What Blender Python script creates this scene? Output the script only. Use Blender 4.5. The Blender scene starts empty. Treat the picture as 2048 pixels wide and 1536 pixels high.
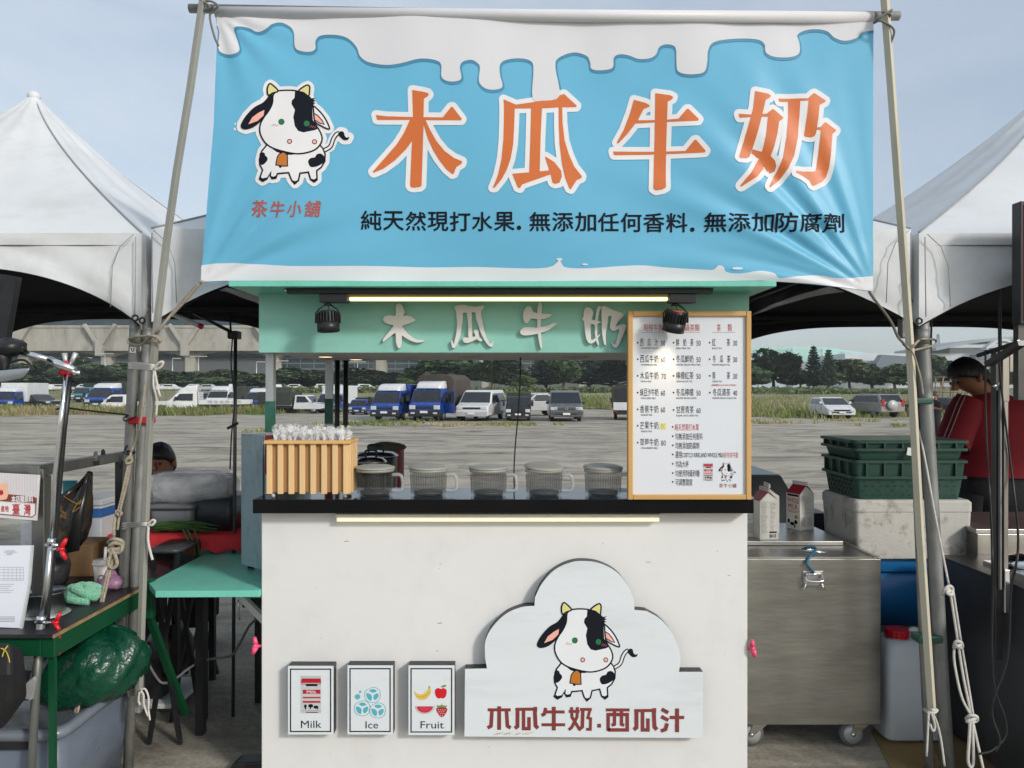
import bpy, bmesh, math, random
from mathutils import Vector, Matrix
from mathutils.geometry import tessellate_polygon
R = math.radians
random.seed(7)
SC = bpy.context.scene
COL = SC.collection

# ---------------------------------------------------------------- camera
F, HC, CX, HY = 1480.0, 1.6, 1024.0, 775.0        # focal length in photo pixels, eye height, picture centre, horizon row
cam_d = bpy.data.cameras.new('camera')
cam = bpy.data.objects.new('camera', cam_d); COL.objects.link(cam)
cam.location = (0, 0, HC); cam.rotation_euler = (R(90), 0, 0)
cam_d.sensor_fit = 'HORIZONTAL'; cam_d.sensor_width = 36.0; cam_d.lens = 36.0 * F / 2048
cam_d.shift_y = (HY - 768) / 2048
cam_d.clip_start = 0.05; cam_d.clip_end = 3000
SC.camera = cam

# ---------------------------------------------------------------- world, sun, exposure
SUN_EL, SUN_AZ = 27.0, 134.0                       # azimuth clockwise from +Y (the view direction): behind the camera, to its right
W = bpy.data.worlds.new('World'); SC.world = W; W.use_nodes = True
nt = W.node_tree; nt.nodes.clear()
wo = nt.nodes.new('ShaderNodeOutputWorld'); bg = nt.nodes.new('ShaderNodeBackground')
sky = nt.nodes.new('ShaderNodeTexSky'); sky.sky_type = 'NISHITA'; sky.sun_disc = False
sky.sun_elevation = R(SUN_EL); sky.sun_rotation = R(SUN_AZ)
sky.air_density = 1.0; sky.dust_density = 2.2; sky.ozone_density = 1.6; sky.altitude = 20
tc = nt.nodes.new('ShaderNodeTexCoord'); mp = nt.nodes.new('ShaderNodeMapping')
mp.inputs['Scale'].default_value = (1.1, 1.1, 3.2); mp.inputs['Location'].default_value = (0.35, 0.1, 0.2)
nz = nt.nodes.new('ShaderNodeTexNoise'); nz.inputs['Scale'].default_value = 2.4; nz.inputs['Detail'].default_value = 7; nz.inputs['Roughness'].default_value = 0.58
nz.inputs['Distortion'].default_value = 0.35
rp = nt.nodes.new('ShaderNodeValToRGB'); rp.color_ramp.elements[0].position = 0.3; rp.color_ramp.elements[1].position = 0.68
rp.color_ramp.elements[0].color = (0.58, 0.58, 0.58, 1); rp.color_ramp.elements[1].color = (0.95, 0.95, 0.95, 1)
sx = nt.nodes.new('ShaderNodeSeparateXYZ')         # thin cloud is denser towards the left (west) of the sky
mr = nt.nodes.new('ShaderNodeMapRange'); mr.inputs['From Min'].default_value = -0.75; mr.inputs['From Max'].default_value = 0.7
mr.inputs['To Min'].default_value = 1.12; mr.inputs['To Max'].default_value = 0.45
ml = nt.nodes.new('ShaderNodeMath'); ml.operation = 'MULTIPLY'; ml.use_clamp = True
mx = nt.nodes.new('ShaderNodeMix'); mx.data_type = 'RGBA'
mx.inputs[7].default_value = (4.55, 5.05, 5.5, 1)
L_ = nt.links.new
L_(tc.outputs['Generated'], mp.inputs['Vector']); L_(mp.outputs[0], nz.inputs['Vector']); L_(nz.outputs['Fac'], rp.inputs[0])
L_(tc.outputs['Generated'], sx.inputs[0]); L_(sx.outputs['X'], mr.inputs['Value'])
L_(rp.outputs[0], ml.inputs[0]); L_(mr.outputs[0], ml.inputs[1]); L_(ml.outputs[0], mx.inputs[0])
L_(sky.outputs[0], mx.inputs[6]); L_(mx.outputs[2], bg.inputs['Color']); L_(bg.outputs[0], wo.inputs['Surface'])
bg.inputs['Strength'].default_value = 0.13
sd = bpy.data.lights.new('sun', 'SUN'); sd.energy = 1.9; sd.angle = R(7); sd.color = (1.0, 0.975, 0.94)
so = bpy.data.objects.new('sun', sd); COL.objects.link(so)
_d = Vector((math.sin(R(SUN_AZ)) * math.cos(R(SUN_EL)), math.cos(R(SUN_AZ)) * math.cos(R(SUN_EL)), math.sin(R(SUN_EL))))
so.rotation_euler = (-_d).to_track_quat('-Z', 'Y').to_euler(); so.location = _d * 40
SC.view_settings.view_transform = 'Standard'; SC.view_settings.look = 'None'
SC.view_settings.exposure = 0.30; SC.view_settings.gamma = 1.0; SC.view_settings.use_curve_mapping = False
SC.cycles.max_bounces = 6; SC.cycles.transparent_max_bounces = 12; SC.cycles.caustics_reflective = False; SC.cycles.caustics_refractive = False

# ---------------------------------------------------------------- helpers
def P(px, py, Y):                                  # a photo point at a real distance Y -> world
    return Vector(((px - CX) / F * Y, Y, HC - (py - HY) / F * Y))
def XZ(px, py, Y):
    p = P(px, py, Y); return p.x, p.z
def PM(Y): return F / Y
def GY(py): return HC * F / (py - HY)              # distance of a ground point on photo row py
def lin(c):
    c /= 255.0
    return c / 12.92 if c <= 0.04045 else ((c + 0.055) / 1.055) ** 2.4
def C(h):
    h = h.lstrip('#'); return tuple(lin(int(h[i:i + 2], 16)) for i in (0, 2, 4))

MATS = {}
def mat(key, col, rough=0.6, metal=0.0, var=0.12, scale=6.0, stretch=(1, 1, 1), bump=0.0, bscale=40.0, dirt=None, trans=0.0,
        emit=None, alpha=1.0, coat=0.0, spec=0.5, translucent=0.0, space='Object', dscale=3.0, damt=0.45, ior=1.45, sheen=0):
    if key in MATS: return MATS[key]
    if isinstance(col, str): col = C(col)
    m = bpy.data.materials.new(key); m.use_nodes = True; t = m.node_tree; t.nodes.clear(); N = t.nodes.new; K = t.links.new
    out = N('ShaderNodeOutputMaterial'); b = N('ShaderNodeBsdfPrincipled')
    b.inputs['Roughness'].default_value = rough; b.inputs['Metallic'].default_value = metal
    b.inputs['Specular IOR Level'].default_value = spec; b.inputs['IOR'].default_value = ior
    b.inputs['Transmission Weight'].default_value = trans; b.inputs['Alpha'].default_value = alpha
    b.inputs['Coat Weight'].default_value = coat
    if sheen: b.inputs['Sheen Weight'].default_value = sheen
    co = N('ShaderNodeTexCoord'); mpp = N('ShaderNodeMapping'); mpp.inputs['Scale'].default_value = stretch
    if space == 'World':
        gm = N('ShaderNodeNewGeometry'); K(gm.outputs['Position'], mpp.inputs['Vector'])
    else: K(co.outputs['Object'], mpp.inputs['Vector'])
    n = N('ShaderNodeTexNoise'); n.inputs['Scale'].default_value = scale; n.inputs['Detail'].default_value = 5; n.inputs['Roughness'].default_value = 0.6
    K(mpp.outputs[0], n.inputs['Vector'])
    r = N('ShaderNodeValToRGB'); e = r.color_ramp.elements
    e[0].position = 0.3; e[1].position = 0.7
    e[0].color = (*[max(0, c * (1 - var)) for c in col], 1); e[1].color = (*[min(1, c * (1 + var)) for c in col], 1)
    K(n.outputs['Fac'], r.inputs[0]); src = r.outputs[0]
    if dirt:
        dc = C(dirt) if isinstance(dirt, str) else dirt
        n2 = N('ShaderNodeTexNoise'); n2.inputs['Scale'].default_value = dscale; n2.inputs['Detail'].default_value = 9; n2.inputs['Roughness'].default_value = 0.72
        K(mpp.outputs[0], n2.inputs['Vector'])
        r2 = N('ShaderNodeValToRGB'); r2.color_ramp.elements[0].position = 0.5; r2.color_ramp.elements[1].position = 0.72
        r2.color_ramp.elements[0].color = (0, 0, 0, 1); r2.color_ramp.elements[1].color = (damt, damt, damt, 1)
        K(n2.outputs['Fac'], r2.inputs[0])
        x = N('ShaderNodeMix'); x.data_type = 'RGBA'; K(r2.outputs[0], x.inputs[0]); K(src, x.inputs[6]); x.inputs[7].default_value = (*dc, 1); src = x.outputs[2]
    K(src, b.inputs['Base Color'])
    if rough > 0.12:
        rm = N('ShaderNodeMapRange'); rm.inputs['To Min'].default_value = max(0.02, rough - 0.1); rm.inputs['To Max'].default_value = min(1, rough + 0.1)
        K(n.outputs['Fac'], rm.inputs['Value']); K(rm.outputs[0], b.inputs['Roughness'])
    if bump:
        n3 = N('ShaderNodeTexNoise'); n3.inputs['Scale'].default_value = bscale; n3.inputs['Detail'].default_value = 4
        K(mpp.outputs[0], n3.inputs['Vector'])
        bp = N('ShaderNodeBump'); bp.inputs['Strength'].default_value = bump; bp.inputs['Distance'].default_value = 0.02
        K(n3.outputs['Fac'], bp.inputs['Height']); K(bp.outputs[0], b.inputs['Normal'])
    if emit:
        b.inputs['Emission Color'].default_value = (*emit[0], 1); b.inputs['Emission Strength'].default_value = emit[1]
    if translucent:
        tl = N('ShaderNodeBsdfTranslucent'); K(src, tl.inputs['Color']); ms = N('ShaderNodeMixShader'); ms.inputs[0].default_value = translucent
        K(b.outputs[0], ms.inputs[1]); K(tl.outputs[0], ms.inputs[2]); K(ms.outputs[0], out.inputs['Surface'])
    else: K(b.outputs[0], out.inputs['Surface'])
    MATS[key] = m; return m

def smooth_pts(pts, n=6, closed=False):            # Catmull-Rom
    pts = [Vector(p) for p in pts]; k = len(pts); out = []
    for i in range(k if closed else k - 1):
        p1, p2 = pts[i], pts[(i + 1) % k]
        p0 = pts[i - 1] if (closed or i > 0) else p1 * 2 - p2
        p3 = pts[(i + 2) % k] if (closed or i + 2 < k) else p2 * 2 - p1
        for j in range(n):
            t = j / n
            out.append(0.5 * ((2 * p1) + (p2 - p0) * t + (2 * p0 - 5 * p1 + 4 * p2 - p3) * t * t + (3 * p1 - p0 - 3 * p2 + p3) * t ** 3))
    if not closed: out.append(pts[-1])
    return out

class MB:
    """collects shapes into one mesh"""
    def __init__(s): s.v = []; s.f = []; s.m = []; s.sm = []; s.mi = 0; s.smooth = False
    def add(s, vs, fs, smooth=None):
        o = len(s.v); s.v += [Vector(v) for v in vs]
        for f in fs: s.f.append([o + i for i in f]); s.m.append(s.mi); s.sm.append(s.smooth if smooth is None else smooth)
        return s
    def box(s, x0, x1, y0, y1, z0, z1):
        vs = [(x, y, z) for z in (z0, z1) for y in (y0, y1) for x in (x0, x1)]
        return s.add(vs, [(0, 2, 3, 1), (4, 5, 7, 6), (0, 1, 5, 4), (2, 6, 7, 3), (0, 4, 6, 2), (1, 3, 7, 5)])
    def bar(s, a, b, w, h=None, up=(0, 0, 1)):      # rectangular bar between two points
        a, b = Vector(a), Vector(b); h = h or w; d = (b - a).normalized(); up = Vector(up)
        if abs(d.dot(up)) > 0.98: up = Vector((0, 1, 0))
        x = d.cross(up).normalized(); z = x.cross(d).normalized()
        vs = [p + x * i * w / 2 + z * j * h / 2 for p in (a, b) for (i, j) in ((-1, -1), (1, -1), (1, 1), (-1, 1))]
        return s.add(vs, [(0, 1, 2, 3), (7, 6, 5, 4), (0, 4, 5, 1), (1, 5, 6, 2), (2, 6, 7, 3), (3, 7, 4, 0)])
    def tube(s, pts, r, seg=10, caps=True):
        pts = [Vector(p) for p in pts]; n = len(pts); rs = r if isinstance(r, (list, tuple)) else [r] * n
        o = len(s.v); px = None
        for i, p in enumerate(pts):
            d = (pts[min(i + 1, n - 1)] - pts[max(i - 1, 0)])
            d = d.normalized() if d.length > 1e-9 else Vector((0, 0, 1))
            if px is None:
                px = d.orthogonal().normalized()
            else:
                px = (px - d * px.dot(d)); px = px.normalized() if px.length > 1e-6 else d.orthogonal().normalized()
            py = d.cross(px)
            for k in range(seg):
                a = 2 * math.pi * k / seg; s.v.append(p + (px * math.cos(a) + py * math.sin(a)) * rs[i])
        for i in range(n - 1):
            for k in range(seg):
                k2 = (k + 1) % seg; s.f.append([o + i * seg + k, o + i * seg + k2, o + (i + 1) * seg + k2, o + (i + 1) * seg + k]); s.m.append(s.mi); s.sm.append(True)
        if caps:
            s.f.append([o + k for k in range(seg)][::-1]); s.f.append([o + (n - 1) * seg + k for k in range(seg)]); s.m += [s.mi] * 2; s.sm += [False] * 2
        return s
    def rings(s, rings, caps=True, smooth=True):    # loft of explicit rings with equal counts
        o = len(s.v); k = len(rings[0])
        for r in rings: s.v += [Vector(p) for p in r]
        for i in range(len(rings) - 1):
            for j in range(k):
                j2 = (j + 1) % k; s.f.append([o + i * k + j, o + i * k + j2, o + (i + 1) * k + j2, o + (i + 1) * k + j]); s.m.append(s.mi); s.sm.append(smooth)
        if caps:
            s.f.append([o + j for j in range(k)][::-1]); s.f.append([o + (len(rings) - 1) * k + j for j in range(k)]); s.m += [s.mi] * 2; s.sm += [smooth] * 2
        return s
    def lathe(s, prof, c=(0, 0, 0), seg=24, caps=True, axis=None, smooth=True):
        c = Vector(c); q = Matrix.Identity(3) if axis is None else Vector((0, 0, 1)).rotation_difference(Vector(axis)).to_matrix()
        return s.rings([[c + q @ Vector((r * math.cos(2 * math.pi * k / seg), r * math.sin(2 * math.pi * k / seg), z)) for k in range(seg)] for r, z in prof], caps, smooth)
    def prism(s, poly, a, b, fn):                   # polygon (2-D) swept between depths a and b; fn(u, v, d) -> world
        n = len(poly); tri = tessellate_polygon([[Vector((u, v, 0)) for u, v in poly]])
        vs = [fn(u, v, a) for u, v in poly] + [fn(u, v, b) for u, v in poly]
        fs = [tuple(t) for t in tri] + [tuple(n + i for i in reversed(t)) for t in tri]
        fs += [(i, (i + 1) % n, n + (i + 1) % n, n + i) for i in range(n)]
        return s.add(vs, fs)
    def blob(s, c, r, seg=14, rings=9, noise=0.0, seed=0):
        c = Vector(c); r = Vector(r) if not isinstance(r, (int, float)) else Vector((r, r, r)); rr = random.Random(seed)
        ph = [rr.uniform(0, 6.28) for _ in range(6)]
        L = []
        for i in range(rings + 1):
            th = max(0.02, min(math.pi - 0.02, math.pi * i / rings)); ring = []
            for k in range(seg):
                a = 2 * math.pi * k / seg
                d = Vector((math.sin(th) * math.cos(a), math.sin(th) * math.sin(a), -math.cos(th)))
                q = 1 + noise * (math.sin(3 * d.x + ph[0]) * math.sin(4 * d.y + ph[1]) + 0.6 * math.sin(7 * d.z + ph[2] + 5 * d.x) + 0.4 * math.sin(11 * d.y + 9 * d.x + ph[3]))
                ring.append(c + Vector((d.x * r.x, d.y * r.y, d.z * r.z)) * q)
            L.append(ring)
        return s.rings(L)
    def build(s, name, mats, parent=None, bevel=0.0, segs=2, subsurf=0, base=None):
        me = bpy.data.meshes.new(name); off = Vector(base) if base is not None else (Vector(parent['_w']) if parent is not None else Vector((0, 0, 0)))
        me.from_pydata([v - off for v in s.v], [], s.f)
        for m in (mats if isinstance(mats, (list, tuple)) else [mats]): me.materials.append(m)
        for p, mi, sm in zip(me.polygons, s.m, s.sm): p.material_index = mi; p.use_smooth = sm
        bm = bmesh.new(); bm.from_mesh(me)
        bmesh.ops.recalc_face_normals(bm, faces=bm.faces)
        if bevel:
            bmesh.ops.bevel(bm, geom=[e for e in bm.edges if e.is_manifold and e.calc_face_angle(0) > 0.5], offset=bevel, segments=segs, profile=0.5, affect='EDGES', clamp_overlap=True)
        bm.to_mesh(me); bm.free()
        o = bpy.data.objects.new(name, me); COL.objects.link(o)
        if subsurf:
            q = o.modifiers.new('subdivision', 'SUBSURF'); q.levels = q.render_levels = subsurf
        if parent is not None:
            o.parent = parent; o['_w'] = list(off)
        else: o.location = off; o['_w'] = list(off)
        return o

def tag(o, label=None, cat=None, group=None, kind=None):
    if label: o['label'] = label
    if cat: o['category'] = cat
    if group: o['group'] = group
    if kind: o['kind'] = kind
    return o
def thing(name, label, cat, loc=(0, 0, 0), group=None):
    o = bpy.data.objects.new(name, None); COL.objects.link(o); o.location = loc; o['_w'] = list(loc); o.empty_display_size = 0.1
    return tag(o, label, cat, group)
def copy_tree(o, parent=None):
    c = o.copy(); COL.objects.link(c); c.parent = parent
    for ch in list(o.children): copy_tree(ch, c)
    return c
def solo(mb, name, m, label, cat, group=None, base=None, **k):
    if base is None:
        xs = [v.x for v in mb.v]; ys = [v.y for v in mb.v]; zs = [v.z for v in mb.v]
        base = ((min(xs) + max(xs)) / 2, (min(ys) + max(ys)) / 2, min(zs))
    return tag(mb.build(name, m, base=base, **k), label, cat, group)

# ---- text -> 2-D mesh
_TX = {}
def text_mesh(s, fat=0.0):
    if (s, fat) in _TX: return _TX[(s, fat)]
    cu = bpy.data.curves.new('lettering', 'FONT'); cu.body = s; cu.offset = fat; cu.resolution_u = 3; cu.fill_mode = 'FRONT'
    o = bpy.data.objects.new('lettering', cu); COL.objects.link(o); bpy.context.view_layer.update()
    me = bpy.data.meshes.new_from_object(o.evaluated_get(bpy.context.evaluated_depsgraph_get()))
    v = [(q.co.x, q.co.y) for q in me.vertices]; f = [tuple(p.vertices) for p in me.polygons]
    bpy.data.objects.remove(o); bpy.data.curves.remove(cu); bpy.data.meshes.remove(me)
    x0 = min(a for a, _ in v); x1 = max(a for a, _ in v); y0 = min(b for _, b in v); y1 = max(b for _, b in v)
    v = [((a - x0) / (x1 - x0), (y1 - b) / (y1 - y0)) for a, b in v]
    _TX[(s, fat)] = (v, f); return v, f

class Print:
    """flat artwork drawn in 2-D (photo-pixel units), laid on a surface by fn(px, py, lift)"""
    def __init__(s, fn, grid=None): s.fn = fn; s.v = []; s.f = []; s.m = []; s.mats = []; s.grid = grid
    def _mi(s, m):
        if m not in s.mats: s.mats.append(m)
        return s.mats.index(m)
    def raw(s, vs, fs, m, lift):
        o = len(s.v); s.v += [(x, y, lift) for x, y in vs]; k = s._mi(m)
        for f in fs: s.f.append([o + i for i in f]); s.m.append(k)
    def poly(s, pts, m, lift=0.002, sm=0):
        if sm: pts = [(p[0], p[1]) for p in smooth_pts([(p[0], p[1], 0) for p in pts], sm, True)]
        s.raw(pts, [tuple(t) for t in tessellate_polygon([[Vector((x, y, 0)) for x, y in pts]])], m, lift)
    def ell(s, cx, cy, rx, ry, m, lift=0.002, n=18, rot=0):
        c, q = math.cos(rot), math.sin(rot)
        s.raw([(cx + rx * math.cos(2 * math.pi * k / n) * c - ry * math.sin(2 * math.pi * k / n) * q, cy + rx * math.cos(2 * math.pi * k / n) * q + ry * math.sin(2 * math.pi * k / n) * c) for k in range(n)], [tuple(range(n))], m, lift)
    def rect(s, x0, y0, x1, y1, m, lift=0.002): s.raw([(x0, y0), (x1, y0), (x1, y1), (x0, y1)], [(0, 1, 2, 3)], m, lift)
    def stroke(s, pts, w, m, lift=0.002, sm=0, closed=False):
        pts = [Vector((p[0], p[1], 0)) for p in pts]
        if sm: pts = smooth_pts(pts, sm, closed)
        n = len(pts); L = []
        for i, p in enumerate(pts):
            a = pts[i - 1] if (closed or i) else p; b = pts[(i + 1) % n] if (closed or i < n - 1) else p
            d1 = (p - a).normalized() if (p - a).length > 1e-6 else None; d2 = (b - p).normalized() if (b - p).length > 1e-6 else None
            d1 = d1 or d2; d2 = d2 or d1; d = (d1 + d2)
            d = d.normalized() if d.length > 1e-3 else d1
            nn = Vector((-d.y, d.x, 0)); k = max(0.6, abs(d.dot(d1))); L.append((p + nn * w / 2 / k, p - nn * w / 2 / k))
        vs = [(q.x, q.y) for pr in L for q in pr]
        s.raw(vs, [(2 * i, 2 * ((i + 1) % n), 2 * ((i + 1) % n) + 1, 2 * i + 1) for i in range(n if closed else n - 1)], m, lift)
    def halo(s, pts, r, m, lift=0.001, step=0.000004, closed=True):
        n = len(pts)
        for i in range(n if closed else n - 1):
            a = Vector(pts[i][:2]); b = Vector(pts[(i + 1) % n][:2]); d = b - a
            an = math.atan2(d.y, d.x); q = []
            for k in range(8): t = an + math.pi / 2 + math.pi * k / 7; q.append((a.x + r * math.cos(t), a.y + r * math.sin(t)))
            for k in range(8): t = an - math.pi / 2 + math.pi * k / 7; q.append((b.x + r * math.cos(t), b.y + r * math.sin(t)))
            s.raw(q, [tuple(range(16))], m, lift + step * i)
    def text(s, t, x0, y0, x1, y1, m, lift=0.002, fat=0.0, slant=0.0):
        v, f = text_mesh(t); r = fat * (y1 - y0)      # bold lettering is printed several times with a small shift
        for i, (dx, dy) in enumerate(((0, 0), (r, 0), (-r, 0), (0, r), (0, -r)) if r > 0.2 or (r > 0 and abs(y1 - y0) < 3) else ((0, 0),)):
            s.raw([(x0 + r + a * (x1 - x0 - 2 * r) + slant * (1 - b) * (y1 - y0) + dx, y0 + r + b * (y1 - y0 - 2 * r) + dy) for a, b in v], f, m, lift + .00004 * i)
    def build(s, name, parent=None, base=None, smooth=False):
        bm = bmesh.new(); vs = [bm.verts.new(v) for v in s.v]
        for f, k in zip(s.f, s.m):
            try: q = bm.faces.new([vs[i] for i in f]); q.material_index = k; q.smooth = smooth
            except ValueError: pass
        if s.grid:
            xs = [v[0] for v in s.v]; ys = [v[1] for v in s.v]
            for ax, lo, hi in ((0, min(xs), max(xs)), (1, min(ys), max(ys))):
                k = math.ceil(lo / s.grid) * s.grid
                while k < hi:
                    bmesh.ops.bisect_plane(bm, geom=bm.verts[:] + bm.edges[:] + bm.faces[:], dist=1e-5, plane_co=(k, 0, 0) if ax == 0 else (0, k, 0), plane_no=(1, 0, 0) if ax == 0 else (0, 1, 0)); k += s.grid
        off = Vector(base) if base is not None else (Vector(parent['_w']) if parent is not None else Vector((0, 0, 0)))
        for v in bm.verts: v.co = s.fn(v.co.x, v.co.y, v.co.z) - off
        for f in bm.faces:
            f.normal_update()
            if f.normal.y > 0: f.normal_flip()
        me = bpy.data.meshes.new(name); bm.to_mesh(me); bm.free()
        for m in s.mats: me.materials.append(m)
        o = bpy.data.objects.new(name, me); COL.objects.link(o)
        if parent is not None: o.parent = parent
        else: o.location = off
        o['_w'] = list(off)
        return o
def plane_fn(Y): return lambda px, py, l: P(px, py, Y) + Vector((0, -l, 0))

def rope(pts, r=0.004, sm=5, mb=None, seg=7):
    m = mb or MB(); return m.tube(smooth_pts(pts, sm), r, seg)

# ---- common materials
steel = mat('brushed_stainless', (0.52, 0.51, 0.49), 0.34, 1.0, 0.14, 5, (1, 1, 14), 0.03, 60, dirt='#4a4438', damt=0.3, dscale=2.2)
galv = mat('galvanised_tube', (0.24, 0.245, 0.235), 0.55, 0.5, 0.25, 14, (1, 1, 0.4), 0.06, 60, dirt='#4b463c', damt=0.6, dscale=9)
chrome = mat('chrome', (0.72, 0.73, 0.75), 0.16, 1.0, 0.05)
blackp = mat('black_plastic', (0.012, 0.012, 0.013), 0.42, 0, 0.3, 20)
blackm = mat('black_metal', (0.018, 0.019, 0.021), 0.4, 0.2, 0.2, 20)
rubber = mat('rubber', (0.016, 0.016, 0.016), 0.8, 0, 0.3, 20, bump=0.1)
white_plain = mat('white_paint', (0.74, 0.75, 0.74), 0.45, 0, 0.03, 3)
print_black = mat('black_ink', (0.009, 0.011, 0.017), 0.7, 0, 0.1, spec=.12)
print_white = mat('white_ink', (0.72, 0.72, 0.73), 0.6, 0, 0.03)
print_pink = mat('pink_ink', C('#e8a99a'), 0.6, 0, 0.04)
print_horn = mat('horn_ink', C('#d3cd86'), 0.6, 0, 0.04)
print_green = mat('green_ink', C('#1c6a3c'), 0.6, 0, 0.04)
print_bell = mat('bell_ink', C('#b86f26'), 0.6, 0, 0.04)
print_blush = mat('blush_ink', C('#b5637a'), 0.6, 0, 0.04)
brick_red = mat('brick_red_ink', C('#7c3431'), 0.6, 0, 0.05)
rope_m = mat('cotton_rope', C('#a89e8b'), 0.9, 0, 0.2, 60, bump=0.6, bscale=220, dirt='#6a5f4d', dscale=14)
tape_m = mat('white_tie', C('#c6c3bb'), 0.85, 0, 0.1, 60, bump=0.3, bscale=200)
red_p = mat('red_plastic', C('#c01424'), 0.35, 0, 0.06)
navy_m = mat('navy_cloth', (0.012, 0.014, 0.03), 0.85, 0, 0.2, 30, bump=0.1)
# ================================================================ SETTING
def zf(Y):
    t = max(0.0, min(1.0, (Y - 46) / 75.0)); return 1.45 * t * t * (3 - 2 * t)
def ground_mat():
    m = bpy.data.materials.new('weathered_concrete'); m.use_nodes = True; t = m.node_tree; N = t.nodes.new; K = t.links.new
    b = t.nodes['Principled BSDF']; b.inputs['Roughness'].default_value = 0.85; b.inputs['Specular IOR Level'].default_value = 0.3
    g = N('ShaderNodeNewGeometry')
    def noise(scale, sc, det=6, ro=0.6, dist=0.0):
        mp = N('ShaderNodeMapping'); mp.inputs['Scale'].default_value = sc; K(g.outputs['Position'], mp.inputs['Vector'])
        n = N('ShaderNodeTexNoise'); n.inputs['Scale'].default_value = scale; n.inputs['Detail'].default_value = det; n.inputs['Roughness'].default_value = ro; n.inputs['Distortion'].default_value = dist
        K(mp.outputs[0], n.inputs['Vector']); return n.outputs['Fac']
    def ramp(f, a, b_, ca, cb):
        r = N('ShaderNodeValToRGB'); r.color_ramp.elements[0].position = a; r.color_ramp.elements[1].position = b_
        r.color_ramp.elements[0].color = (*ca, 1); r.color_ramp.elements[1].color = (*cb, 1); K(f, r.inputs[0]); return r.outputs[0]
    def mix(f, a, b_, mode='MIX'):
        x = N('ShaderNodeMix'); x.data_type = 'RGBA'; x.blend_type = mode
        if isinstance(f, float): x.inputs[0].default_value = f
        else: K(f, x.inputs[0])
        K(a, x.inputs[6])
        if isinstance(b_, tuple): x.inputs[7].default_value = (*b_, 1)
        else: K(b_, x.inputs[7])
        return x.outputs[2]
    base = ramp(noise(0.5, (0.4, 1, 1), 8, 0.65), 0.3, 0.7, (0.35, 0.315, 0.25), (0.50, 0.455, 0.365))
    st = ramp(noise(1.0, (0.36, 0.85, 1), 9, 0.7, 1.5), 0.46, 0.64, (0, 0, 0), (0.85, 0.85, 0.85))     # long rubbed tyre marks
    c = mix(st, base, (0.105, 0.095, 0.08))
    st2 = ramp(noise(1.0, (0.9, 2.4, 1), 8, 0.72, 1.4), 0.5, 0.68, (0, 0, 0), (0.55, 0.55, 0.55))
    c = mix(st2, c, (0.165, 0.15, 0.125))
    pale = ramp(noise(0.9, (0.22, 0.5, 1), 7, 0.68, 1.2), 0.54, 0.7, (0, 0, 0), (0.75, 0.75, 0.75))
    c = mix(pale, c, (0.52, 0.49, 0.42))
    fine = ramp(noise(38, (1, 1, 1), 8, 0.7), 0.3, 0.72, (0.62, 0.62, 0.62), (1.12, 1.12, 1.12))
    c = mix(1.0, c, fine, 'MULTIPLY')
    K(c, b.inputs['Base Color'])
    bp = N('ShaderNodeBump'); bp.inputs['Strength'].default_value = 0.25; bp.inputs['Distance'].default_value = 0.01; K(noise(60, (1, 1, 1), 5), bp.inputs['Height']); K(bp.outputs[0], b.inputs['Normal'])
    return m
mb = MB(); S = 1500.0
xs = [-S, -60, 0, 60, S]; ys = [-60, 0, 20, 60, 200, S]
mb.add([(x, y, 0) for y in ys for x in xs], [(j * 5 + i, j * 5 + i + 1, (j + 1) * 5 + i + 1, (j + 1) * 5 + i) for j in range(5) for i in range(4)])
tag(mb.build('ground', ground_mat()), kind='structure')
# yellow painted line on the lot, right
mb = MB(); a, b = Vector((9.9, 20.6, .004)), Vector((3.2, 24.6, .004)); mb.add([a, b, b + Vector((0, .22, 0)), a + Vector((0, .22, 0))], [(0, 1, 2, 3)])
tag(mb.build('painted_line', mat('worn_yellow_paint', C('#a9966a'), 0.8, 0, 0.2, 3)), kind='structure')

field_m = mat('dry_field', (0.19, 0.185, 0.10), 0.95, 0, 0.4, 0.16, (0.35, 1, 1), 0, 3, dirt='#6d7443', dscale=0.5, damt=0.8, space='World')
rr = random.Random(3)
def edgeY(x):                                       # where the tarmac gives way to grass
    k = 43.0 if x < -13 else (56.0 if x < 8.5 else 39.5)
    if -15 < x < -12: k = 43 + (x + 15) / 3 * 13
    if 7 < x < 10: k = 56 - (x - 7) / 3 * 16.5
    return k + 1.2 * math.sin(x * 0.7) + 0.7 * math.sin(x * 1.9 + 1) + 0.5 * math.sin(x * 4.3)
mb = MB(); X = [-400, -150, -90] + [-60 + 1.5 * i for i in range(81)] + [90, 150, 400]; rows = 14
for x in X:
    e = edgeY(max(-60, min(60, x)))
    for j in range(rows):
        y = e + (400 - e) * (j / (rows - 1)) ** 2.2; mb.v.append(Vector((x, y, 0.006 + zf(y))))
for i in range(len(X) - 1):
    for j in range(rows - 1):
        a = i * rows + j; mb.f.append([a, a + 1, a + rows + 1, a + rows]); mb.m.append(0); mb.sm.append(True)
tag(mb.build('grass_field', field_m), kind='structure')

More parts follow.
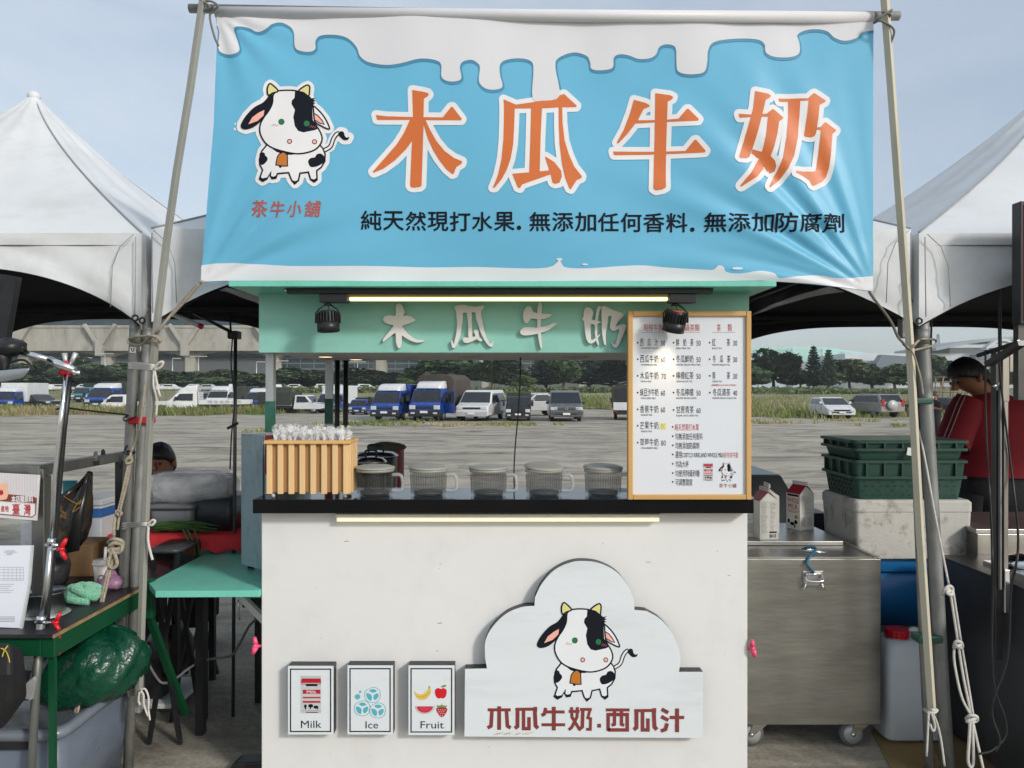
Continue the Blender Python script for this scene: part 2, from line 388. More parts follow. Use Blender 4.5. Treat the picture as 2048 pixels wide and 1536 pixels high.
def grass_mat():
    m = bpy.data.materials.new('grass_blades'); m.use_nodes = True; t = m.node_tree; N = t.nodes.new; K = t.links.new
    b = t.nodes['Principled BSDF']; b.inputs['Roughness'].default_value = 0.8; b.inputs['Specular IOR Level'].default_value = 0.2
    g = N('ShaderNodeNewGeometry'); n = N('ShaderNodeTexNoise'); n.inputs['Scale'].default_value = 0.22; n.inputs['Detail'].default_value = 4; K(g.outputs['Position'], n.inputs['Vector'])
    r = N('ShaderNodeValToRGB'); e = r.color_ramp.elements; e[0].position = 0.38; e[0].color = (0.13, 0.18, 0.05, 1); e[1].position = 0.66; e[1].color = (0.36, 0.29, 0.17, 1)
    k = e.new(0.52); k.color = (0.21, 0.22, 0.09, 1)
    K(n.outputs['Fac'], r.inputs[0]); mx = N('ShaderNodeMix'); mx.data_type = 'RGBA'; mx.blend_type = 'MULTIPLY'; mx.inputs[0].default_value = 1
    rr_ = N('ShaderNodeMapRange'); rr_.inputs['To Min'].default_value = 0.55; rr_.inputs['To Max'].default_value = 1.35; K(g.outputs['Random Per Island'], rr_.inputs['Value'])
    K(r.outputs[0], mx.inputs[6]); K(rr_.outputs[0], mx.inputs[7]); K(mx.outputs[2], b.inputs['Base Color'])
    return m
gm = grass_mat(); mb = MB()
def tuft(x, y, h, n, sp):
    for _ in range(n):
        a = rr.uniform(0, 6.28); px, py = x + rr.gauss(0, sp), y + rr.gauss(0, sp); q = h * rr.uniform(0.5, 1.15); l = q * rr.uniform(0.1, 0.6); w = rr.uniform(0.015, 0.035)
        z = zf(py); d = Vector((math.cos(a), math.sin(a), 0)); s = Vector((1, 0.3 * math.sin(a), 0)) * w
        p = Vector((px, py, z)); mb.add([p - s, p + s, p + d * l * 0.4 + Vector((0, 0, q * 0.65)) + s * 0.6, p + d * l + Vector((0, 0, q))], [(0, 1, 2), (0, 2, 3)])
for _ in range(1500):                               # the near edge on the left
    x = rr.uniform(-34, -13.5); y = edgeY(x) + rr.expovariate(0.35); tuft(x, y, rr.uniform(0.25, 0.6), 9, 0.25)
for _ in range(1500):                               # the strip behind the parked vehicles
    x = rr.uniform(-13, 9); y = edgeY(x) + rr.expovariate(0.12); tuft(x, y, rr.uniform(0.25, 0.6), 8, 0.35)
for _ in range(1900):                               # right
    x = rr.uniform(9, 38); y = edgeY(x) + rr.expovariate(0.13); tuft(x, y, rr.uniform(0.2, 0.6), 8, 0.35)
for _ in range(1300):
    x = rr.uniform(-60, 60); y = rr.uniform(55, 105); tuft(x, y, rr.uniform(0.2, 0.5), 7, 0.5)
for (px, py, n, h) in ((1000, 850, 26, 0.16), (1030, 849, 18, 0.13), (930, 851, 18, .16), (860, 852, 12, .14), (700, 850, 30, 0.2), (1700, 842, 26, 0.16), (1850, 852, 20, .14), (1530, 846, 22, .18), (560, 862, 14, .14), (790, 846, 20, .2)):
    Y = GY(py)
    for _ in range(n): tuft((px - CX) / F * Y + rr.gauss(0, 0.9), Y + rr.gauss(0, .5), h, 8, 0.12)
tag(mb.build('grass', gm), kind='stuff')

# ---------------------------------------------------------------- trees
def leaf_mat(key, a, b_):
    m = bpy.data.materials.new(key); m.use_nodes = True; t = m.node_tree; N = t.nodes.new; K = t.links.new
    b = t.nodes['Principled BSDF']; b.inputs['Roughness'].default_value = 0.75; b.inputs['Specular IOR Level'].default_value = 0.25
    g = N('ShaderNodeNewGeometry'); r = N('ShaderNodeValToRGB'); e = r.color_ramp.elements
    e[0].color = (*a, 1); e[1].color = (*b_, 1); K(g.outputs['Random Per Island'], r.inputs[0]); K(r.outputs[0], b.inputs['Base Color']); return m
leafA = leaf_mat('broad_leaf', (0.028, 0.052, 0.02), (0.08, 0.125, 0.042)); leafB = leaf_mat('pale_leaf', (0.05, 0.075, 0.026), (0.12, 0.16, 0.06)); leafC = leaf_mat('pine_needles', (0.022, 0.042, 0.022), (0.058, 0.09, 0.045))
bark = mat('bark', (0.085, 0.07, 0.055), 0.9, 0, 0.3, 4)
def leaves(mb, c, r, n, s, rng, flat=1.0):
    for _ in range(n):
        d = Vector((rng.gauss(0, 1), rng.gauss(0, 1), rng.gauss(0, 1))).normalized(); k = rng.uniform(0.55, 1.05) ** 0.6
        p = Vector(c) + Vector((d.x * r[0], d.y * r[1], d.z * r[2])) * k
        u = Vector((rng.gauss(0, 1), rng.gauss(0, 1), rng.gauss(0, 1) * flat)).normalized(); v = u.orthogonal().normalized(); a = s * rng.uniform(0.5, 1.3)
        mb.add([p - u * a, p + v * a * 0.6, p + u * a, p - v * a * 0.6], [(0, 1, 2, 3)])
def broad_tree(name, seed, H, Wd, n, m, s=0.42):
    rng = random.Random(seed); t = thing(name, None, 'tree')
    tr = MB(); top = H * 0.62
    tr.tube(smooth_pts([(0, 0, 0), (0.1, 0, H * .2), (-0.05, 0.1, H * .42), (0.1, 0, top)], 4), [0.24 - 0.011 * i for i in range(13)], 7)
    for k in range(6):
        a = k * 1.05 + rng.uniform(-.3, .3); tr.tube([(0, 0, H * (.22 + .05 * k)), (math.cos(a) * Wd * .18, math.sin(a) * Wd * .18, H * (.42 + .04 * k)), (math.cos(a) * Wd * .36, math.sin(a) * Wd * .36, H * (.55 + .05 * k))], [.11, .08, .03], 5)
    tr.build('trunk', bark, t); cr = MB()
    for k in range(17):
        a = rng.uniform(0, 6.28); d = Wd * 0.36 * math.sqrt(rng.random()); z = H * rng.uniform(0.3, 0.86); d *= 1 - 0.55 * max(0, (z / H - .5)) / .4
        q = rng.uniform(0.13, 0.24) * Wd; leaves(cr, (math.cos(a) * d, math.sin(a) * d, z), (q, q, q * 0.72), n // 17, s, rng)
    cr.build('crown', m, t); return t
def pine_tree(name, seed, H, Wd):
    rng = random.Random(seed); t = thing(name, None, 'tree'); MB().tube([(0, 0, 0), (0, 0, H)], [.18, .03], 7).build('trunk', bark, t); cr = MB(); z = H * 0.12; lv = 0
    while z < H * 0.98:
        L = Wd / 2 * (1 - (z / H) ** 1.3) * rng.uniform(.8, 1.1) + .15
        for k in range(7):
            a = lv * 0.6 + k * 0.9 + rng.uniform(-.15, .15)
            for q in range(9):
                f = (q + .6) / 9; leaves(cr, (math.cos(a) * L * f, math.sin(a) * L * f, z + L * f * f * 0.3), (.28, .28, .12), 5, 0.26, rng, 0.5)
        z += H * 0.062; lv += 1
    cr.build('crown', leafC, t); return t
protoA = broad_tree('broadleaf_tree', 1, 8, 8.5, 3400, leafA); protoB = broad_tree('broadleaf_tree', 2, 8, 9.5, 3000, leafB); protoC = broad_tree('broadleaf_tree', 5, 8, 7.5, 3000, leafA)
protoP = pine_tree('conifer_tree', 4, 9, 5.2)
used = {}
def place_tree(p, px, ytop, wpx, Y, label, group, hs=1.0):
    o = p if not used.get(p.name) else copy_tree(p); used[p.name] = True
    x = (px - CX) / F * Y; z = zf(Y) if Y < 130 else 1.45; H = HC + (HY - ytop) / F * Y - z
    H0, W0 = {protoA.name: (8, 8.5), protoB.name: (8, 9.5), protoC.name: (8, 7.5), protoP.name: (9, 5.2)}[p.name]
    o.location = (x, Y, z); o.scale = (wpx / F * Y / W0,) * 2 + (H / H0 * 1.08,); o.rotation_euler = (0, 0, rr.uniform(0, 6.28)); tag(o, label, 'tree', group)
i = 0
row = [(-10, 752, 120), (70, 730, 130), (122, 716, 120), (175, 730, 120), (232, 728, 110), (285, 738, 110), (340, 741, 105), (392, 744, 100), (440, 741, 100), (492, 745, 100), (545, 742, 100), (600, 737, 110), (655, 740, 105), (712, 738, 110), (765, 742, 90)]
for k, (px, yt, w) in enumerate(row):
    place_tree([protoA, protoC, protoB][k % 3 if k % 3 < 2 or k in (2, 8) else 0], px, yt, w * 1.25, 118 + (k * 7) % 17, 'round dark green tree in the row before the concrete viaduct', 'trees before the viaduct')
for k, (px, yt, w) in enumerate([(25, 752, 110), (100, 752, 110), (200, 753, 100), (310, 754, 110), (415, 755, 110), (520, 755, 110), (625, 754, 110), (735, 754, 90), (810, 755, 80)]):
    place_tree([protoC, protoA][k % 2], px, yt, w * 1.3, 104 + (k * 5) % 9, 'low dark green tree in the front of the row before the viaduct', 'low trees before the viaduct')
place_tree(protoA, 893, 712, 185, 112, 'widest spreading dark tree behind the big blue canopy truck', None)
place_tree(protoB, 1052, 752, 62, 100, 'small pale green bushy tree between the dark conifers', None)
place_tree(protoB, 812, 757, 55, 100, 'small yellowish tree left of the widest spreading tree', None)
for k, (px, yt, w) in enumerate([(985, 716, 70), (1022, 712, 66), (1092, 708, 76), (1128, 716, 70), (1178, 705, 80), (1222, 712, 72), (1258, 704, 80), (1300, 708, 74), (1345, 706, 76), (1390, 712, 80), (1440, 709, 76), (1485, 714, 70)]):
    place_tree(protoP if k % 3 else protoC, px, yt, w * 1.35, 108 + (k * 5) % 11, 'dark tree in the tight row behind the grey van' if px < 1250 else 'dark tree of the row hidden behind the menu board', 'dark tight tree row')
place_tree(protoA, 1548, 700, 130, 110, 'large bushy dark tree just right of the menu board', None)
place_tree(protoC, 1500, 735, 90, 106, 'low dark tree beside the right edge of the menu board', None)
place_tree(protoP, 1627, 696, 44, 104, 'tall layered conifer, left one of the pair above the white minivan', None)
place_tree(protoP, 1657, 703, 44, 102, 'tall layered conifer, right one of the pair above the white minivan', None)
for k, (px, yt, w) in enumerate([(1600, 742, 70), (1700, 722, 95), (1745, 728, 85), (1790, 730, 90), (1835, 735, 80), (1885, 714, 85), (1960, 735, 100), (2030, 730, 100)]):
    place_tree([protoA, protoC, protoB][(k * 2) % 3 if k != 3 else 0], px, yt, w * 1.25, 108 + (k * 5) % 13, 'bushy green tree in the row behind the grey off-road car and the man', 'trees behind the right hand cars')
mb = MB(); rng = random.Random(9)                   # clipped hedge across the middle of the field
for k in range(170): leaves(mb, (-30 + k * .42 + rng.uniform(-.2, .2), 92 + rng.uniform(-1, 1), zf(92) + .25 + rng.uniform(-.1, .15)), (.7, .7, .4), 34, 0.26, rng)
solo(mb, 'hedge', leafB, 'long low bright green hedge across the field behind the trucks', 'hedge')
mb = MB()
for k in range(60): leaves(mb, (25 + k * .4 + rng.uniform(-.2, .2), 88 + rng.uniform(-1, 1), zf(88) + .2), (.7, .7, .35), 30, 0.26, rng)
solo(mb, 'hedge', leafB, 'short scrubby hedge under the trees behind the grey off-road car', 'hedge')

# ---------------------------------------------------------------- viaduct, buildings
conc = mat('viaduct_concrete', (0.36, 0.345, 0.30), 0.9, 0, 0.14, 0.5, (1, 1, 0.3), dirt='#3d3a34', dscale=0.35, damt=0.55)
conc_d = mat('dark_grey_wall_panels', (0.12, 0.125, 0.13), 0.9, 0, 0.1, 0.3); glassd = mat('dark_teal_glass', (0.02, 0.045, 0.05), 0.12, 0, 0.4, 0.3, spec=0.8)  # even dark grey for the hall's wall and roof
mullion = mat('grey_mullion', (0.16, 0.17, 0.17), 0.6, 0.2, 0.1)
VY = 175.0; v = thing('viaduct', 'stained concrete elevated road on Y-shaped columns behind the left trees', 'viaduct', ((-1000 * VY / F), VY, 0))
def rz(py, Y): return HC + (HY - py) / F * Y
def rx(px, Y): return (px - CX) / F * Y
x0, x1 = rx(-700, VY), rx(900, VY); mb = MB()
mb.box(x0, x1, VY - 1, VY + 16, rz(702, VY), rz(684, VY)); mb.box(x0, x1, VY - .6, VY, rz(684, VY), rz(651, VY)); mb.box(x0, x1, VY - .8, VY - .6, rz(656, VY), rz(652, VY))
mb.build('deck', conc, v)
for px in (-400, -180, 40, 207, 376, 545, 760):
    mb = MB(); X_ = rx(px, VY); zt = rz(702, VY)
    mb.box(X_ - 1.15, X_ + 1.15, VY + 1, VY + 3.6, 0, zt); mb.box(X_ - 2.2, X_ - 1.15, VY + 3, VY + 5, 0, zt + .0)
    for sgn in (-1, 1): mb.bar((X_, VY - 1.6, rz(697, VY)), (X_ + sgn * 3.6, VY - 1.6, rz(650, VY)), 0.6, 0.9, (0, 1, 0))
    mb.box(X_ - .8, X_ + .8, VY - 2.25, VY - 1.02, rz(712, VY), rz(680, VY)); mb.build('column', conc, v)
    hb = MB(); n = 10; arc = [(X_ - 9.5 * k / n * 1.0, rz(702 + 9 * (1 - k / n) ** 2, VY)) for k in range(n + 1)]
    for sgn in (-1, 1):
        poly = [(X_ + sgn * 1.15, zt), (X_ + sgn * 9.5, zt)] + [(X_ + sgn * (9.5 - (8.35) * k / n), zt - 1.5 * (k / n) ** 2.2) for k in range(1, n + 1)]
        hb.prism(poly, VY + 1.2, VY + 2.2, lambda u, w, d: Vector((u, d, w)))
    hb.build('haunch', conc, v)
b = thing('station_hall', 'long dark glass station building behind the viaduct and the trees', 'building', (rx(300, 215), 215, 0))
BY = 215; mb = MB(); mb.box(rx(-800, BY), rx(1420, BY), BY, BY + 40, 0, rz(702, BY)); mb.build('wall', conc_d, b)
mb = MB(); mb.box(rx(545, BY), rx(1420, BY), BY - .4, BY - .05, rz(755, BY), rz(712, BY)); mb.box(rx(-800, BY), rx(900, BY), BY - .4, BY - .05, rz(690, BY), rz(630, BY)); mb.box(rx(-800, BY), rx(540, BY), BY - .4, BY - .05, rz(716, BY), rz(703, BY)); mb.build('glazing', glassd, b)
mb = MB()
for k in range(33):
    px = 548 + k * 27; mb.box(rx(px, BY) - .12, rx(px, BY) + .12, BY - .6, BY - .41, rz(755, BY), rz(716, BY))
for py in (716, 727, 738, 755): mb.box(rx(545, BY), rx(1420, BY), BY - .66, BY - .61, rz(py, BY) - .2, rz(py, BY) + .2)
mb.build('mullion_grid', mullion, b)
mb = MB(); mb.box(rx(-900, BY), rx(1420, BY), BY - 4, BY + 42, rz(702, BY) + .003, rz(697, BY)); mb.box(rx(-900, BY), rx(910, BY), BY - 3, BY + 42, rz(628, BY), rz(612, BY)); mb.box(rx(-850, BY), rx(900, BY), BY, BY + 40, rz(697, BY) + .003, rz(628, BY) - .003); mb.build('roof', conc_d, b)
for px in (970, 1165, 1245, 1330):                  # paired pale columns showing between the conifers
    o = thing('concrete_column', 'pale concrete column with a forked top showing between the conifers', 'column', (rx(px, 180), 180, 1.4), 'columns between the conifers')
    mb = MB(); X_ = rx(px, 180); mb.box(X_ - .8, X_ + .8, 180, 181.5, 1.4, rz(728, 180)); mb.build('shaft', conc, o)
    mb = MB()
    for sgn in (-1, 1): mb.bar((X_, 179.8, rz(730, 180)), (X_ + sgn * 3.2, 179.8, rz(700, 180)), .7, .7, (0, 1, 0))
    mb.build('fork', conc, o)
mint = mat('mint_steel', C('#a9cfc6'), 0.6, 0, 0.06, 0.2); pale = mat('pale_cladding', C('#c3c9cb'), 0.6, 0, 0.06, 0.1); greyroof = mat('grey_roof_sheet', C('#8f979b'), 0.55, 0.1, 0.08, 0.15, dirt='#6d7377', dscale=.1); dkpanel = mat('blue_grey_panels', C('#5d6a72'), 0.5, 0, 0.1, .2)
TY = 330.0; o = thing('truss_bridge', 'pale mint steel truss bridge far behind the trees on the right', 'bridge', (rx(1620, TY), TY, 0))
mb = MB(); zb, zt_ = rz(730, TY), rz(697, TY); xa, xb = rx(1380, TY), rx(1790, TY)
mb.bar((xa, TY, zb), (xb, TY, rz(722, TY)), 1.4, 1.4); mb.bar((xa, TY + 9, zb), (xb, TY + 9, rz(722, TY)), 1.4, 1.4)
nn = 22
for r_ in (0, 9):
    mb.bar((xa, TY + r_, zt_), (rx(1650, TY), TY + r_, zt_), 1.3, 1.3); mb.bar((rx(1650, TY), TY + r_, zt_), (xb, TY + r_, rz(716, TY)), 1.1, 1.1)
    for k in range(nn):
        f0, f1 = k / nn, (k + 1) / nn; X0, X1 = xa + (xb - xa) * f0, xa + (xb - xa) * f1
        t0 = zt_ if X0 < rx(1650, TY) else zt_ + (rz(716, TY) - zt_) * (X0 - rx(1650, TY)) / (xb - rx(1650, TY)); z0, z1 = zb + (rz(722, TY) - zb) * f0, zb + (rz(722, TY) - zb) * f1
        mb.bar((X0, TY + r_, z0), ((X0 + X1) / 2, TY + r_, t0), .9, .9); mb.bar(((X0 + X1) / 2, TY + r_, t0), (X1, TY + r_, z1), .9, .9)
mb.build('truss', mint, o)
for px in (1525, 1588, 1648): mb = MB(); mb.add([], []); mb.box(rx(px, TY) - 1.2, rx(px, TY) + 6, TY - 1.2, TY - .8, zb, zt_); mb.build('truss_panel', mint, o)
mb = MB(); mb.box(rx(1380, TY), rx(1900, TY), TY - 8, TY - 5, rz(738, TY), rz(733, TY)); mb.box(rx(1560, TY), rx(1900, TY), TY - 9, TY - 8.02, rz(727, TY) - 3, rz(724, TY)); mb.build('deck', greyroof, o)
for k in range(9): mb = MB(); X_ = rx(1400 + 56 * k, TY); mb.box(X_ - 1.2, X_ + 1.2, TY - 7.4, TY - 5.4, 0, rz(738, TY)); mb.build('pier', pale, o)
QY = 300.0; o = thing('arched_station', 'white station with a wavy grey arched roof far behind the man', 'building', (rx(1960, QY), QY, 0))
mb = MB(); mb.box(rx(1690, QY), rx(2300, QY), QY, QY + 30, 0, rz(707, QY)); mb.box(rx(1905, QY), rx(2300, QY), QY + 2, QY + 28, rz(707, QY) + .003, rz(695, QY)); mb.build('wall', pale, o)
def wave(px0, px1, f, th, y0, y1, m, nm):
    mb = MB(); n = 26; top = [(rx(px0 + (px1 - px0) * k / n, QY), rz(f(k / n), QY)) for k in range(n + 1)]
    mb.prism(top + [(x, z - th) for x, z in reversed(top)], QY + y0, QY + y1, lambda u, w, d: Vector((u, d, w))); mb.build(nm, m, o)
wave(1855, 2060, lambda t: 697 - 17 * math.sin(min(1, t * 1.15) * math.pi * 0.62) - 6 * t, 1.2, -6, 26, greyroof, 'arched_roof')
wave(1945, 2010, lambda t: 697 - 17 * math.sin(t * math.pi), 1.0, -9, -6.1, pale, 'gable_arch')
wave(1700, 1830, lambda t: 722 + 4 * t, 1.5, -8, -2, greyroof, 'canopy_roof')
mb = MB(); mb.prism([(rx(a, QY), rz(c, QY)) for a, c in ((1735, 712), (1830, 718), (1830, 736), (1720, 736))], QY - 12, QY - 8.1, lambda u, w, d: Vector((u, d, w))); mb.build('panel_screen', dkpanel, o)
mb = MB(); mb.box(rx(1908, QY), rx(2100, QY), QY - 14, QY - 10, rz(721, QY), rz(712, QY)); mb.build('entrance_roof', dkpanel, o)
o = thing('lattice_tower', 'thin grey lattice mast behind the arched station roof', 'mast', (rx(1876, 420), 420, 0)); mb = MB(); X_ = rx(1876, 420); Ya = 420
for sx_ in (-1, 1): mb.bar((X_ + sx_ * 2.2, Ya, 0), (X_ + sx_ * .4, Ya, rz(668, Ya)), .4, .4)
for k in range(9): z0 = rz(700 - 3.4 * k, Ya); w_ = 1.3 - .09 * k; mb.bar((X_ - w_, Ya, z0), (X_ + w_, Ya, z0 + .9), .25, .25)
mb.build('mast', dkpanel, o)
mb = MB(); bam = mat('weathered_poles', C('#8a7d6b'), 0.9)                          # bamboo frame behind the man
o = thing('pole_scaffold', 'weathered bamboo pole scaffold behind the standing woman in black', 'scaffold', (rx(1890, 60), 60, zf(60)))
for k in range(9): X_ = rx(1855 + k * 15, 60); mb.tube([(X_, 60, zf(60)), (X_ + .05, 60, rz(752 + (k % 3), 60))], .05, 6)
for py in (754, 764, 774, 784): mb.tube([(rx(1855, 60), 59.9, rz(py, 60)), (rx(1980, 60), 59.9, rz(py + 1, 60))], .045, 6)
for k in range(4): mb.tube([(rx(1870 + 28 * k, 60), 59.8, zf(60)), (rx(1885 + 28 * k, 60), 59.8, rz(753, 60))], .045, 6)
mb.build('pole_lattice', bam, o)
lampm = mat('lamp_grey', (0.5, 0.52, 0.53), 0.4, 0.4)
for px, py, two in ((167, 716, 0), (210, 708, 1), (345, 717, 0), (397, 713, 1), (513, 724, 0), (560, 722, 1), (715, 724, 1)):
    Y = 150.0; X_ = rx(px, Y); z = rz(py, Y); o = thing('street_lamp', 'tall thin grey street lamp with flat head in front of the viaduct', 'street lamp', (X_, Y, 1.45), 'street lamps before the viaduct')
    MB().tube([(X_, Y, 1.45), (X_, Y, z)], [.12, .07], 7).build('pole', lampm, o)
    for sgn in ((-1, 1) if two else (1,)): mb = MB(); mb.box(*sorted((X_, X_ + sgn * 1.7)), Y - .2, Y + .2, z - .08, z + .1); mb.build('lamp_head', lampm, o, bevel=.05)
# ================================================================ VEHICLES
tyre = mat('tyre', (0.014, 0.014, 0.014), 0.85, 0, 0.2, 8); rimm = mat('wheel_rim', (0.33, 0.33, 0.34), 0.4, 0.7, 0.1); cglass = mat('car_glass', (0.012, 0.016, 0.02), 0.08, 0, 0.3, 2, spec=0.7)
trimb = mat('dark_trim', (0.02, 0.021, 0.022), 0.55, 0, 0.2, 6); lens = mat('headlight_lens', (0.62, 0.65, 0.68), 0.12, 0.2, 0.1, spec=0.8); redl = mat('tail_light', (0.3, 0.015, 0.02), 0.2, 0, 0.1); platem = mat('number_plate', (0.7, 0.71, 0.7), 0.5, 0, 0.05, 30)
def paint(key, col, rough=0.28): return mat(key, col, rough, 0.0, 0.07, 1.2, coat=0.4, dirt='#6b6250', damt=0.22, dscale=1.3)
blue = paint('blue_truck_paint', C('#123f8f')); white = paint('white_car_paint', C('#cdcfce')); silver = paint('silver_paint', (0.42, 0.43, 0.43)); grey = paint('graphite_paint', (0.085, 0.09, 0.095)); dgrey = paint('charcoal_paint', (0.03, 0.032, 0.034))
black = paint('black_car_paint', (0.008, 0.009, 0.012)); teal = paint('teal_paint', C('#3c7f8c')); steelblue = paint('dull_blue_paint', C('#54708a'))
canv = mat('dark_canvas', (0.04, 0.046, 0.036), 0.9, 0, 0.25, 1.5, bump=0.2, bscale=8); canvb = mat('brown_canvas', (0.06, 0.05, 0.042), 0.9, 0, 0.25, 1.5, bump=0.2, bscale=8); boxw = mat('box_body_white', (0.6, 0.62, 0.63), 0.5, 0, 0.06, 0.8, dirt='#77736a', damt=.3)
def body_mb(prof, W, belt, tum=0.12):
    zt = max(z for _, z in prof); mb = MB(); hw = lambda z: W / 2 * (1 - tum * max(0, (z - belt) / (zt - belt + 1e-6)))
    n = len(prof); tri = tessellate_polygon([[Vector((y, z, 0)) for y, z in prof]])
    vs = [(-hw(z), y, z) for y, z in prof] + [(hw(z), y, z) for y, z in prof]
    mb.add(vs, [tuple(t) for t in tri] + [tuple(n + i for i in reversed(t)) for t in tri] + [(i, (i + 1) % n, n + (i + 1) % n, n + i) for i in range(n)]); return mb, hw
def quad_on(p0, p1, hw, a=0.08, b=0.92, ins=0.9, off=0.012):   # a pane laid on the sloping face between two profile points
    (y0, z0), (y1, z1) = p0, p1; d = Vector((0, y1 - y0, z1 - z0)); nrm = Vector((0, -d.z, d.y)).normalized() * off; L = []
    for t in (a, b):
        y, z = y0 + (y1 - y0) * t, z0 + (z1 - z0) * t
        for s in (-1, 1): L.append(Vector((s * hw(z) * ins, y, z)) + nrm)
    m = MB(); back = [v - nrm * 1.6 for v in L]; m.add(L + back, [(0, 1, 3, 2), (4, 6, 7, 5), (0, 4, 5, 1), (2, 3, 7, 6), (0, 2, 6, 4), (1, 5, 7, 3)]); return m
def side_win(pts, hw, s, off=0.01):
    m = MB(); n = len(pts); o = [Vector((s * (hw(z) + off), y, z)) for y, z in pts]; i = [Vector((s * (hw(z) - 0.02), y, z)) for y, z in pts]
    m.add(o + i, [tuple(range(n)), tuple(range(2 * n - 1, n - 1, -1))] + [(k, (k + 1) % n, n + (k + 1) % n, n + k) for k in range(n)]); return m
def wheel(t, x, y, r, w=0.2):
    s = 1 if x > 0 else -1; m = MB(); m.lathe([(r * .62, -w / 2), (r * .93, -w / 2), (r, -w / 4), (r, w / 4), (r * .93, w / 2), (r * .62, w / 2)], (x - s * w / 2, y, r), 18, True, (s, 0, 0)); o = m.build('wheel', tyre, t)
    m = MB(); m.lathe([(r * .6, w / 2 - .03), (r * .58, w / 2 + .012), (r * .2, w / 2 + .004), (r * .1, w / 2 + .02)], (x - s * w / 2, y, r), 14, True, (s, 0, 0)); m.build('rim', rimm, o)
def bx(t, name, m, x0, x1, y0, y1, z0, z1, bev=0.02):
    q = MB(); q.box(x0, x1, y0, y1, z0, z1); return q.build(name, m, t, bevel=bev)
PLATE = {}
def vehicle(kind, name, label, cat, px, Y, wpx, rot=0, col=None, opt=(), cargo=None, fz=None, sw=None, lift=0):
    """px: column of the front centre (or of the body's middle when turned); wpx: width in photo pixels of the real width W"""
    W = {'truck': 1.7, 'van': 1.9, 'mpv': 1.75, 'suv': 1.8, 'pickup': 1.7}[kind]; s = 0.92 * (wpx / F * Y) / W
    t = thing(name, label, cat, (0, 0, 0)); white_l = white
    if kind == 'truck':
        L, H = 4.6, 1.92; prof = [(0, .42), (0, .95), (.14, 1.08), (.5, 1.78), (.62, 1.86), (1.45, 1.9), (1.5, .42)]; mb, hw = body_mb(prof, W, 1.0, .1); mb.build('cab', col, t, bevel=.05)
        quad_on(prof[2], prof[3], hw, .04, .97, .92).build('windshield', cglass, t)
        for sd_ in (-1, 1): side_win([(.42, 1.1), (.62, 1.68), (1.2, 1.7), (1.2, 1.1)], hw, sd_).build('side_window', cglass, t)
        bx(t, 'grille', trimb, -.5, .5, -.03, .03, .72, .84); bx(t, 'bumper', trimb, -.86, .86, -.1, .2, .26, .62, .04)
        for sd_ in (-1, 1): bx(t, 'headlight', lens, *sorted((sd_ * .5, sd_ * .83)), -.045, .05, .68, .92)
        for sd_ in (-1, 1): bx(t, 'mirror', trimb, *sorted((sd_ * .9, sd_ * 1.06)), .1, .2, 1.15, 1.5); bx(t, 'fog_light', lens, *sorted((sd_ * .5, sd_ * .72)), -.13, -.09, .42, .52, .01)
        for sd_ in (-1, 1): wheel(t, sd_ * .8, .75, .3); wheel(t, sd_ * .8, 3.6, .3)
        bx(t, 'chassis', trimb, -.7, .7, 1.2, L, .4, .6); bx(t, 'load_bed', col if 'colbed' in opt else trimb, -.85, .85, 1.55, L, .6, .85)
        if 'cap' in opt:
            q = MB(); q.rings([[(x * a, y0, z) for x, z in ((-.72, 1.86), (-.66, 1.86 + h), (.66, 1.86 + h), (.72, 1.86))] for a, y0, h in ((.88, .5, .04), (.97, .62, .26), (1, 1.0, .42), (1, 1.5, .46))]); q.build('roof_deflector', white_l, t, bevel=.03)
        if cargo:
            m_, H2, W2 = cargo; q = MB()
            prof2 = [(-W2, .86), (-W2, H2 - .3), (-W2 + .35, H2), (W2 - .35, H2), (W2, H2 - .3), (W2, .86)] if 'ridge' in opt else [(-W2, .86), (-W2, H2), (W2, H2), (W2, .86)]
            q.prism(prof2, 1.58, L, lambda u, w, d: Vector((u, d, w))); q.build('cargo_box', m_, t, bevel=.04)
        if 'door' in opt:
            q = MB(); q.prism([(0, .45), (0, 1.02), (.28, 1.75), (.8, 1.75), (.8, .45)], 0, .06, lambda u, w, d: Vector((.9 + u * .85, .45 - u * .45 + d, w))); dd = q.build('open_door', teal if False else col, t, bevel=.02)
            q = MB(); q.prism([(.12, 1.05), (.33, 1.66), (.72, 1.66), (.72, 1.05)], -.012, .072, lambda u, w, d: Vector((.9 + u * .85, .45 - u * .45 + d, w))); q.build('window', cglass, dd)
    elif kind == 'pickup':
        L = 4.8; prof = [(0, .4), (0, .82), (.75, .98), (1.25, 1.62), (1.45, 1.7), (2.1, 1.7), (2.2, .4)] if 'bonnet' in opt else [(0, .4), (0, .9), (.16, 1.05), (.62, 1.68), (.8, 1.76), (1.7, 1.76), (1.75, .4)]
        mb, hw = body_mb(prof, W, 1.0, .12); mb.build('cab', col, t, bevel=.05); quad_on(prof[2], prof[3], hw, .05, .96, .9).build('windshield', cglass, t); y2 = prof[-1][0]
        for sd_ in (-1, 1):
            side_win([(prof[2][0] + .25, 1.05), (prof[3][0] + .12, 1.58), (y2 - .25, 1.6), (y2 - .25, 1.05)], hw, sd_).build('side_window', cglass, t); wheel(t, sd_ * .8, .75, .3); wheel(t, sd_ * .8, 3.7, .3)
            bx(t, 'headlight', lens, *sorted((sd_ * .5, sd_ * .82)), -.04, .06, .68, .84); bx(t, 'side_board', col, *sorted((sd_ * .84, sd_ * .8)), y2 + .1, L, .72, 1.08, .01); bx(t, 'mirror', trimb, *sorted((sd_ * .9, sd_ * 1.05)), .5, .6, 1.1, 1.35)
        bx(t, 'bumper', trimb, -.85, .85, -.08, .15, .32, .5); bx(t, 'load_bed', trimb, -.8, .8, y2 + .05, L, .5, .72)
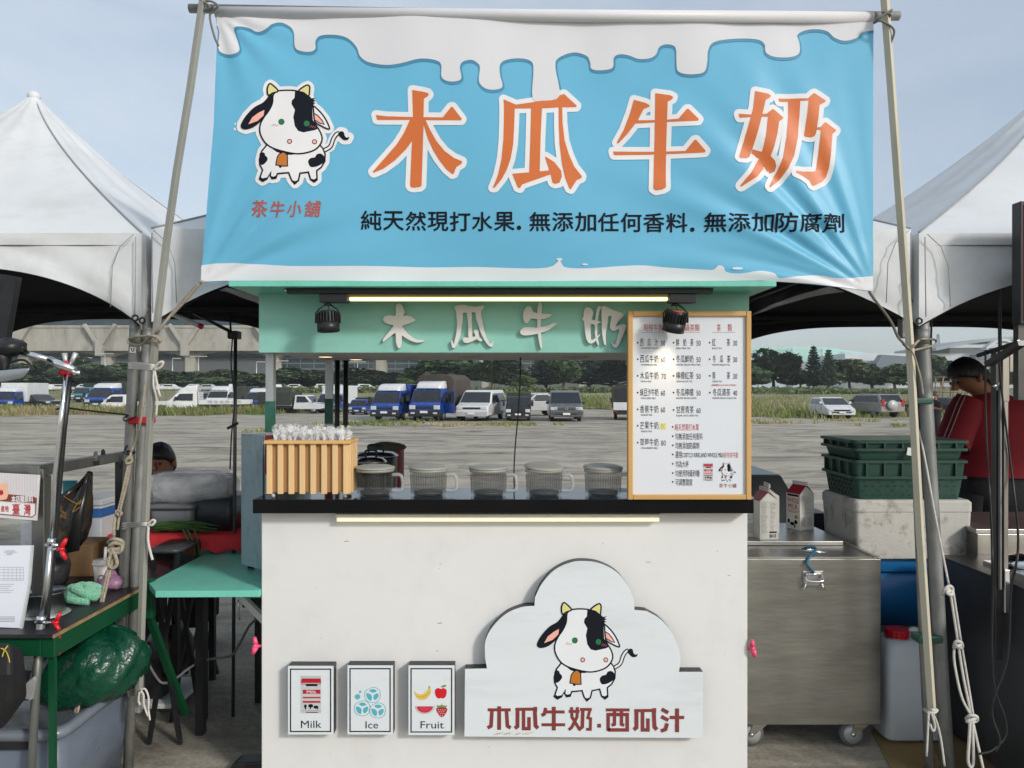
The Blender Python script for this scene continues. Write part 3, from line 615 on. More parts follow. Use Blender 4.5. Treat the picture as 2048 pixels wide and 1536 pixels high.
        if 'rack' in opt:
            q = MB()
            for k in range(6): q.bar((-.8 + .32 * k, y2 + .08, 1.0), (-.8 + .32 * k, y2 + .08, 1.75), .05)
            for z in (1.15, 1.35, 1.55, 1.74): q.bar((-.82, y2 + .08, z), (.82, y2 + .08, z), .05)
            q.build('rack', white_l, t)
        if 'cap' in opt: q = MB(); q.rings([[(x * a, y0, z) for x, z in ((-.72, 1.74), (-.66, 1.74 + h), (.66, 1.74 + h), (.72, 1.74))] for a, y0, h in ((.88, .6, .04), (.97, .85, .3), (1, 1.3, .5), (1, 1.72, .55))]); q.build('roof_deflector', white_l, t, bevel=.03)
        if cargo: m_, H2, W2 = cargo; q = MB(); q.prism([(-W2, .8), (-W2, H2), (W2, H2), (W2, .8)], y2 + .1, L, lambda u, w, d: Vector((u, d, w))); q.build('cargo_box', m_, t, bevel=.05)
    else:
        if kind == 'van': L = 4.7; prof = [(.05, .34), (0, .62), (.06, .92), (.72, 1.12), (1.42, 1.82), (1.75, 1.93), (L - .25, 1.93), (L, 1.2), (L, .34)]; wl = [(1.0, 1.15), (1.5, 1.72), (L - .4, 1.74), (L - .2, 1.18)]
        elif kind == 'mpv': L = 4.5; prof = [(.08, .28), (0, .5), (.08, .74), (.95, 1.0), (1.95, 1.5), (2.5, 1.57), (L - .5, 1.5), (L - .05, 1.0), (L, .3)]; wl = [(1.35, 1.02), (2.1, 1.43), (L - .65, 1.42), (L - .3, 1.05)]
        else: L = 4.4; prof = [(.06, .38), (0, .7), (.1, .95), (1.1, 1.08), (1.75, 1.6), (2.1, 1.7), (L - .4, 1.68), (L - .02, 1.08), (L, .4)]; wl = [(1.35, 1.1), (1.85, 1.55), (L - .5, 1.57), (L - .25, 1.12)]
        mb, hw = body_mb(prof, W, prof[3][1], .15); mb.build('body', col, t, bevel=.06, segs=2)
        quad_on(prof[3], prof[4], hw, .03, .97, .92).build('windshield', cglass, t); quad_on(prof[7], prof[6], hw, .12, .9, .86, -.012).build('rear_window', cglass, t)
        for sd_ in (-1, 1):
            side_win(wl, hw, sd_).build('side_window', cglass, t); wheel(t, sd_ * (W / 2 - .08), .85, .32); wheel(t, sd_ * (W / 2 - .08), L - .85, .32)
            bx(t, 'headlight', lens, *sorted((sd_ * .5, sd_ * (W / 2 - .06))), -.015, .16, prof[2][1] - .2, prof[2][1] - .02, .03); bx(t, 'mirror', col if kind != 'van' else trimb, *sorted((sd_ * W / 2, sd_ * (W / 2 + .17))), prof[3][0] + .35, prof[3][0] + .47, 1.08, 1.25, .03)
            bx(t, 'tail_light', redl, *sorted((sd_ * (W / 2 - .28), sd_ * (W / 2 - .06))), L - .14, L + .015, .8, 1.3 if kind != 'mpv' else 1.0, .02)
        bx(t, 'grille', trimb, -.52, .52, -.02, .05, prof[2][1] - .17, prof[2][1] - .05); bx(t, 'air_intake', trimb, -.62, .62, -.012, .1, .4, .52)
        bx(t, 'bumper', silver if 'silverbump' in opt else col, -W / 2 + .04, W / 2 - .04, -.06, .1, .3, .42 if 'silverbump' not in opt else .6, .03)
        if 'chromebars' in opt:
            for z in (.78, .84): bx(t, 'chrome_strip', rimm, -.7, .7, -.035, -.022, z, z + .015, 0)
        if 'spare' in opt: q = MB(); q.lathe([(.05, -.1), (.32, -.1), (.36, 0), (.32, .1), (.05, .12)], (.15, L + .11, .92), 20, True, (0, 1, 0)); q.build('spare_wheel_cover', silver, t)
        if 'rails' in opt:
            for sd_ in (-1, 1): q = MB(); q.tube([(sd_ * .6, 2.0, 1.74), (sd_ * .6, L - .6, 1.74)], .025, 6); q.build('roof_rail', trimb, t)
    bx(t, 'number_plate', platem, -.2, .2, -.135, -.105, .47 if kind == 'truck' else .43, .6 if kind == 'truck' else .56, 0)
    if kind != 'truck' and kind != 'pickup': bx(t, 'rear_plate', platem, -.2, .2, L + .02, L + .03, .62, .75, 0)
    x = (px - CX) / F * Y; t.scale = (s, s, s * (.9 if Y < 43 else .76)); t.rotation_euler = (0, 0, R(rot)); t.location = (x, Y, (zf(Y) if Y > 42 else 0) + lift); t['_w'] = [0, 0, 0]; return t

# left part of the lot, from the frame edge to the stall
vehicle('truck', 'box_truck', 'box truck with blue cab and tall white cargo box at the far left', 'truck', 2, 50, 50, 4, blue, ('cap',), (boxw, 2.75, .95))
vehicle('suv', 'parked_car', 'low dark grey car sunk in the grass left of the chrome stand', 'car', 112, 52, 48, 70, dgrey)
vehicle('truck', 'canopy_truck', 'dull teal truck far behind, beside the blue truck with big white roof cap', 'truck', 158, 66, 40, -10, teal, (), (canv, 2.4, .9))
vehicle('truck', 'canopy_truck', 'blue truck with big white roof cap left of the double tent poles', 'truck', 193, 51, 58, -8, blue, ('cap',), (canv, 2.45, .95))
vehicle('pickup', 'pickup_truck', 'white pickup with a load rack just left of the double tent poles', 'pickup truck', 208, 47, 50, -78, white, ('rack',))
vehicle('van', 'parked_van', 'dull blue van behind the long white pickup', 'van', 350, 56, 44, -12, steelblue)
pk_ = vehicle('pickup', 'pickup_truck', 'long white pickup with lettered side board and raised roof cap', 'pickup truck', 338, 46, 60, -76, white, ('rack', 'cap'))
vehicle('truck', 'canopy_truck', 'dark windscreen truck with white roof cap behind the long white pickup', 'truck', 432, 54, 48, -5, white, ('cap',), (canv, 2.3, .9))
vehicle('truck', 'canopy_truck', 'blue truck with white roof cap beside the thin black lamp stand', 'truck', 507, 50, 48, -10, blue, ('cap',), (canv, 2.4, .9))
vehicle('pickup', 'canopy_truck', 'white cab truck with dark green canopy facing right behind the straws', 'truck', 655, 46, 52, 82, white, ('bonnet',), (canv, 2.0, .95))
vehicle('truck', 'box_truck', 'tall white box truck with blue cab behind the rear posts', 'truck', 655, 47, 48, -5, blue, ('cap',), (boxw, 2.75, .98))
vehicle('truck', 'canopy_truck', 'small blue truck with dark canopy right of the rear posts', 'truck', 714, 43, 40, -12, blue, (), (canv, 2.1, .88))
vehicle('truck', 'canopy_truck', 'bright blue truck with white cap and dark canopy parked nose forward', 'truck', 769, 35.5, 66, -14, blue, ('cap', 'colbed'), (blue, 2.28, .9))
vehicle('truck', 'canopy_truck', 'biggest blue truck with tall brown ridge canopy and open door', 'truck', 849, 35, 72, -14, blue, ('cap', 'ridge', 'door', 'colbed'), (canvb, 2.72, 1.06))
vehicle('van', 'parked_van', 'white van with silver lower bumper beside the open truck door', 'van', 943, 35, 74, -12, white, ('silverbump',))
vehicle('suv', 'parked_car', 'silver estate car half hidden behind the white van', 'car', 1012, 41, 60, -60, silver)
vehicle('truck', 'canopy_truck', 'black small truck with dark canopy behind the hanging cable', 'truck', 1036, 35, 54, -2, black, ('paintbumper',), (canv, 2.18, .86))
vw_ = vehicle('van', 'parked_van', 'dark grey van standing alone left of the menu board', 'van', 1133, 34.5, 74, -1, grey, ('chromebars',))
q = MB(); q.tube([(.085 * math.cos(k * math.pi / 8), -.045, .81 + .085 * math.sin(k * math.pi / 8)) for k in range(17)], .014, 6); q.tube([(-.06, -.045, .86), (-.025, -.045, .74), (0, -.045, .82), (.025, -.045, .74), (.06, -.045, .86)], .012, 6); q.build('round_badge', rimm, vw_)
t = vehicle('truck', 'canopy_truck', 'grey truck seen from behind, cut off by the menu board', 'truck', 1252, 39.5, 54, 172, dgrey, ('ridge',), (canv, 2.5, .95))
for k, (nm, m_, q) in enumerate((('tailgate', boxw, (-.85, .85, 4.6, 4.64, .7, 1.25)), ('rear_shade_panel', trimb, (-.75, .75, 4.6, 4.62, 1.3, 2.2)), ('tail_light', redl, (-.8, -.6, 4.6, 4.66, .56, .66)), ('tail_light', redl, (.6, .8, 4.6, 4.66, .56, .66)))): bx(t, nm, m_, *q)  # dark panel stands in for the shade in the canopy's open back
t = vehicle('mpv', 'parked_car', 'white minivan parked at the grass edge right of the menu board', 'car', 1684, 37.5, 58, -6, white)
vehicle('suv', 'parked_car', 'grey off-road car with round spare wheel cover on its back', 'car', 1697, 42.5, 56, -168, paint('mid_grey_paint', (.19, .19, .19)), ('spare', 'rails'))
vehicle('suv', 'parked_car', 'dark off-road car half hidden by the right tent pole', 'car', 1806, 43, 56, -158, dgrey)
pr = Print(lambda u, v, l: Vector((.842 + l, u, v)))
for i, ch in enumerate('開發有限公司'): pr.text(ch, 2.35 + i * .34, 1.03, 2.35 + i * .34 + .24, .80, mat('faded_lettering', C('#7f8488'), .6), .006)
pr.build('side_lettering', pk_)
# rows of tiny cars under the far trees
spk = thing('distant_car', None, 'car'); q, _ = body_mb([(0, .3), (0, .7), (.9, .95), (1.6, 1.45), (3.4, 1.45), (4.2, .95), (4.3, .3)], 1.7, .95, .15); q.build('body', white, spk, bevel=.05); q = MB(); q.box(-.87, .87, 1.5, 3.4, 1.0, 1.3); q.build('window_band', cglass, spk)
kk = 0
for (a, b_, n) in ((85, 235, 6), (300, 480, 7), (545, 770, 8)):
    for k in range(n):
        o = spk if kk == 0 else copy_tree(spk); kk += 1; Y = 99 + (k * 3) % 5; px = a + (b_ - a) * (k + .4) / n
        o.location = ((px - CX) / F * Y, Y, zf(Y)); o.scale = (.62, .62, .6); o.rotation_euler = (0, 0, R(90 if k % 3 else 20)); tag(o, 'tiny parked car in the far row under the dark trees', 'car', 'cars in the far row under the trees')
        if k % 4 == 1:
            for ch in o.children:
                if ch.name.startswith('body'): ch.data = ch.data.copy(); ch.data.materials[0] = grey if k % 8 == 1 else silver
# ================================================================ THE DRINK STALL
SY = 2.95                                            # plane of the stall front
mintp = mat('mint_laminate', C('#88c0b3'), 0.42, 0, 0.04, 3, dirt='#557f74', dscale=5, damt=0.25); mintd = mat('mint_board', C('#70c2ae'), 0.4, 0, 0.05, 3, dirt='#5b8d80', dscale=7, damt=.35)
panelw = mat('white_laminate_panel', (0.70, 0.70, 0.685), 0.38, 0, 0.025, 1.2, dirt='#8d8a82', dscale=4.5, damt=0.12); counterb = mat('gloss_black_counter', (0.006, 0.006, 0.007), 0.10, 0, 0.3, 4, spec=0.22); soffitm = mat('soffit_white', (0.55, 0.54, 0.52), 0.5, 0, 0.04)
S = thing('drink_stall', 'mint and white drink stall with black counter and raised white lettering', 'stall', (0, SY, 0))
xl, xr = P(523, 0, SY).x, P(1495, 0, SY).x; zc0 = P(0, 1027, 2.88).z; zc1 = P(0, 999, 2.88).z
mb = MB(); mb.box(xl, xr, SY, SY + .03, .075, zc0); mb.build('front_panel', panelw, S, bevel=.003)
for a, b in ((xl, xl + .025), (xr - .025, xr)): mb = MB(); mb.box(a, b, SY + .032, SY + .72, .075, zc0 - .003); mb.build('side_panel', panelw, S)
mb = MB(); mb.box(P(505, 0, 2.88).x, P(1508, 0, 2.88).x, 2.88, 3.225, zc0, zc1); mb.build('counter_top', counterb, S, bevel=.003)
hz0, hz1 = P(0, 705, SY).z, P(0, 573, 2.74).z; hx0, hx1 = P(518, 0, SY).x, P(1498, 0, SY).x
mb = MB(); mb.box(hx0, hx1, SY, SY + .02, hz0, hz1); header = mb.build('fascia_board', mintp, S)
mb = MB(); mb.box(hx0, hx1, SY + .021, SY + .88, hz0 + .002, hz0 + .02); mb.build('soffit', soffitm, S)
mb = MB(); mb.box(hx0, hx0 + .02, SY + .021, SY + .88, hz0 + .022, hz1); mb.box(hx1 - .02, hx1, SY + .021, SY + .88, hz0 + .022, hz1); mb.build('roof_side', mintp, S)
mb = MB(); mb.box(P(457, 0, 2.74).x, P(1553, 0, 2.74).x, 2.74, SY + .95, hz1, P(0, 562, 2.74).z); mb.build('roof_board', mintd, S, bevel=.002)
alu = mat('aluminium_post', (0.5, 0.51, 0.51), 0.4, 0.8, 0.1, 6, (1, 1, .2), dirt='#575a58', dscale=5)
def reflecting_post(px, Y, w, name='post'):
    x = P(px, 0, Y).x; mb = MB(); mb.box(x - w / 2, x + w / 2, Y, Y + w, zc1 + .001, hz0 + .001); o = mb.build(name, alu, S)
    for z0, z1, k in ((.44, .66, 0), (.14, .42, 1)):  # coloured sleeves stand in for reflections on the bare aluminium
        mb = MB(); h = hz0 - zc1; mb.box(x - w / 2 - .002, x + w / 2 + .002, Y - .002, Y + w * .6, zc1 + h * z0, zc1 + h * z1); mb.build('reflection_sleeve', mat('green_reflection', C('#27574a'), 0.5, 0, 0.3, 20) if k == 0 else mat('red_reflection', C('#74202b'), 0.45, 0, 0.2, 20), o)
reflecting_post(539, 3.02, .032); reflecting_post(657, 3.72, .034)
for px, Y in ((1478, 3.02), (1408, 3.72)): x = P(px, 0, Y).x; mb = MB(); mb.box(x - .018, x + .018, Y, Y + .036, zc1 + .001, hz0 + .001); mb.build('post', alu, S)
glow = mat('lit_lamp', (1, .8, .5), 0.5, emit=((1.0, .74, .36), 2.2), var=0)
for px, Y, lit in ((651, 3.3, 1), (712, 3.62, 1), (935, 3.42, 0), (1150, 3.42, 0)):
    x = P(px, 0, Y).x; mb = MB(); mb.lathe([(.03, -.004), (.062, -.004), (.06, .004)], (x, Y, hz0), 24, False); o = mb.build('downlight', soffitm, S); mb = MB(); mb.lathe([(.001, 0), (.03, 0), (.03, -.003), (.001, -.003)], (x, Y, hz0 - .001), 20, False); mb.build('lamp_disc', glow if lit else mat('unlit_lamp', (0.4, .36, .32), 0.5), o)
# casters below the panel (just out of frame) carry the stall
for x in (xl + .1, xr - .1):
    for y in (SY + .1, SY + .65): mb = MB(); mb.lathe([(.012, -.015), (.037, -.015), (.037, .015), (.012, .015)], (x, y, .038), 14, True, (1, 0, 0)); mb.box(x - .02, x + .02, y - .03, y + .03, .06, .074); mb.build('caster', blackp, S)
# raised white characters on the fascia
def tr(pts, ox, oy, k): return [(ox + x * k, oy + y * k) for x, y in pts]
HL = {'a': ((760, 600), [[(490,480),(495,200),(530,130),(600,118),(680,160),(730,280),(770,375),(740,430),(730,490),(900,490),(1010,540),(1080,610),(1020,680),(880,730),(710,785),(700,830),(820,990),(960,1120),(1150,1225),(1280,1235),(1365,1230),(1330,1280),(1200,1310),(1080,1300),(900,1230),(740,1130),(680,1105),(670,1320),(640,1440),(595,1490),(545,1440),(500,1300),(475,1020),(330,1120),(200,1220),(120,1290),(95,1270),(120,1180),(300,960),(420,790),(280,750),(160,690),(100,610),(140,520),(230,485),(350,475)]]),
 'b': ((895, 600), [[(210,240),(280,180),(400,155),(530,145),(640,180),(860,205),(1070,170),(1120,200),(1110,260),(1040,330),(1040,480),(1080,700),(1140,960),(1220,1200),(1310,1330),(1360,1310),(1375,1265),(1405,1275),(1405,1330),(1390,1420),(1340,1440),(1260,1400),(1150,1260),(1030,1020),(950,780),(880,560),(850,385),(740,385),(600,395),(480,400),(475,560),(440,830),(400,1080),(330,1290),(240,1460),(190,1475),(145,1450),(120,1330),(120,1260),(150,1250),(195,1350),(225,1240),(280,1000),(295,700),(280,480),(260,320)],
   [(595,380),(740,380),(748,700),(765,1140),(650,1150),(640,800),(610,500)], [(470,1220),(500,1160),(560,1150),(660,1160),(770,1135),(850,1120),(840,1050),(800,980),(830,930),(890,915),(950,950),(960,1060),(990,1150),(1070,1220),(1040,1275),(980,1260),(900,1210),(780,1270),(650,1315),(560,1320),(500,1290)]]),
 'c': ((1035, 600), [[(620,180),(650,90),(690,80),(740,110),(750,240),(735,420),(715,700),(720,1000),(740,1300),(750,1470),(710,1480),(660,1280),(620,1000),(605,700),(612,400)], [(170,480),(185,370),(230,260),(300,200),(380,195),(430,240),(490,370),(610,410),(740,425),(900,430),(1040,450),(1020,490),(900,560),(740,590),(600,590),(420,575),(340,680),(265,720),(215,680),(180,590)],
   [(75,980),(120,900),(210,845),(320,840),(600,850),(760,825),(920,790),(1080,720),(1180,730),(1180,770),(1050,860),(900,950),(720,1010),(560,1050),(340,1085),(180,1085),(100,1040)]]),
 'd': ((1160, 600), [[(60,560),(110,500),(105,400),(130,290),(200,225),(280,235),(360,300),(400,400),(370,520),(350,620),(320,760),(325,1000),(340,1215),(420,1200),(480,1150),(600,1055),(610,1080),(520,1200),(470,1265),(400,1320),(330,1340),(250,1310),(190,1180),(150,950),(120,670),(70,610)],
   [(450,625),(470,560),(490,400),(520,260),(560,195),(620,200),(690,235),(640,280),(600,320),(560,520),(545,640),(660,690),(540,735),(530,900),(525,1060),(545,1200),(580,1370),(555,1390),(500,1300),(470,1150),(450,1000),(440,760),(330,755),(340,615)],
   [(660,260),(740,180),(850,230),(1050,330),(1250,390),(1330,450),(1300,530),(1180,650),(1090,800),(1200,780),(1350,745),(1420,790),(1390,900),(1330,1050),(1240,1260),(1170,1400),(1100,1470),(1030,1440),(970,1330),(970,1310),(1040,1370),(1090,1340),(1150,1130),(1195,910),(1080,940),(990,945),(920,860),(930,700),(965,520),(860,510),(840,700),(810,900),(785,1100),(795,1360),(770,1385),(740,1360),(690,1150),(665,900),(660,600)]])}
letterw = mat('raised_letter_white', (0.66, 0.65, 0.63), 0.5, 0, 0.04, 8)
for k, ((ox, oy), polys) in HL.items():
    mb = MB()
    for i, pl in enumerate(polys):
        q = [(p.x, p.y) for p in smooth_pts([(x, y, 0) for x, y in tr(pl, ox, oy, 100 / 1536)], 3, True)]
        mb.prism(q, SY - .016 - .0006 * i, SY - .002, lambda u, w, d: P(u, w, SY - .01) * 1 + Vector((0, d - (SY - .01), 0)))
    mb.build('raised_character', letterw, header)

# ---- track light rail, tube lights and spotlights
tY = 2.80
t = thing('light_track', 'black lighting track fixed under the mint roof edge', 'light track', P(1000, 581, tY))
mb = MB(); a, b = P(575, 576, tY), P(1424, 576, tY); mb.box(a.x, b.x, tY - .018, tY + .018, P(0, 588, tY).z, hz1 - .001); mb.build('rail', blackm, t, bevel=.002)
mb = MB(); mb.tube([P(569, 580, tY), P(583, 582, tY)], .007, 8); mb.build('end_screw', chrome, t)
tubem = mat('lit_led_tube', (1, .9, .6), 0.4, emit=((1.0, .80, .42), 1.05), var=0); tubew = mat('tube_housing', (0.7, .68, .6), .4)
def tube_light(x0, x1, y0, y1, Y, label, m, hm):
    t = thing('tube_light', label, 'tube light', P((x0 + x1) / 2, y1, Y)); mb = MB(); a, b = P(x0, y0, Y), P(x1, y1, Y); zm = a.z + (b.z - a.z) * .45
    mb.box(a.x, b.x, Y - .012, Y + .016, zm + .0008, a.z); mb.build('housing', hm, t, bevel=.002); mb = MB(); mb.box(a.x + .004, b.x - .004, Y - .012, Y + .012, b.z, zm); mb.build('diffuser', m, t, bevel=.004)
tube_light(697, 1337, 589, 602, tY + .005, 'long lit warm tube light under the black track above the lettering', tubem, mat('tube_brass', C('#8a7a3a'), .4))
tube_light(672, 1320, 1027.5, 1043, 2.925, 'long dim white tube light under the black counter edge', mat('dim_led_tube', (.8, .76, .6), .4, emit=((1, .86, .55), .28), var=0), tubew)
def spotlight(px, label, lit, tilt):
    t = thing('spotlight', label, 'spotlight', P(px, 640, tY)); c = P(px, 597, tY)
    mb = MB(); a, b = (P(px - 15, 588, tY), P(px + 41, 606, tY)) if not lit else (P(px - 14, 588, tY), P(px + 40, 607, tY)); mb.box(a.x, b.x, tY - .02, tY + .02, b.z, a.z - .001); mb.build('adapter', blackm, t, bevel=.003)
    top = P(px, 607, tY); mb = MB(); mb.tube([top, top - Vector((0, 0, .008))], .012, 10)
    hc = P(px, 640, tY); r = .043; w = .046
    for s in (-1, 1): mb.tube([top + Vector((s * .008, 0, -.004)), top + Vector((s * w * .75, 0, -.022)), hc + Vector((s * w, 0, .026)), hc + Vector((s * w, 0, -.012))], .0035, 6)
    mb.build('yoke', blackm, t); d = Vector((tilt[0], tilt[1], -1)).normalized(); q = Vector((0, 0, -1)).rotation_difference(d).to_matrix(); h = hc + Vector((0, 0, .004))
    mb = MB(); mb.lathe([(.03, .03), (.034, .028), (.034, -.012), (.042, -.014), (.042, -.048), (.036, -.05), (.034, -.04), (.001, -.04)], (0, 0, 0), 26); mb.v = [h + q @ v for v in mb.v]; mb.build('lamp_head', blackm, t)
    mb = MB()
    for k in range(22): a_ = 2 * math.pi * k / 22; u = Vector((math.cos(a_), math.sin(a_), 0)); mb.bar(u * .038 + Vector((0, 0, -.012)), u * .038 + Vector((0, 0, .026)), .0035, .009, u)
    mb.v = [h + q @ v for v in mb.v]; mb.build('cooling_fins', mat('dark_alloy', (.05, .05, .05), .35, .7) if not lit else blackm, t)
    mb = MB(); mb.lathe([(.001, .032), (.024, .032), (.024, .0295), (.001, .0295)], (0, 0, 0), 18); mb.v = [h + q @ v for v in mb.v]; mb.build('back_cap', mat('orange_cap', C('#b0552b'), .5) if lit else blackm, t)
    mb = MB(); mb.lathe([(.001, -.0395), (.031, -.0395), (.031, -.0385), (.001, -.0385)], (0, 0, 0), 18); mb.v = [h + q @ v for v in mb.v]; mb.build('lamp_lens', glow if lit else mat('unlit_lens', (.3, .3, .3), .1), t)
    mb = MB(); mb.tube(smooth_pts([top, top + Vector((.004, -.006, -.02)), h + q @ Vector((.006, 0, .03))], 4), .0025, 6); mb.build('wire', blackp, t)
    return h, d
spotlight(656, 'black spotlight on the left end of the lighting track', 0, (0.05, 0.0))
h, d = spotlight(1351, 'black spotlight with orange back cap aimed at the menu board', 1, (-.16, .30))
ld = bpy.data.lights.new('spotlight_beam', 'SPOT'); ld.energy = 1.4; ld.color = (1, .74, .38); ld.spot_size = R(62); ld.spot_blend = .9; ld.shadow_soft_size = .02
lo = bpy.data.objects.new('spotlight_beam', ld); COL.objects.link(lo); lo.location = h + d * .056; lo.rotation_euler = d.to_track_quat('-Z', 'Y').to_euler()

# ---------------------------------------------------------------- cow emblem
def cow(pr, ox, oy, kx, ky, L=.002, halo=0, white_=None, lw=1.0):
    wm = white_ or print_white; T = lambda pts: [(ox + x * kx, oy + y * ky) for x, y in pts]; k = (kx + ky) / 2; st = .00014
    head = [(440,172),(555,165),(640,178),(740,225),(780,310),(800,480),(850,570),(872,640),(850,705),(790,760),(690,792),(600,795),(480,770),(380,735),(310,680),(265,590),(270,500),(320,410),(350,350),(385,250),(395,205)]
    ear1 = [(388,215),(395,270),(380,330),(340,400),(280,470),(200,535),(120,558),(80,540),(80,500),(130,420),(210,340),(290,295),(330,250),(355,220)]
    ear2 = [(780,320),(840,365),(900,440),(942,530),(930,545),(870,520),(800,475),(780,390)]; horn1 = [(345,218),(333,160),(345,115),(362,102),(385,115),(440,172),(385,195)]; horn2 = [(640,172),(690,130),(730,112),(748,130),(748,170),(738,222),(690,190)]
    body = [(330,710),(280,770),(258,850),(262,905),(290,955),(270,1010),(258,1045),(290,1068),(335,1045),(375,975),(368,1015),(388,1046),(425,1040),(440,995),(550,985),(572,1050),(600,1087),(637,1055),(655,985),(735,970),(755,1040),(790,1068),(820,1045),(815,955),(860,920),(895,860),(898,790),(880,740),(850,705)]
    tail = [(890,755),(950,715),(980,640),(1010,595),(1040,582)]; tuft = [(1025,590),(1050,565),(1080,570),(1090,605),(1110,625),(1135,615),(1120,645),(1080,648),(1050,625)]
    if halo:
        h = 0
        for s in (head, ear1, ear2, horn1, horn2, body, tuft): pr.halo(T(s), halo, wm, L - .0012 + h); h += .00001
        pr.halo(T(tail), halo, wm, L - .0011, closed=False)
    o = 15 * k * lw
    pr.stroke(T(tail), 44 * k, print_black, L, 4); pr.stroke(T(tail), 20 * k, wm, L + st, 4); pr.poly(T(tuft), print_black, L + 2 * st, 3)
    pr.poly(T(body), wm, L + 2 * st); pr.stroke(T(body), o, print_black, L + 3 * st, 0, True)
    for p in ([(262,790),(285,780),(310,790),(315,810),(338,835),(335,865),(300,900),(270,903),(258,850)], [(735,870),(760,835),(800,825),(820,795),(860,788),(892,820),(890,865),(845,900),(800,918),(755,918)]): pr.poly(T(p), print_black, L + 4 * st, 3)
    for p in ([(258,1015),(290,1038),(335,1030),(325,1055),(295,1068),(262,1050)], [(368,1015),(400,1025),(435,1012),(425,1042),(390,1046)], [(572,1052),(605,1062),(640,1048),(622,1080),(600,1087),(582,1075)], [(755,1032),(790,1042),(820,1022),(815,1060),(790,1068),(768,1055)]): pr.poly(T(p), print_black, L + 4 * st)
    pr.poly(T([(370,735),(480,775),(560,795),(640,795),(580,808),(520,808),(430,780)]), print_black, L + 4 * st)
    pr.ell(*T([(468, 925)])[0], 14 * kx, 14 * ky, print_black, L + 4.5 * st); b = [(480,785),(490,780),(510,785),(535,810),(540,920),(500,922),(422,908),(435,830),(455,800)]; pr.poly(T(b), print_bell, L + 5 * st); pr.stroke(T(b), o * .7, print_black, L + 6 * st, 0, True)
    pr.poly(T(ear2), wm, L + 4 * st); pr.stroke(T(ear2), o, print_black, L + 5 * st, 3, True); pr.poly(T([(780,385),(830,415),(870,460),(892,500),(850,490),(785,450)]), print_pink, L + 5.5 * st); pr.stroke(T([(780,385),(830,415),(870,460),(892,500),(850,490),(785,450)]), o * .7, print_black, L + 5.8 * st)
    pr.poly(T(head), wm, L + 7 * st, 4); pr.stroke(T(head), o, print_black, L + 8 * st, 4, True)
    pr.poly(T(ear1), print_black, L + 9 * st, 3); pr.poly(T([(308,365),(300,420),(240,475),(150,508),(190,440),(250,395)]), print_pink, L + 10 * st)
    pr.poly(T([(605,172),(640,172),(700,190),(745,225),(770,245),(810,238),(785,258),(812,268),(780,280),(808,295),(775,300),(778,400),(782,460),(830,545),(800,560),(740,572),(690,583),(640,570),(605,520),(590,430),(605,360),(570,300),(575,265),(600,240)]), print_black, L + 9 * st)
    for hn in (horn1, horn2): pr.poly(T(hn), print_horn, L + 10 * st); pr.stroke(T(hn), o, print_black, L + 11 * st, 3, True)
    for (x, y), r in (((474, 480), 31), ((722, 495), 29)): pr.ell(*T([(x, y)])[0], r * kx, r * ky, print_green, L + 11 * st)
    for x in (556, 799): pr.ell(*T([(x, 675)])[0], 25 * kx, 25 * ky, print_black, L + 10 * st); pr.ell(*T([(x, 675)])[0], 17 * kx, 17 * ky, print_pink, L + 11 * st)
    for a, b in (((378, 522), (400, 503)), ((398, 522), (420, 505)), ((420, 527), (442, 510)), ((755, 532), (772, 512)), ((775, 537), (792, 516)), ((797, 542), (808, 524))): pr.stroke(T([a, b]), 5 * k, print_blush, L + 12 * st)

# ---------------------------------------------------------------- banner
BYY = 2.79
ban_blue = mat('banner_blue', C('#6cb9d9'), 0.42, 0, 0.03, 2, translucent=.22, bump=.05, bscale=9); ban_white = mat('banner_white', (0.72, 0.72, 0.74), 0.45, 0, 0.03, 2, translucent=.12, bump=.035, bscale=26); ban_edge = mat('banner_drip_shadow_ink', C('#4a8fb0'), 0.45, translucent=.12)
orange = mat('orange_ink', C('#c9692f'), 0.45, 0, 0.03); redbrown = mat('red_brown_ink', C('#a2534d'), 0.5, 0, 0.04)
def wave(px, py):
    w = .010 * math.sin(px / 190 + py / 260 + .8) + .006 * math.sin(px / 77 - py / 140)
    w += .0016 * math.sin(px / 23 + py / 90) * max(0, 1 - abs(py - 90) / 120)
    dx, dy = 1750 - px, 590 - py; r = math.hypot(dx, dy); a = math.atan2(dy, dx)
    w += .0095 * min(1, r / 190) * math.exp(-((r - 120) / 330) ** 2) * (math.sin(23 * a + .6) + .45 * math.sin(41 * a + 2 + r / 160)) * math.exp(-((a - .66) / .62) ** 2)
    dx, dy = px - 395, 575 - py; r = math.hypot(dx, dy); a = math.atan2(dy, dx)
    w += .010 * min(1, r / 170) * math.exp(-((r - 90) / 250) ** 2) * (math.sin(17 * a + 1.2) + .4 * math.sin(31 * a + r / 120)) * math.exp(-((a - .75) / .5) ** 2)
    dx, dy = px - 432, py - 20; r = math.hypot(dx, dy); a = math.atan2(dy, dx); w += .006 * min(1, r / 80) * math.exp(-r / 130) * math.sin(15 * a)
    if py > 440: w += .0022 * math.sin(px / 41 + py / 19 + 2 * math.sin(px / 160)) * min(1, (py - 440) / 60) * min(1, max(0, (575 - py) / 30))
    return w
def banfn(px, py, l): return P(px, py, BYY) + Vector((0, wave(px, py) - l, 0))
def bl(py): 
    K = [(0, 428), (24, 430), (60, 437), (250, 430), (400, 416), (565, 402), (600, 400)]
    for (a, x0), (b, x1) in zip(K, K[1:]):
        if py <= b: return x0 + (x1 - x0) * (py - a) / (b - a)
    return 400
def btop(px): return 24 + 12 * (px - 430) / 1315
def bbot(px): return 565 if px < 445 else (563 if px < 1520 else 563 + 21 * ((px - 1520) / 225) ** 1.3)
B = thing('banner', 'wide sky blue banner with orange white edged characters and a cow emblem', 'banner', P(1080, 563, BYY))
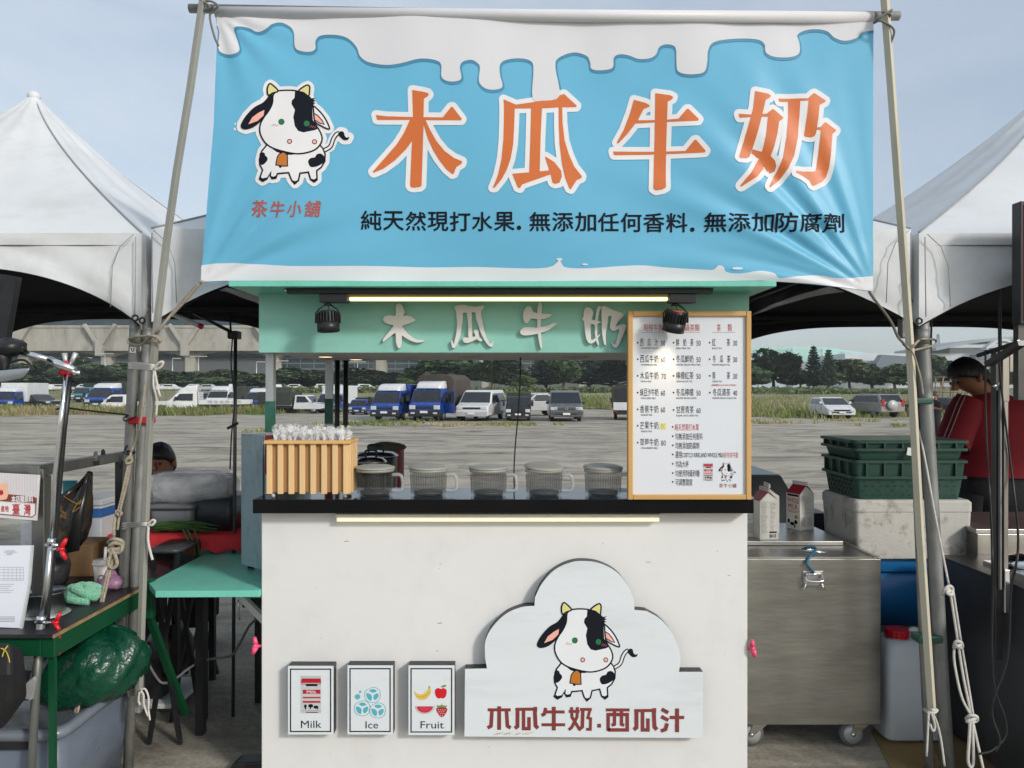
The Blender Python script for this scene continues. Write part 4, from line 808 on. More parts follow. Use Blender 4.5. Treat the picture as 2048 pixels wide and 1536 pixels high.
mb = MB(); NU, NV = 240, 96
for j in range(NV + 1):
    for i in range(NU + 1):
        u, v_ = i / NU, j / NV; x = 430 + 1315 * u; y = btop(x) + (bbot(x) - btop(x)) * v_; x = bl(y) + (1745 - bl(y)) * u; y = btop(x) + (bbot(x) - btop(x)) * v_; mb.v.append(banfn(x, y, 0))
for j in range(NV):
    for i in range(NU): a = j * (NU + 1) + i; mb.f.append([a, a + 1, a + NU + 2, a + NU + 1]); mb.m.append(0); mb.sm.append(True)
cloth = mb.build('banner_cloth', ban_blue, B)
mb = MB(); mb.tube([P(432, 25, BYY), P(1090, 31.5, BYY), P(1744, 36, BYY)], .0225, 16); mb.build('pole_sleeve', ban_white, B)
drip = [(436,51),(440,68),(439,99),(448,109),(468,112),(481,104),(477,85),(470,62),(479,55),(499,58),(516,66),(533,61),(547,50),(564,47),(581,55),(589,68),(591,96),(605,104),(622,105),(632,99),(632,84),(643,73),(673,72),(697,79),(714,96),(721,114),(738,126),(772,132),(803,129),(841,120),(872,123),(883,132),(883,154),(892,163),(909,165),(923,159),(920,137),(926,126),(943,122),(955,128),(960,137),(958,164),(971,178),(991,180),(1005,173),(1000,150),(1000,130),(1012,120),(1039,116),(1061,121),(1067,137),(1065,195),(1085,200),(1119,190),(1111,133),(1117,114),(1148,102),(1174,109),(1181,122),(1184,135),(1205,138),(1226,133),(1228,114),(1239,107),(1258,109),(1277,116),(1300,115),(1313,107),(1319,93),(1334,88),(1351,95),(1353,126),(1357,143),(1380,149),(1407,145),(1414,126),(1416,101),(1429,84),(1471,77),(1513,78),(1529,88),(1532,105),(1551,114),(1582,114),(1599,105),(1599,84),(1595,70),(1608,61),(1631,58),(1654,63),(1668,76),(1688,83),(1711,78),(1723,67),(1744,63)]
ds = [(p.x, p.y) for p in smooth_pts([(x, y, 0) for x, y in drip], 4)]
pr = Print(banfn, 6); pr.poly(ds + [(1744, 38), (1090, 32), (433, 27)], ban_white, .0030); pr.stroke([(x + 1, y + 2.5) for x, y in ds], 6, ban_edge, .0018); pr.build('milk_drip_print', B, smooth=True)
spl = [(404,531),(440,527),(500,528),(580,533),(660,533),(760,532),(860,534),(960,533),(1060,537),(1100,534),(1113,526),(1119,520),(1124,528),(1132,535),(1175,537),(1273,531),(1327,535),(1395,539),(1425,540),(1435,532),(1445,534),(1452,545),(1479,548),(1517,543),(1544,548),(1555,558),(1593,554),(1631,552),(1677,558),(1744,553)]
ss = [(p.x, p.y) for p in smooth_pts([(x, y, 0) for x, y in spl], 3)]
pr = Print(banfn, 6); pr.poly(ss + [(1744, 583), (1690, 577), (1620, 569), (1520, 562), (1000, 562), (445, 562), (403, 564)], ban_white, .0030)
for x, y, a, b in ((1119, 519, 6, 2.5), (1170, 529, 6, 2), (1473, 538, 11, 2.5)): pr.ell(x, y, a, b, ban_white, .0032)
pr.build('milk_splash_print', B, smooth=True)
BIG = [((720, 170), [[(672,72),(810,95),(870,110),(885,130),(865,155),(820,182),(815,420),(815,510),(800,900),(785,1280),(760,1300),(680,1308),(650,1300),(638,1280),(665,720),(680,410)], [(205,385),(340,402),(680,412),(1060,420),(1165,290),(1185,285),(1305,440),(1295,456),(820,452),(640,448),(220,446)], [(640,448),(560,620),(470,760),(330,920),(165,1110),(175,1125),(300,1070),(450,960),(590,820),(670,710),(690,445)], [(815,430),(840,450),(900,580),(980,720),(1080,840),(1200,930),(1308,975),(1300,1005),(1230,1050),(1200,1130),(1180,1138),(1100,1070),(1000,940),(930,820),(870,690),(815,510)]]),
 ((960, 170), [[(302,185),(460,250),(700,210),(880,160),(1080,100),(1240,245),(1235,265),(1000,275),(790,290),(440,300),(310,300)], [(308,190),(445,290),(440,480),(425,760),(390,950),(340,1090),(280,1200),(190,1310),(165,1312),(230,1150),(275,950),(300,700),(308,400)], [(655,280),(795,280),(775,700),(765,1110),(630,1115),(645,700)], [(412,1135),(630,1115),(885,1090),(880,1060),(835,930),(840,912),(950,980),(1040,1090),(1050,1170),(1020,1245),(960,1262),(930,1245),(905,1140),(540,1270),(510,1320),(485,1310)], [(1010,270),(1055,270),(1060,480),(1085,700),(1140,880),(1210,1040),(1305,1160),(1300,1185),(1240,1210),(1165,1330),(1145,1320),(1090,1180),(1050,1000),(1020,750),(1010,500)]]),
 ((1200, 170), [[(440,175),(590,220),(640,250),(635,270),(565,295),(490,440),(460,480),(350,620),(240,735),(220,725),(310,560),(390,350)], [(470,438),(710,440),(860,440),(1005,432),(1110,308),(1130,305),(1262,440),(1250,462),(860,468),(710,470),(460,478)], [(172,838),(700,845),(1095,842),(1205,708),(1225,706),(1348,850),(1335,868),(850,878),(700,880),(185,886)], [(710,98),(900,128),(938,150),(925,180),(868,212),(860,450),(850,850),(845,1310),(800,1335),(720,1348),(685,1325),(700,870),(708,450)]]),
 ((1455, 170), [[(345,88),(520,120),(550,145),(535,170),(480,200),(430,400),(380,590),(310,830),(270,930),(230,950),(150,945),(137,930),(200,740),(270,480),(320,300)], [(133,380),(300,392),(430,385),(490,380),(560,322),(580,322),(705,425),(695,445),(648,480),(620,650),(580,800),(535,925),(460,1070),(360,1190),(160,1315),(148,1300),(290,1130),(390,960),(440,830),(480,640),(505,420),(430,418),(280,425),(148,428)], [(315,830),(420,865),(540,930),(590,985),(608,1050),(590,1120),(530,1142),(510,1130),(460,1060),(400,960),(300,880)], [(645,178),(780,180),(930,178),(1020,180),(1090,115),(1110,112),(1250,205),(1240,225),(1170,265),(1155,400),(1120,630),(1100,665),(1060,678),(990,670),(972,650),(1010,400),(1030,205),(925,210),(915,400),(890,680),(830,930),(750,1090),(650,1230),(525,1330),(512,1310),(620,1120),(690,940),(740,680),(770,400),(772,218),(660,222)], [(1130,555),(1180,550),(1230,490),(1250,488),(1380,585),(1375,600),(1330,640),(1310,850),(1280,1080),(1250,1190),(1200,1250),(1075,1308),(1055,1295),(1030,1240),(950,1185),(855,1140),(858,1115),(960,1125),(1090,1120),(1120,1100),(1150,900),(1180,590),(1130,585)]])]
for (ox, oy), polys in BIG:
    ph = Print(banfn, 9); pr = Print(banfn, 9)
    for i, pl in enumerate(polys):
        q = tr(pl, ox, oy, .15625); ph.halo(q, 9.6, print_white, .0018 + .0001 * i, .000003); ph.poly(q, print_white, .0018 + .0001 * i + .00009); pr.poly(q, orange, .0028 + .0001 * i)
    o = pr.build('big_character', B, smooth=True); ph.build('white_outline', o, smooth=True)
pr = Print(banfn, 9); cow(pr, 470, 150, .2018, .2018, .0030, 9.0)
pr.rect(472, 249, 475, 253, print_white, .002); pr.rect(471, 259, 475, 264, print_white, .002); pr.build('cow_emblem', B, smooth=True)
pr = Print(banfn, 9)
for ch, x0, x1 in (('茶', 505, 535), ('牛', 540, 569), ('小', 575, 604), ('舖', 610, 641)): pr.text(ch, x0, 403, x1, 436, redbrown, .0018, .018, .12)
pr.build('shop_name_print', B, smooth=True)
pr = Print(banfn, 9)
x = 720
for seg, x0, x1 in (('純天然現打水果', 720, 1031), ('無添加任何香料', 1057, 1377), ('無添加防腐劑', 1406, 1688)):
    n = len(seg); w = (x1 - x0) / n
    for i, ch in enumerate(seg): yo = 421 + (x0 + i * w - 720) / 968 * 7; pr.text(ch, x0 + i * w + 1.5, yo, x0 + (i + 1) * w - 1.5, yo + 39, print_black, .0018, .016)
for x, y in ((1038, 455), (1385, 459)): pr.ell(x, y, 4.5, 4.5, print_black, .0018)
pr.build('slogan_print', B, smooth=True)

# ---------------------------------------------------------------- banner frame
BP = thing('banner_crossbar', 'galvanised tube through the top of the blue banner', 'tube', P(1090, 24, BYY)); mb = MB(); mb.tube([P(379, 13, BYY), P(434, 25, BYY)], .017, 14); mb.tube([P(1742, 36, BYY), P(1798, 27, BYY)], .017, 14)
mb.v = []; mb.f = []; mb.m = []; mb.sm = []; mb.tube([P(379, 17, BYY), P(1090, 30, BYY), P(1798, 32, BYY)], .0165, 14); mb.build('tube', galv, BP)
batten = mat('aged_aluminium_bar', C('#9a9a92'), 0.55, 0.25, 0.16, 9, (1, 1, .15), dirt='#5e5a4c', dscale=6, damt=.5); batten2 = mat('pale_wood_bar', C('#bcb6a3'), 0.7, 0, 0.1, 9, (1, 1, .1), dirt='#6d6450', dscale=6, damt=.5)
def barpts(name, label, pts, w, h, m, tw):
    t = thing(name, label, 'pole', P(pts[-1][0], pts[-1][1], pts[-1][2])); mb = MB()
    q = [P(*p) for p in pts]; rg = []
    for i, p in enumerate(q):
        d = (q[min(i + 1, len(q) - 1)] - q[max(i - 1, 0)]).normalized(); x = d.cross(Vector((0, 1, 0))).normalized(); y = x.cross(d).normalized(); ct, sn = math.cos(R(tw)), math.sin(R(tw)); x, y = x * ct + y * sn, y * ct - x * sn; rg.append([p + x * a * w / 2 + y * b * h / 2 for a, b in ((-1, -1), (1, -1), (1, 1), (-1, 1))])
    mb.rings(rg, True, False); mb.build('bar', m, t, bevel=.0015); return t
barpts('banner_pole', 'leaning grey square pole at the left end of the banner', [(408, -14, 2.74), (380, 180, 2.77), (353, 345, 2.79), (331, 500, 2.81), (314, 648, 2.83), (306, 740, 2.84), (297, 905, 2.85), (287, 1130, 2.86), (277, 1424, 2.87)], .021, .02, batten, -18)
barpts('banner_pole', 'leaning cream square pole at the right end of the banner', [(1769, -10, 2.74), (1783, 180, 2.77), (1802, 440, 2.79), (1819, 680, 2.81), (1840, 1066, 2.84), (1864, 1422, 2.86)], .021, .024, batten2, 36)
for nm, lb, q in (('lashing', 'rope lashing at the top of the left banner pole', [(395, -4), (420, 14), (396, 22), (414, 2), (436, 12), (420, 30), (428, 70), (437, 92)]), ('lashing', 'rope lashing at the top of the right banner pole', [(1764, 24), (1782, 30), (1766, 38), (1784, 20), (1758, 36), (1748, 46), (1762, 42), (1788, 60), (1780, 90)])):
    solo(rope([P(a, b, 2.74 - .012 * math.sin(i * 2.2)) for i, (a, b) in enumerate(q)], .0042), nm, mat('dull_wire', C('#6d6c66'), .7), lb, 'rope')

# ---------------------------------------------------------------- menu board
MY = 2.865
wood_m = mat('pine_frame', C('#c39a5f'), 0.5, 0, 0.14, 3.2, (1, 1, .12), .05, 30, dirt='#8a5f2f', dscale=2.2, damt=.35)
wood_h = mat('pine_frame_rail', C('#c39a5f'), 0.5, 0, 0.14, 3.2, (.12, 1, 1), .05, 30, dirt='#8a5f2f', dscale=2.2, damt=.35)
boardw = mat('menu_white_acrylic', (0.66, 0.69, 0.73), 0.25, 0, 0.015, 2); mred = mat('menu_red_ink', C('#b03a2c'), .5); mcrim = mat('menu_crimson_ink', C('#b3142c'), .5); pencil = mat('pencil_ink', C('#6a5426'), .6); yellow_note = mat('faded_yellow_note', C('#d6d79b'), .6); ylw = mat('yellow_marker', C('#a9a049'), .6); greyline = mat('thin_grey_ink', C('#8d8f93'), .6)
Mn = thing('menu_board', 'wood framed white drinks menu board standing on the right of the counter', 'menu board', P(1380, 998, MY))
fr = [((1256, 622), (1503, 632)), ((1256, 988), (1503, 998))]; z0, z1 = zc1 + .001, P(0, 622, MY).z; xa, xb = P(1256, 0, MY).x, P(1503, 0, MY).x; w = .0195
for a, b in ((xa, xa + w), (xb - w, xb)): mb = MB(); mb.box(a, b, MY, MY + .03, z0, z1); mb.build('frame_stile', wood_m, Mn, bevel=.003)
for a, b in ((z0, z0 + w), (z1 - w, z1)): mb = MB(); mb.box(xa + w + .0005, xb - w - .0005, MY + .001, MY + .029, a, b); mb.build('frame_rail', wood_h, Mn, bevel=.003)
mb = MB(); mb.box(xa + w - .004, xb - w + .004, MY + .012, MY + .02, z0 + w - .004, z1 - w + .004); mb.build('panel', boardw, Mn)
mf = plane_fn(MY + .012); k = .2539
def mt(pr, t, x0, y0, x1, y1, m, fat=.006): pr.text(t, 1250 + x0 * k, 610 + y0 * k, 1250 + x1 * k, 610 + y1 * k, m, .0008, fat)
def dot(pr, x, y): pr.ell(1250 + x * k, 610 + y * k, 1.7, 1.9, print_black, .0008, 8)
pr = Print(mf)
for t, x0, x1 in (('現榨牛乳', 145, 300), ('鍋茶類', 470, 588), ('茶', 722, 755), ('類', 808, 842)): pr = Print(mf); mt(pr, t, x0, 150, x1, 208, mred); pr.build('heading', Mn)
for a, b in ((125, 305), (400, 590), (685, 868)): (lambda q: (q.rect(1250 + a * k, 610 + 214 * k, 1250 + b * k, 610 + 217 * k, greyline, .0008), q.build('heading_rule', Mn)))(Print(mf))
def row(y, chars, x0, x1, price, px0, eng, ex0, ex1, hand=None, d=100):
    pr = Print(mf); dot(pr, d, y + 35)
    n = len(chars); w = (x1 - x0)
    cw = min(34, w / n - 1); 
    for i, ch in enumerate(chars):
        if ch != ' ': c = x0 + cw / 2 + (w - cw) * (i / (n - 1)); mt(pr, ch, c - cw / 2, y + 3, c + cw / 2, y + 62, print_black)
    if hand: mt(pr, price, px0, y + 18, px0 + 38, y + 60, hand, -.004)
    else: mt(pr, price, px0, y + 18, px0 + 34, y + 60, print_black, .012)
    mt(pr, eng, ex0, y + 72, ex1, y + 86, print_black, .004); pr.build('menu_line', Mn)
row(262, '西 瓜 汁', 118, 260, '50', 282, 'WATERMELON JUICE', 125, 264); row(392, '西瓜牛奶', 118, 264, '60', 282, 'WATERMELON MILK', 125, 256); row(523, '木瓜牛奶', 118, 264, '70', 286, 'PAPAYA MILK', 126, 210, pencil)
row(655, '綠豆沙牛奶', 118, 264, '60', 282, 'MUNG BEEN MILK', 126, 243); row(787, '香蕉牛奶', 118, 264, '60', 282, 'BANANA MILK', 126, 216)
pr = Print(mf); pr.rect(1250 + 272 * k, 610 + 928 * k, 1250 + 328 * k, 610 + 984 * k, yellow_note, .0005); pr.build('price_patch', Mn); row(916, '芒果牛奶', 118, 264, '80', 280, 'MANGO MILK', 126, 213, ylw); row(1048, '草莓牛奶', 118, 264, '80', 284, 'STRAWBERRY MILK', 127, 258, pencil)
row(262, '鮮 奶 茶', 402, 540, '50', 562, 'FRESH MILK TEA', 402, 515, None, 382); row(392, '冬瓜鮮奶', 402, 540, '50', 562, 'WINTER MELON FRESH MILK', 402, 596, None, 382); row(523, '檸檬紅茶', 402, 540, '50', 562, 'LEMON BLACK TEA', 402, 530, None, 382); row(655, '冬瓜檸檬', 402, 540, '50', 562, 'WINTER MELON LEMON', 402, 562, None, 382); row(792, '甘蔗青茶', 402, 542, '60', 562, 'SUGAR CANE GREEN TEA', 402, 578, None, 382)
row(262, '紅   茶', 686, 828, '30', 850, 'BLACK TEA', 686, 762, None, 666); row(392, '冬 瓜 茶', 690, 830, '30', 850, 'WINTER MELON TEA', 686, 826, None, 667); row(523, '青   茶', 686, 828, '30', 850, 'CHING TEA', 686, 762, None, 667); pr = Print(mf); mt(pr, '(無糖SUGAR-FREE)', 680, 622, 876, 642, mred, .008); pr.build('red_remark', Mn); row(655, '冬瓜清茶', 690, 830, '40', 850, 'WINTER MELON CHING TEA', 687, 876, None, 668)
for y, t, x0, x1, m in ((935, '純天然現打水果', 392, 582, mcrim), (1008, '均無添加任何香料', 396, 612, print_black), (1080, '均無添加防腐劑', 396, 585, print_black), (1152, '選用', 396, 446, print_black), (1226, '均為大杯', 398, 502, print_black), (1298, '均使用特級砂糖', 396, 588, print_black), (1368, '可調整甜度', 398, 532, print_black)): pr = Print(mf); dot(pr, 376, y + 25); mt(pr, t, x0, y, x1, y + 55, m, .008); pr.build('note_line', Mn)
pr = Print(mf)
mt(pr, 'COSTCO KIRKLAND WHOLE MILK', 448, 1164, 780, 1200, print_black, -.002); mt(pr, '好市多牛奶', 780, 1158, 892, 1206, mcrim, .012); pr.build('note_line', Mn)
pr = Print(mf); mt(pr, '茶牛小舖', 740, 1405, 878, 1440, brick_red, .012); pr.build('shop_name', Mn)
def carton_art(pr, x0, y0, x1, y1, L=.0008):
    W_, H_ = x1 - x0, y1 - y0; r = lambda a, b, c, d, m, l=0: pr.rect(x0 + a * W_, y0 + b * H_, x0 + c * W_, y0 + d * H_, m, L + l); g = mat('carton_grey_ink', C('#b7bfbf'), .6)
    r(0, 0, 1, 1, g); pr.poly([(x0 + .05 * W_, y0 + .07 * H_), (x0 + .98 * W_, y0 + .07 * H_), (x1 + .01 * W_, y0 + .19 * H_), (x0 - .0 * W_, y0 + .19 * H_)], mcrim, L + .0004); r(.0, .21, 1, .23, mcrim, .0004); r(.26, .215, .82, .275, print_black, .0008)
    r(.1, .37, .97, .48, mcrim, .0004); pr.text('Milk', x0 + .3 * W_, y0 + .385 * H_, x0 + .78 * W_, y0 + .47 * H_, print_white, L + .0008, .01); r(.1, .56, .97, .6, mcrim, .0004); r(.1, .67, .97, .72, mcrim, .0004)
    for a in ((.16, .76, .3, .86), (.36, .75, .62, .85), (.62, .79, .88, .88), (.2, .84, .28, .9), (.44, .84, .5, .9), (.8, .86, .86, .9)): pr.ell(x0 + (a[0] + a[2]) / 2 * W_, y0 + (a[1] + a[3]) / 2 * H_, (a[2] - a[0]) / 2 * W_, (a[3] - a[1]) / 2 * H_, print_black, L + .0004, 8)
    r(.06, .93, 1, .94, mcrim, .0004); r(.25, .965, .85, .985, print_black, .0004)
pr = Print(mf); carton_art(pr, 1250 + 616 * k, 610 + 1242 * k, 1250 + 692 * k, 610 + 1384 * k); pr.build('carton_picture', Mn)
pr = Print(mf); cow(pr, 1434.9, 920.8, .0328, .0388, .0008, 0, boardw, 1.1); pr.build('cow_emblem', Mn)

# ---------------------------------------------------------------- signs fixed on the front panel
wornw = mat('worn_white_print', (0.66, 0.70, 0.72), 0.45, 0, 0.03, 4, (.15, 1, 1), dirt='#8f989b', dscale=5, damt=.35); olive = mat('olive_stain', C('#a59a5a'), .7)
def slab(poly, d0, d1, t, name, m): mb = MB(); mb.prism(poly, d0, d1, lambda u, w, d: P(u, w, SY - .05) + Vector((0, d - (SY - .05), 0))); return mb.build(name, m, t)
FY = SY - .05; ff = plane_fn(FY)
t = thing('cloud_sign', 'white cloud shaped sign with a cow emblem and brick red characters', 'sign', P(1167, 1474, FY))
cl = [(974,1337),(970,1314),(971,1282),(985,1254),(1013,1227),(1045,1214),(1069,1212),(1070,1195),(1084,1167),(1109,1140),(1141,1125),(1169,1122),(1201,1127),(1233,1144),(1256,1172),(1267,1199),(1269,1220),(1293,1222),(1320,1238),(1343,1264),(1359,1300),(1361,1319),(1358,1344)]
A = [(p.x, p.y) for p in smooth_pts([(x, y, 0) for x, y in cl[1:7]], 4)]; Bq = [(p.x, p.y) for p in smooth_pts([(x, y, 0) for x, y in cl[7:17]], 4)]; Cq = [(p.x, p.y) for p in smooth_pts([(x, y, 0) for x, y in cl[17:22]], 4)]
cp = [(929, 1473), (930, 1338), (974, 1337)] + A + Bq + Cq + [(1358, 1344), (1406, 1344), (1406, 1476)]
slab(cp, FY + .002, SY - .001, t, 'sign_core', blackm); slab(cp, FY, FY + .0019, t, 'sign_face', wornw)
pr = Print(ff); cow(pr, 1059.5, 1184.7, .1902, .1994, .0008, 0, mat('emblem_white_ink', (.72, .74, .76), .5, 0, .02)); pr.build('cow_emblem', t)
pr = Print(ff); o = lambda pts: [(960 + x * .2051, 1400 + y * .2051) for x, y in pts]; li = [0]
def st(pts, w): li[0] += 1; pr.stroke(o(pts), w * .2051, brick_red, .0008 + .00004 * li[0])
def gua(dx, dy):
    for pts, w in (([(345,90),(540,88)], 30), ([(540,65),(540,112)], 36), ([(366,90),(366,255),(340,275)], 38), ([(425,100),(425,278),(478,278),(478,165)], 34), ([(535,100),(542,250),(566,275)], 38)): st([(x + dx, y + dy) for x, y in pts], w)
for pts, w in (([(75,95),(300,95)], 30), ([(187,60),(187,290)], 38), ([(117,100),(108,252),(75,272)], 36), ([(258,100),(268,252),(300,272)], 36)): st(pts, w)
gua(0, 0)
for pts, w in (([(642,75),(628,135),(600,150)], 34), ([(640,115),(825,115)], 30), ([(600,240),(830,240)], 30), ([(720,65),(720,296)], 38), ([(893,68),(897,165),(975,292)], 30), ([(950,68),(946,165),(895,265),(865,290)], 30), ([(865,110),(970,110)], 28), ([(975,90),(1090,90)], 28), ([(1003,95),(998,260),(962,290)], 34), ([(1072,95),(1052,172),(1078,180),(1076,284),(1035,284)], 28), ([(1145,249),(1180,249)], 38), ([(1228,95),(1458,95)], 30), ([(1250,300),(1250,140),(1436,140),(1436,290),(1250,290)], 34), ([(1312,100),(1312,235),(1284,245)], 32), ([(1380,100),(1380,235),(1406,245)], 32)): st(pts, w)
gua(1160, 12)
for pts, w in (([(1772,88),(1836,122)], 36), ([(1768,158),(1836,196)], 36), ([(1826,225),(1808,285),(1765,300)], 36), ([(1850,168),(1990,168)], 32), ([(1922,80),(1922,312)], 38)): st(pts, w)
pr.build('lettering', t)
pr = Print(ff)
for i in range(9): a = 985 + i * 8 + 3 * math.sin(i * 4); pr.poly([(a, 1470), (a + 3, 1469.6), (a + 16 + 4 * math.sin(i), 1465 - (i % 3)), (a + 9, 1466)], olive, .0006)
pr.build('mould_stain', t)
def plaque(x0, y0, x1, y1, label):
    t = thing('plaque', label, 'plaque', P((x0 + x1) / 2, y1, FY)); pl = [(x0, y1), (x0, y0), (x1, y0), (x1, y1)]; slab(pl, FY + .002, SY - .001, t, 'plaque_core', blackm); slab(pl, FY, FY + .0019, t, 'plaque_face', wornw)
    pr = Print(ff); w = 2.4; a, b, c, d = x0 + 4, y0 + 5, x1 - 4.5, y1 - 5
    for q in ((a, b, c, b + w), (a, d - w, c, d), (a, b + w, a + w, d - w), (c - w, b + w, c, d - w)): pr.rect(*q, print_black, .0008)
    pr.build('border_print', t); return t
s = 360 / 2048; o = lambda x, y: (560 + x * s, 1310 + y * s)
t = plaque(576, 1332, 667, 1469, 'white plaque reading Milk with a red striped carton picture'); pr = Print(ff); carton_art(pr, *o(236, 236), *o(468, 662)); pr.build('carton_picture', t); pr = Print(ff); pr.text('Milk', *o(238, 745), *o(474, 830), print_black, .0008, .012); pr.build('lettering', t)
t = plaque(695, 1331, 786, 1469, 'white plaque reading Ice with three blue ice cubes'); pr = Print(ff); icb = mat('ice_blue_ink', C('#4aa9b8'), .6)
for cx, cy in ((1052, 452), (934, 604), (1110, 628)):
    q = [(cx + dx, cy + dy) for dx, dy in ((12, -86), (84, -44), (82, 44), (30, 86), (-50, 76), (-84, 34), (-80, -40))]; pr.stroke([o(*p) for p in q], 1.1, icb, .0008, 3, True)
    pr.poly([o(cx + dx, cy + dy) for dx, dy in ((-68, -20), (-10, 4), (-14, 66), (-56, 40))], icb, .0008, 3); pr.poly([o(cx + dx, cy + dy) for dx, dy in ((12, 10), (62, -18), (66, 24), (26, 60))], icb, .0008, 3); pr.poly([o(cx + dx, cy + dy) for dx, dy in ((-36, -48), (8, -66), (50, -42), (4, -24))], icb, .0008, 3)
pr.ell(*o(885, 472), 5.2, 5.2, icb); pr.ell(*o(915, 416), 2.3, 2.3, icb); pr.build('ice_cube_picture', t); pr = Print(ff); pr.text('Ice', *o(972, 752), *o(1118, 836), print_black, .0008, .012); pr.build('lettering', t)
t = plaque(817, 1331, 909, 1470, 'white plaque reading Fruit with banana, apple, watermelon and strawberry'); pr = Print(ff); ban = mat('banana_ink', C('#d6b552'), .6); band = mat('banana_brown_ink', C('#9c7f33'), .6); apl = mat('apple_red_ink', C('#c4121f'), .6); wml = mat('melon_red_ink', C('#c8374a'), .6); strb = mat('berry_red_ink', C('#a80f28'), .6); lfg = mat('leaf_green_ink', C('#5d8a4a'), .6)
pr.poly([o(*p) for p in [(1525,405),(1548,430),(1600,448),(1650,430),(1685,395),(1692,360),(1706,362),(1718,410),(1705,455),(1670,495),(1620,512),(1575,500),(1545,470)]], ban, .0008, 2); pr.stroke([o(*p) for p in [(1550,462),(1600,478),(1660,458),(1704,415)]], .9, band, .0012, 3); pr.poly([o(*p) for p in [(1690,375),(1694,352),(1704,352),(1708,375)]], lfg, .0012)
pr.poly([o(*p) for p in [(1830,385),(1860,375),(1893,395),(1896,435),(1880,480),(1850,495),(1830,488),(1808,495),(1780,478),(1764,435),(1768,392),(1800,375)]], apl, .0008, 3); pr.poly([o(*p) for p in [(1832,368),(1850,345),(1893,340),(1880,362)]], lfg, .0008, 2)
for r_, m, l in ((1.0, lfg, 0), (.95, print_white, .0003), (.87, wml, .0006)): pr.poly([o(1648 + 110 * r_ * math.cos(a), 582 + 88 * r_ * math.sin(a)) for a in [math.pi * i / 14 for i in range(15)]], m, .0008 + l)
for i in range(9): a = math.pi * (i + 1) / 10; pr.ell(*o(1648 + 72 * math.cos(a), 585 + 52 * math.sin(a)), .7, 1.0, print_black, .0018, 6)
pr.poly([o(*p) for p in [(1780,605),(1840,590),(1900,605),(1895,650),(1865,695),(1838,706),(1812,690),(1785,645)]], strb, .0008, 3); pr.poly([o(*p) for p in [(1778,570),(1815,575),(1840,565),(1865,575),(1905,575),(1880,600),(1840,592),(1800,602)]], lfg, .0012); pr.stroke([o(1840, 580), o(1846, 550)], .7, lfg, .0012)
for i in range(4):
    for j in range(4 - i % 2 - (i == 3)): pr.ell(*o(1800 + 26 * j + 12 * (i % 2) + (8 if i == 3 else 0), 622 + 22 * i), .9, 1.0, print_white, .0014, 6)
pr.build('fruit_picture', t); pr = Print(ff); pr.text('Fruit', *o(1598, 752), *o(1866, 836), print_black, .0008, .012); pr.build('lettering', t)
# scuffs on the panel
pr = Print(plane_fn(SY)); sc = mat('scuff_grey', C('#6f6f6d'), .7); rr2 = random.Random(5)
for i in range(26): x, y = rr2.uniform(535, 1485), rr2.uniform(1060, 1520); l = rr2.choice((1.2, 1.2, 2, 5, 9)); pr.poly([(x, y), (x + l, y - rr2.uniform(0, 1.2)), (x + l + .4, y + .5), (x + .2, y + 1.1)], sc, .0006)
pr.build('scuff_mark', S)

# ---------------------------------------------------------------- straw box
ash = mat('ash_wood', C('#dcb987'), 0.55, 0, 0.15, 4.5, (1, 1, .09), .04, 40, dirt='#b07f45', dscale=2.5, damt=.5); ashd = mat('ash_backing', C('#9d774c'), 0.6, 0, 0.12, 4.5, (1, 1, .1))
bY, bY2 = 2.90, 3.04; x0, x1 = P(533, 0, bY).x, P(697, 0, bY).x; z0, z1 = zc1 + .018, P(0, 888, bY).z
t = thing('straw_box', 'slatted ash wood box with a flat rim on small casters', 'box', ((x0 + x1) / 2, bY, zc1))
mb = MB(); mb.box(x0 + .006, x1 - .006, bY + .012, bY2 - .012, z0 + .006, z1); mb.build('carcass', ashd, t)
for i in range(8): a = x0 + (x1 - x0 - .021) * i / 7; mb = MB(); mb.box(a, a + .021, bY, bY + .0115, z0, z1); mb.build('slat', ash, t, bevel=.0012)
for i in range(4): a = bY + .013 + (bY2 - bY - .034) * i / 3; mb = MB(); mb.box(x1 - .0055, x1 + .006, a, a + .021, z0, z1); mb.build('slat', ash, t, bevel=.0012)
zr = P(0, 881, bY).z; mb = MB(); ro, ri = .009, .02
for a in ((x0 - ro, x1 + ro, bY - ro, bY + ri), (x0 - ro, x1 + ro, bY2 - ri, bY2 + ro), (x0 - ro, x0 + ri, bY + ri + .0003, bY2 - ri - .0003), (x1 - ri, x1 + ro, bY + ri + .0003, bY2 - ri - .0003)): mb.box(*a, z1 + .0005, zr)
mb.build('rim', mat('ash_rim', C('#d3a869'), .5, 0, .12, 4, (.1, 1, 1)), t, bevel=.002)
for a in (x0 + .02, x1 - .02):
    for b in (bY + .025, bY2 - .025): mb = MB(); mb.lathe([(.003, -.006), (.0085, -.006), (.0085, .006), (.003, .006)], (a, b, zc1 + .0095), 12, True, (1, 0, 0)); mb.build('caster', mat('caster_white', (.6, .6, .6), .4), t)
plast = mat('clear_wrap', (0.8, 0.81, 0.82), 0.16, 0, 0.03, 30, alpha=.36, spec=.7)
sp = None; rs = random.Random(11)
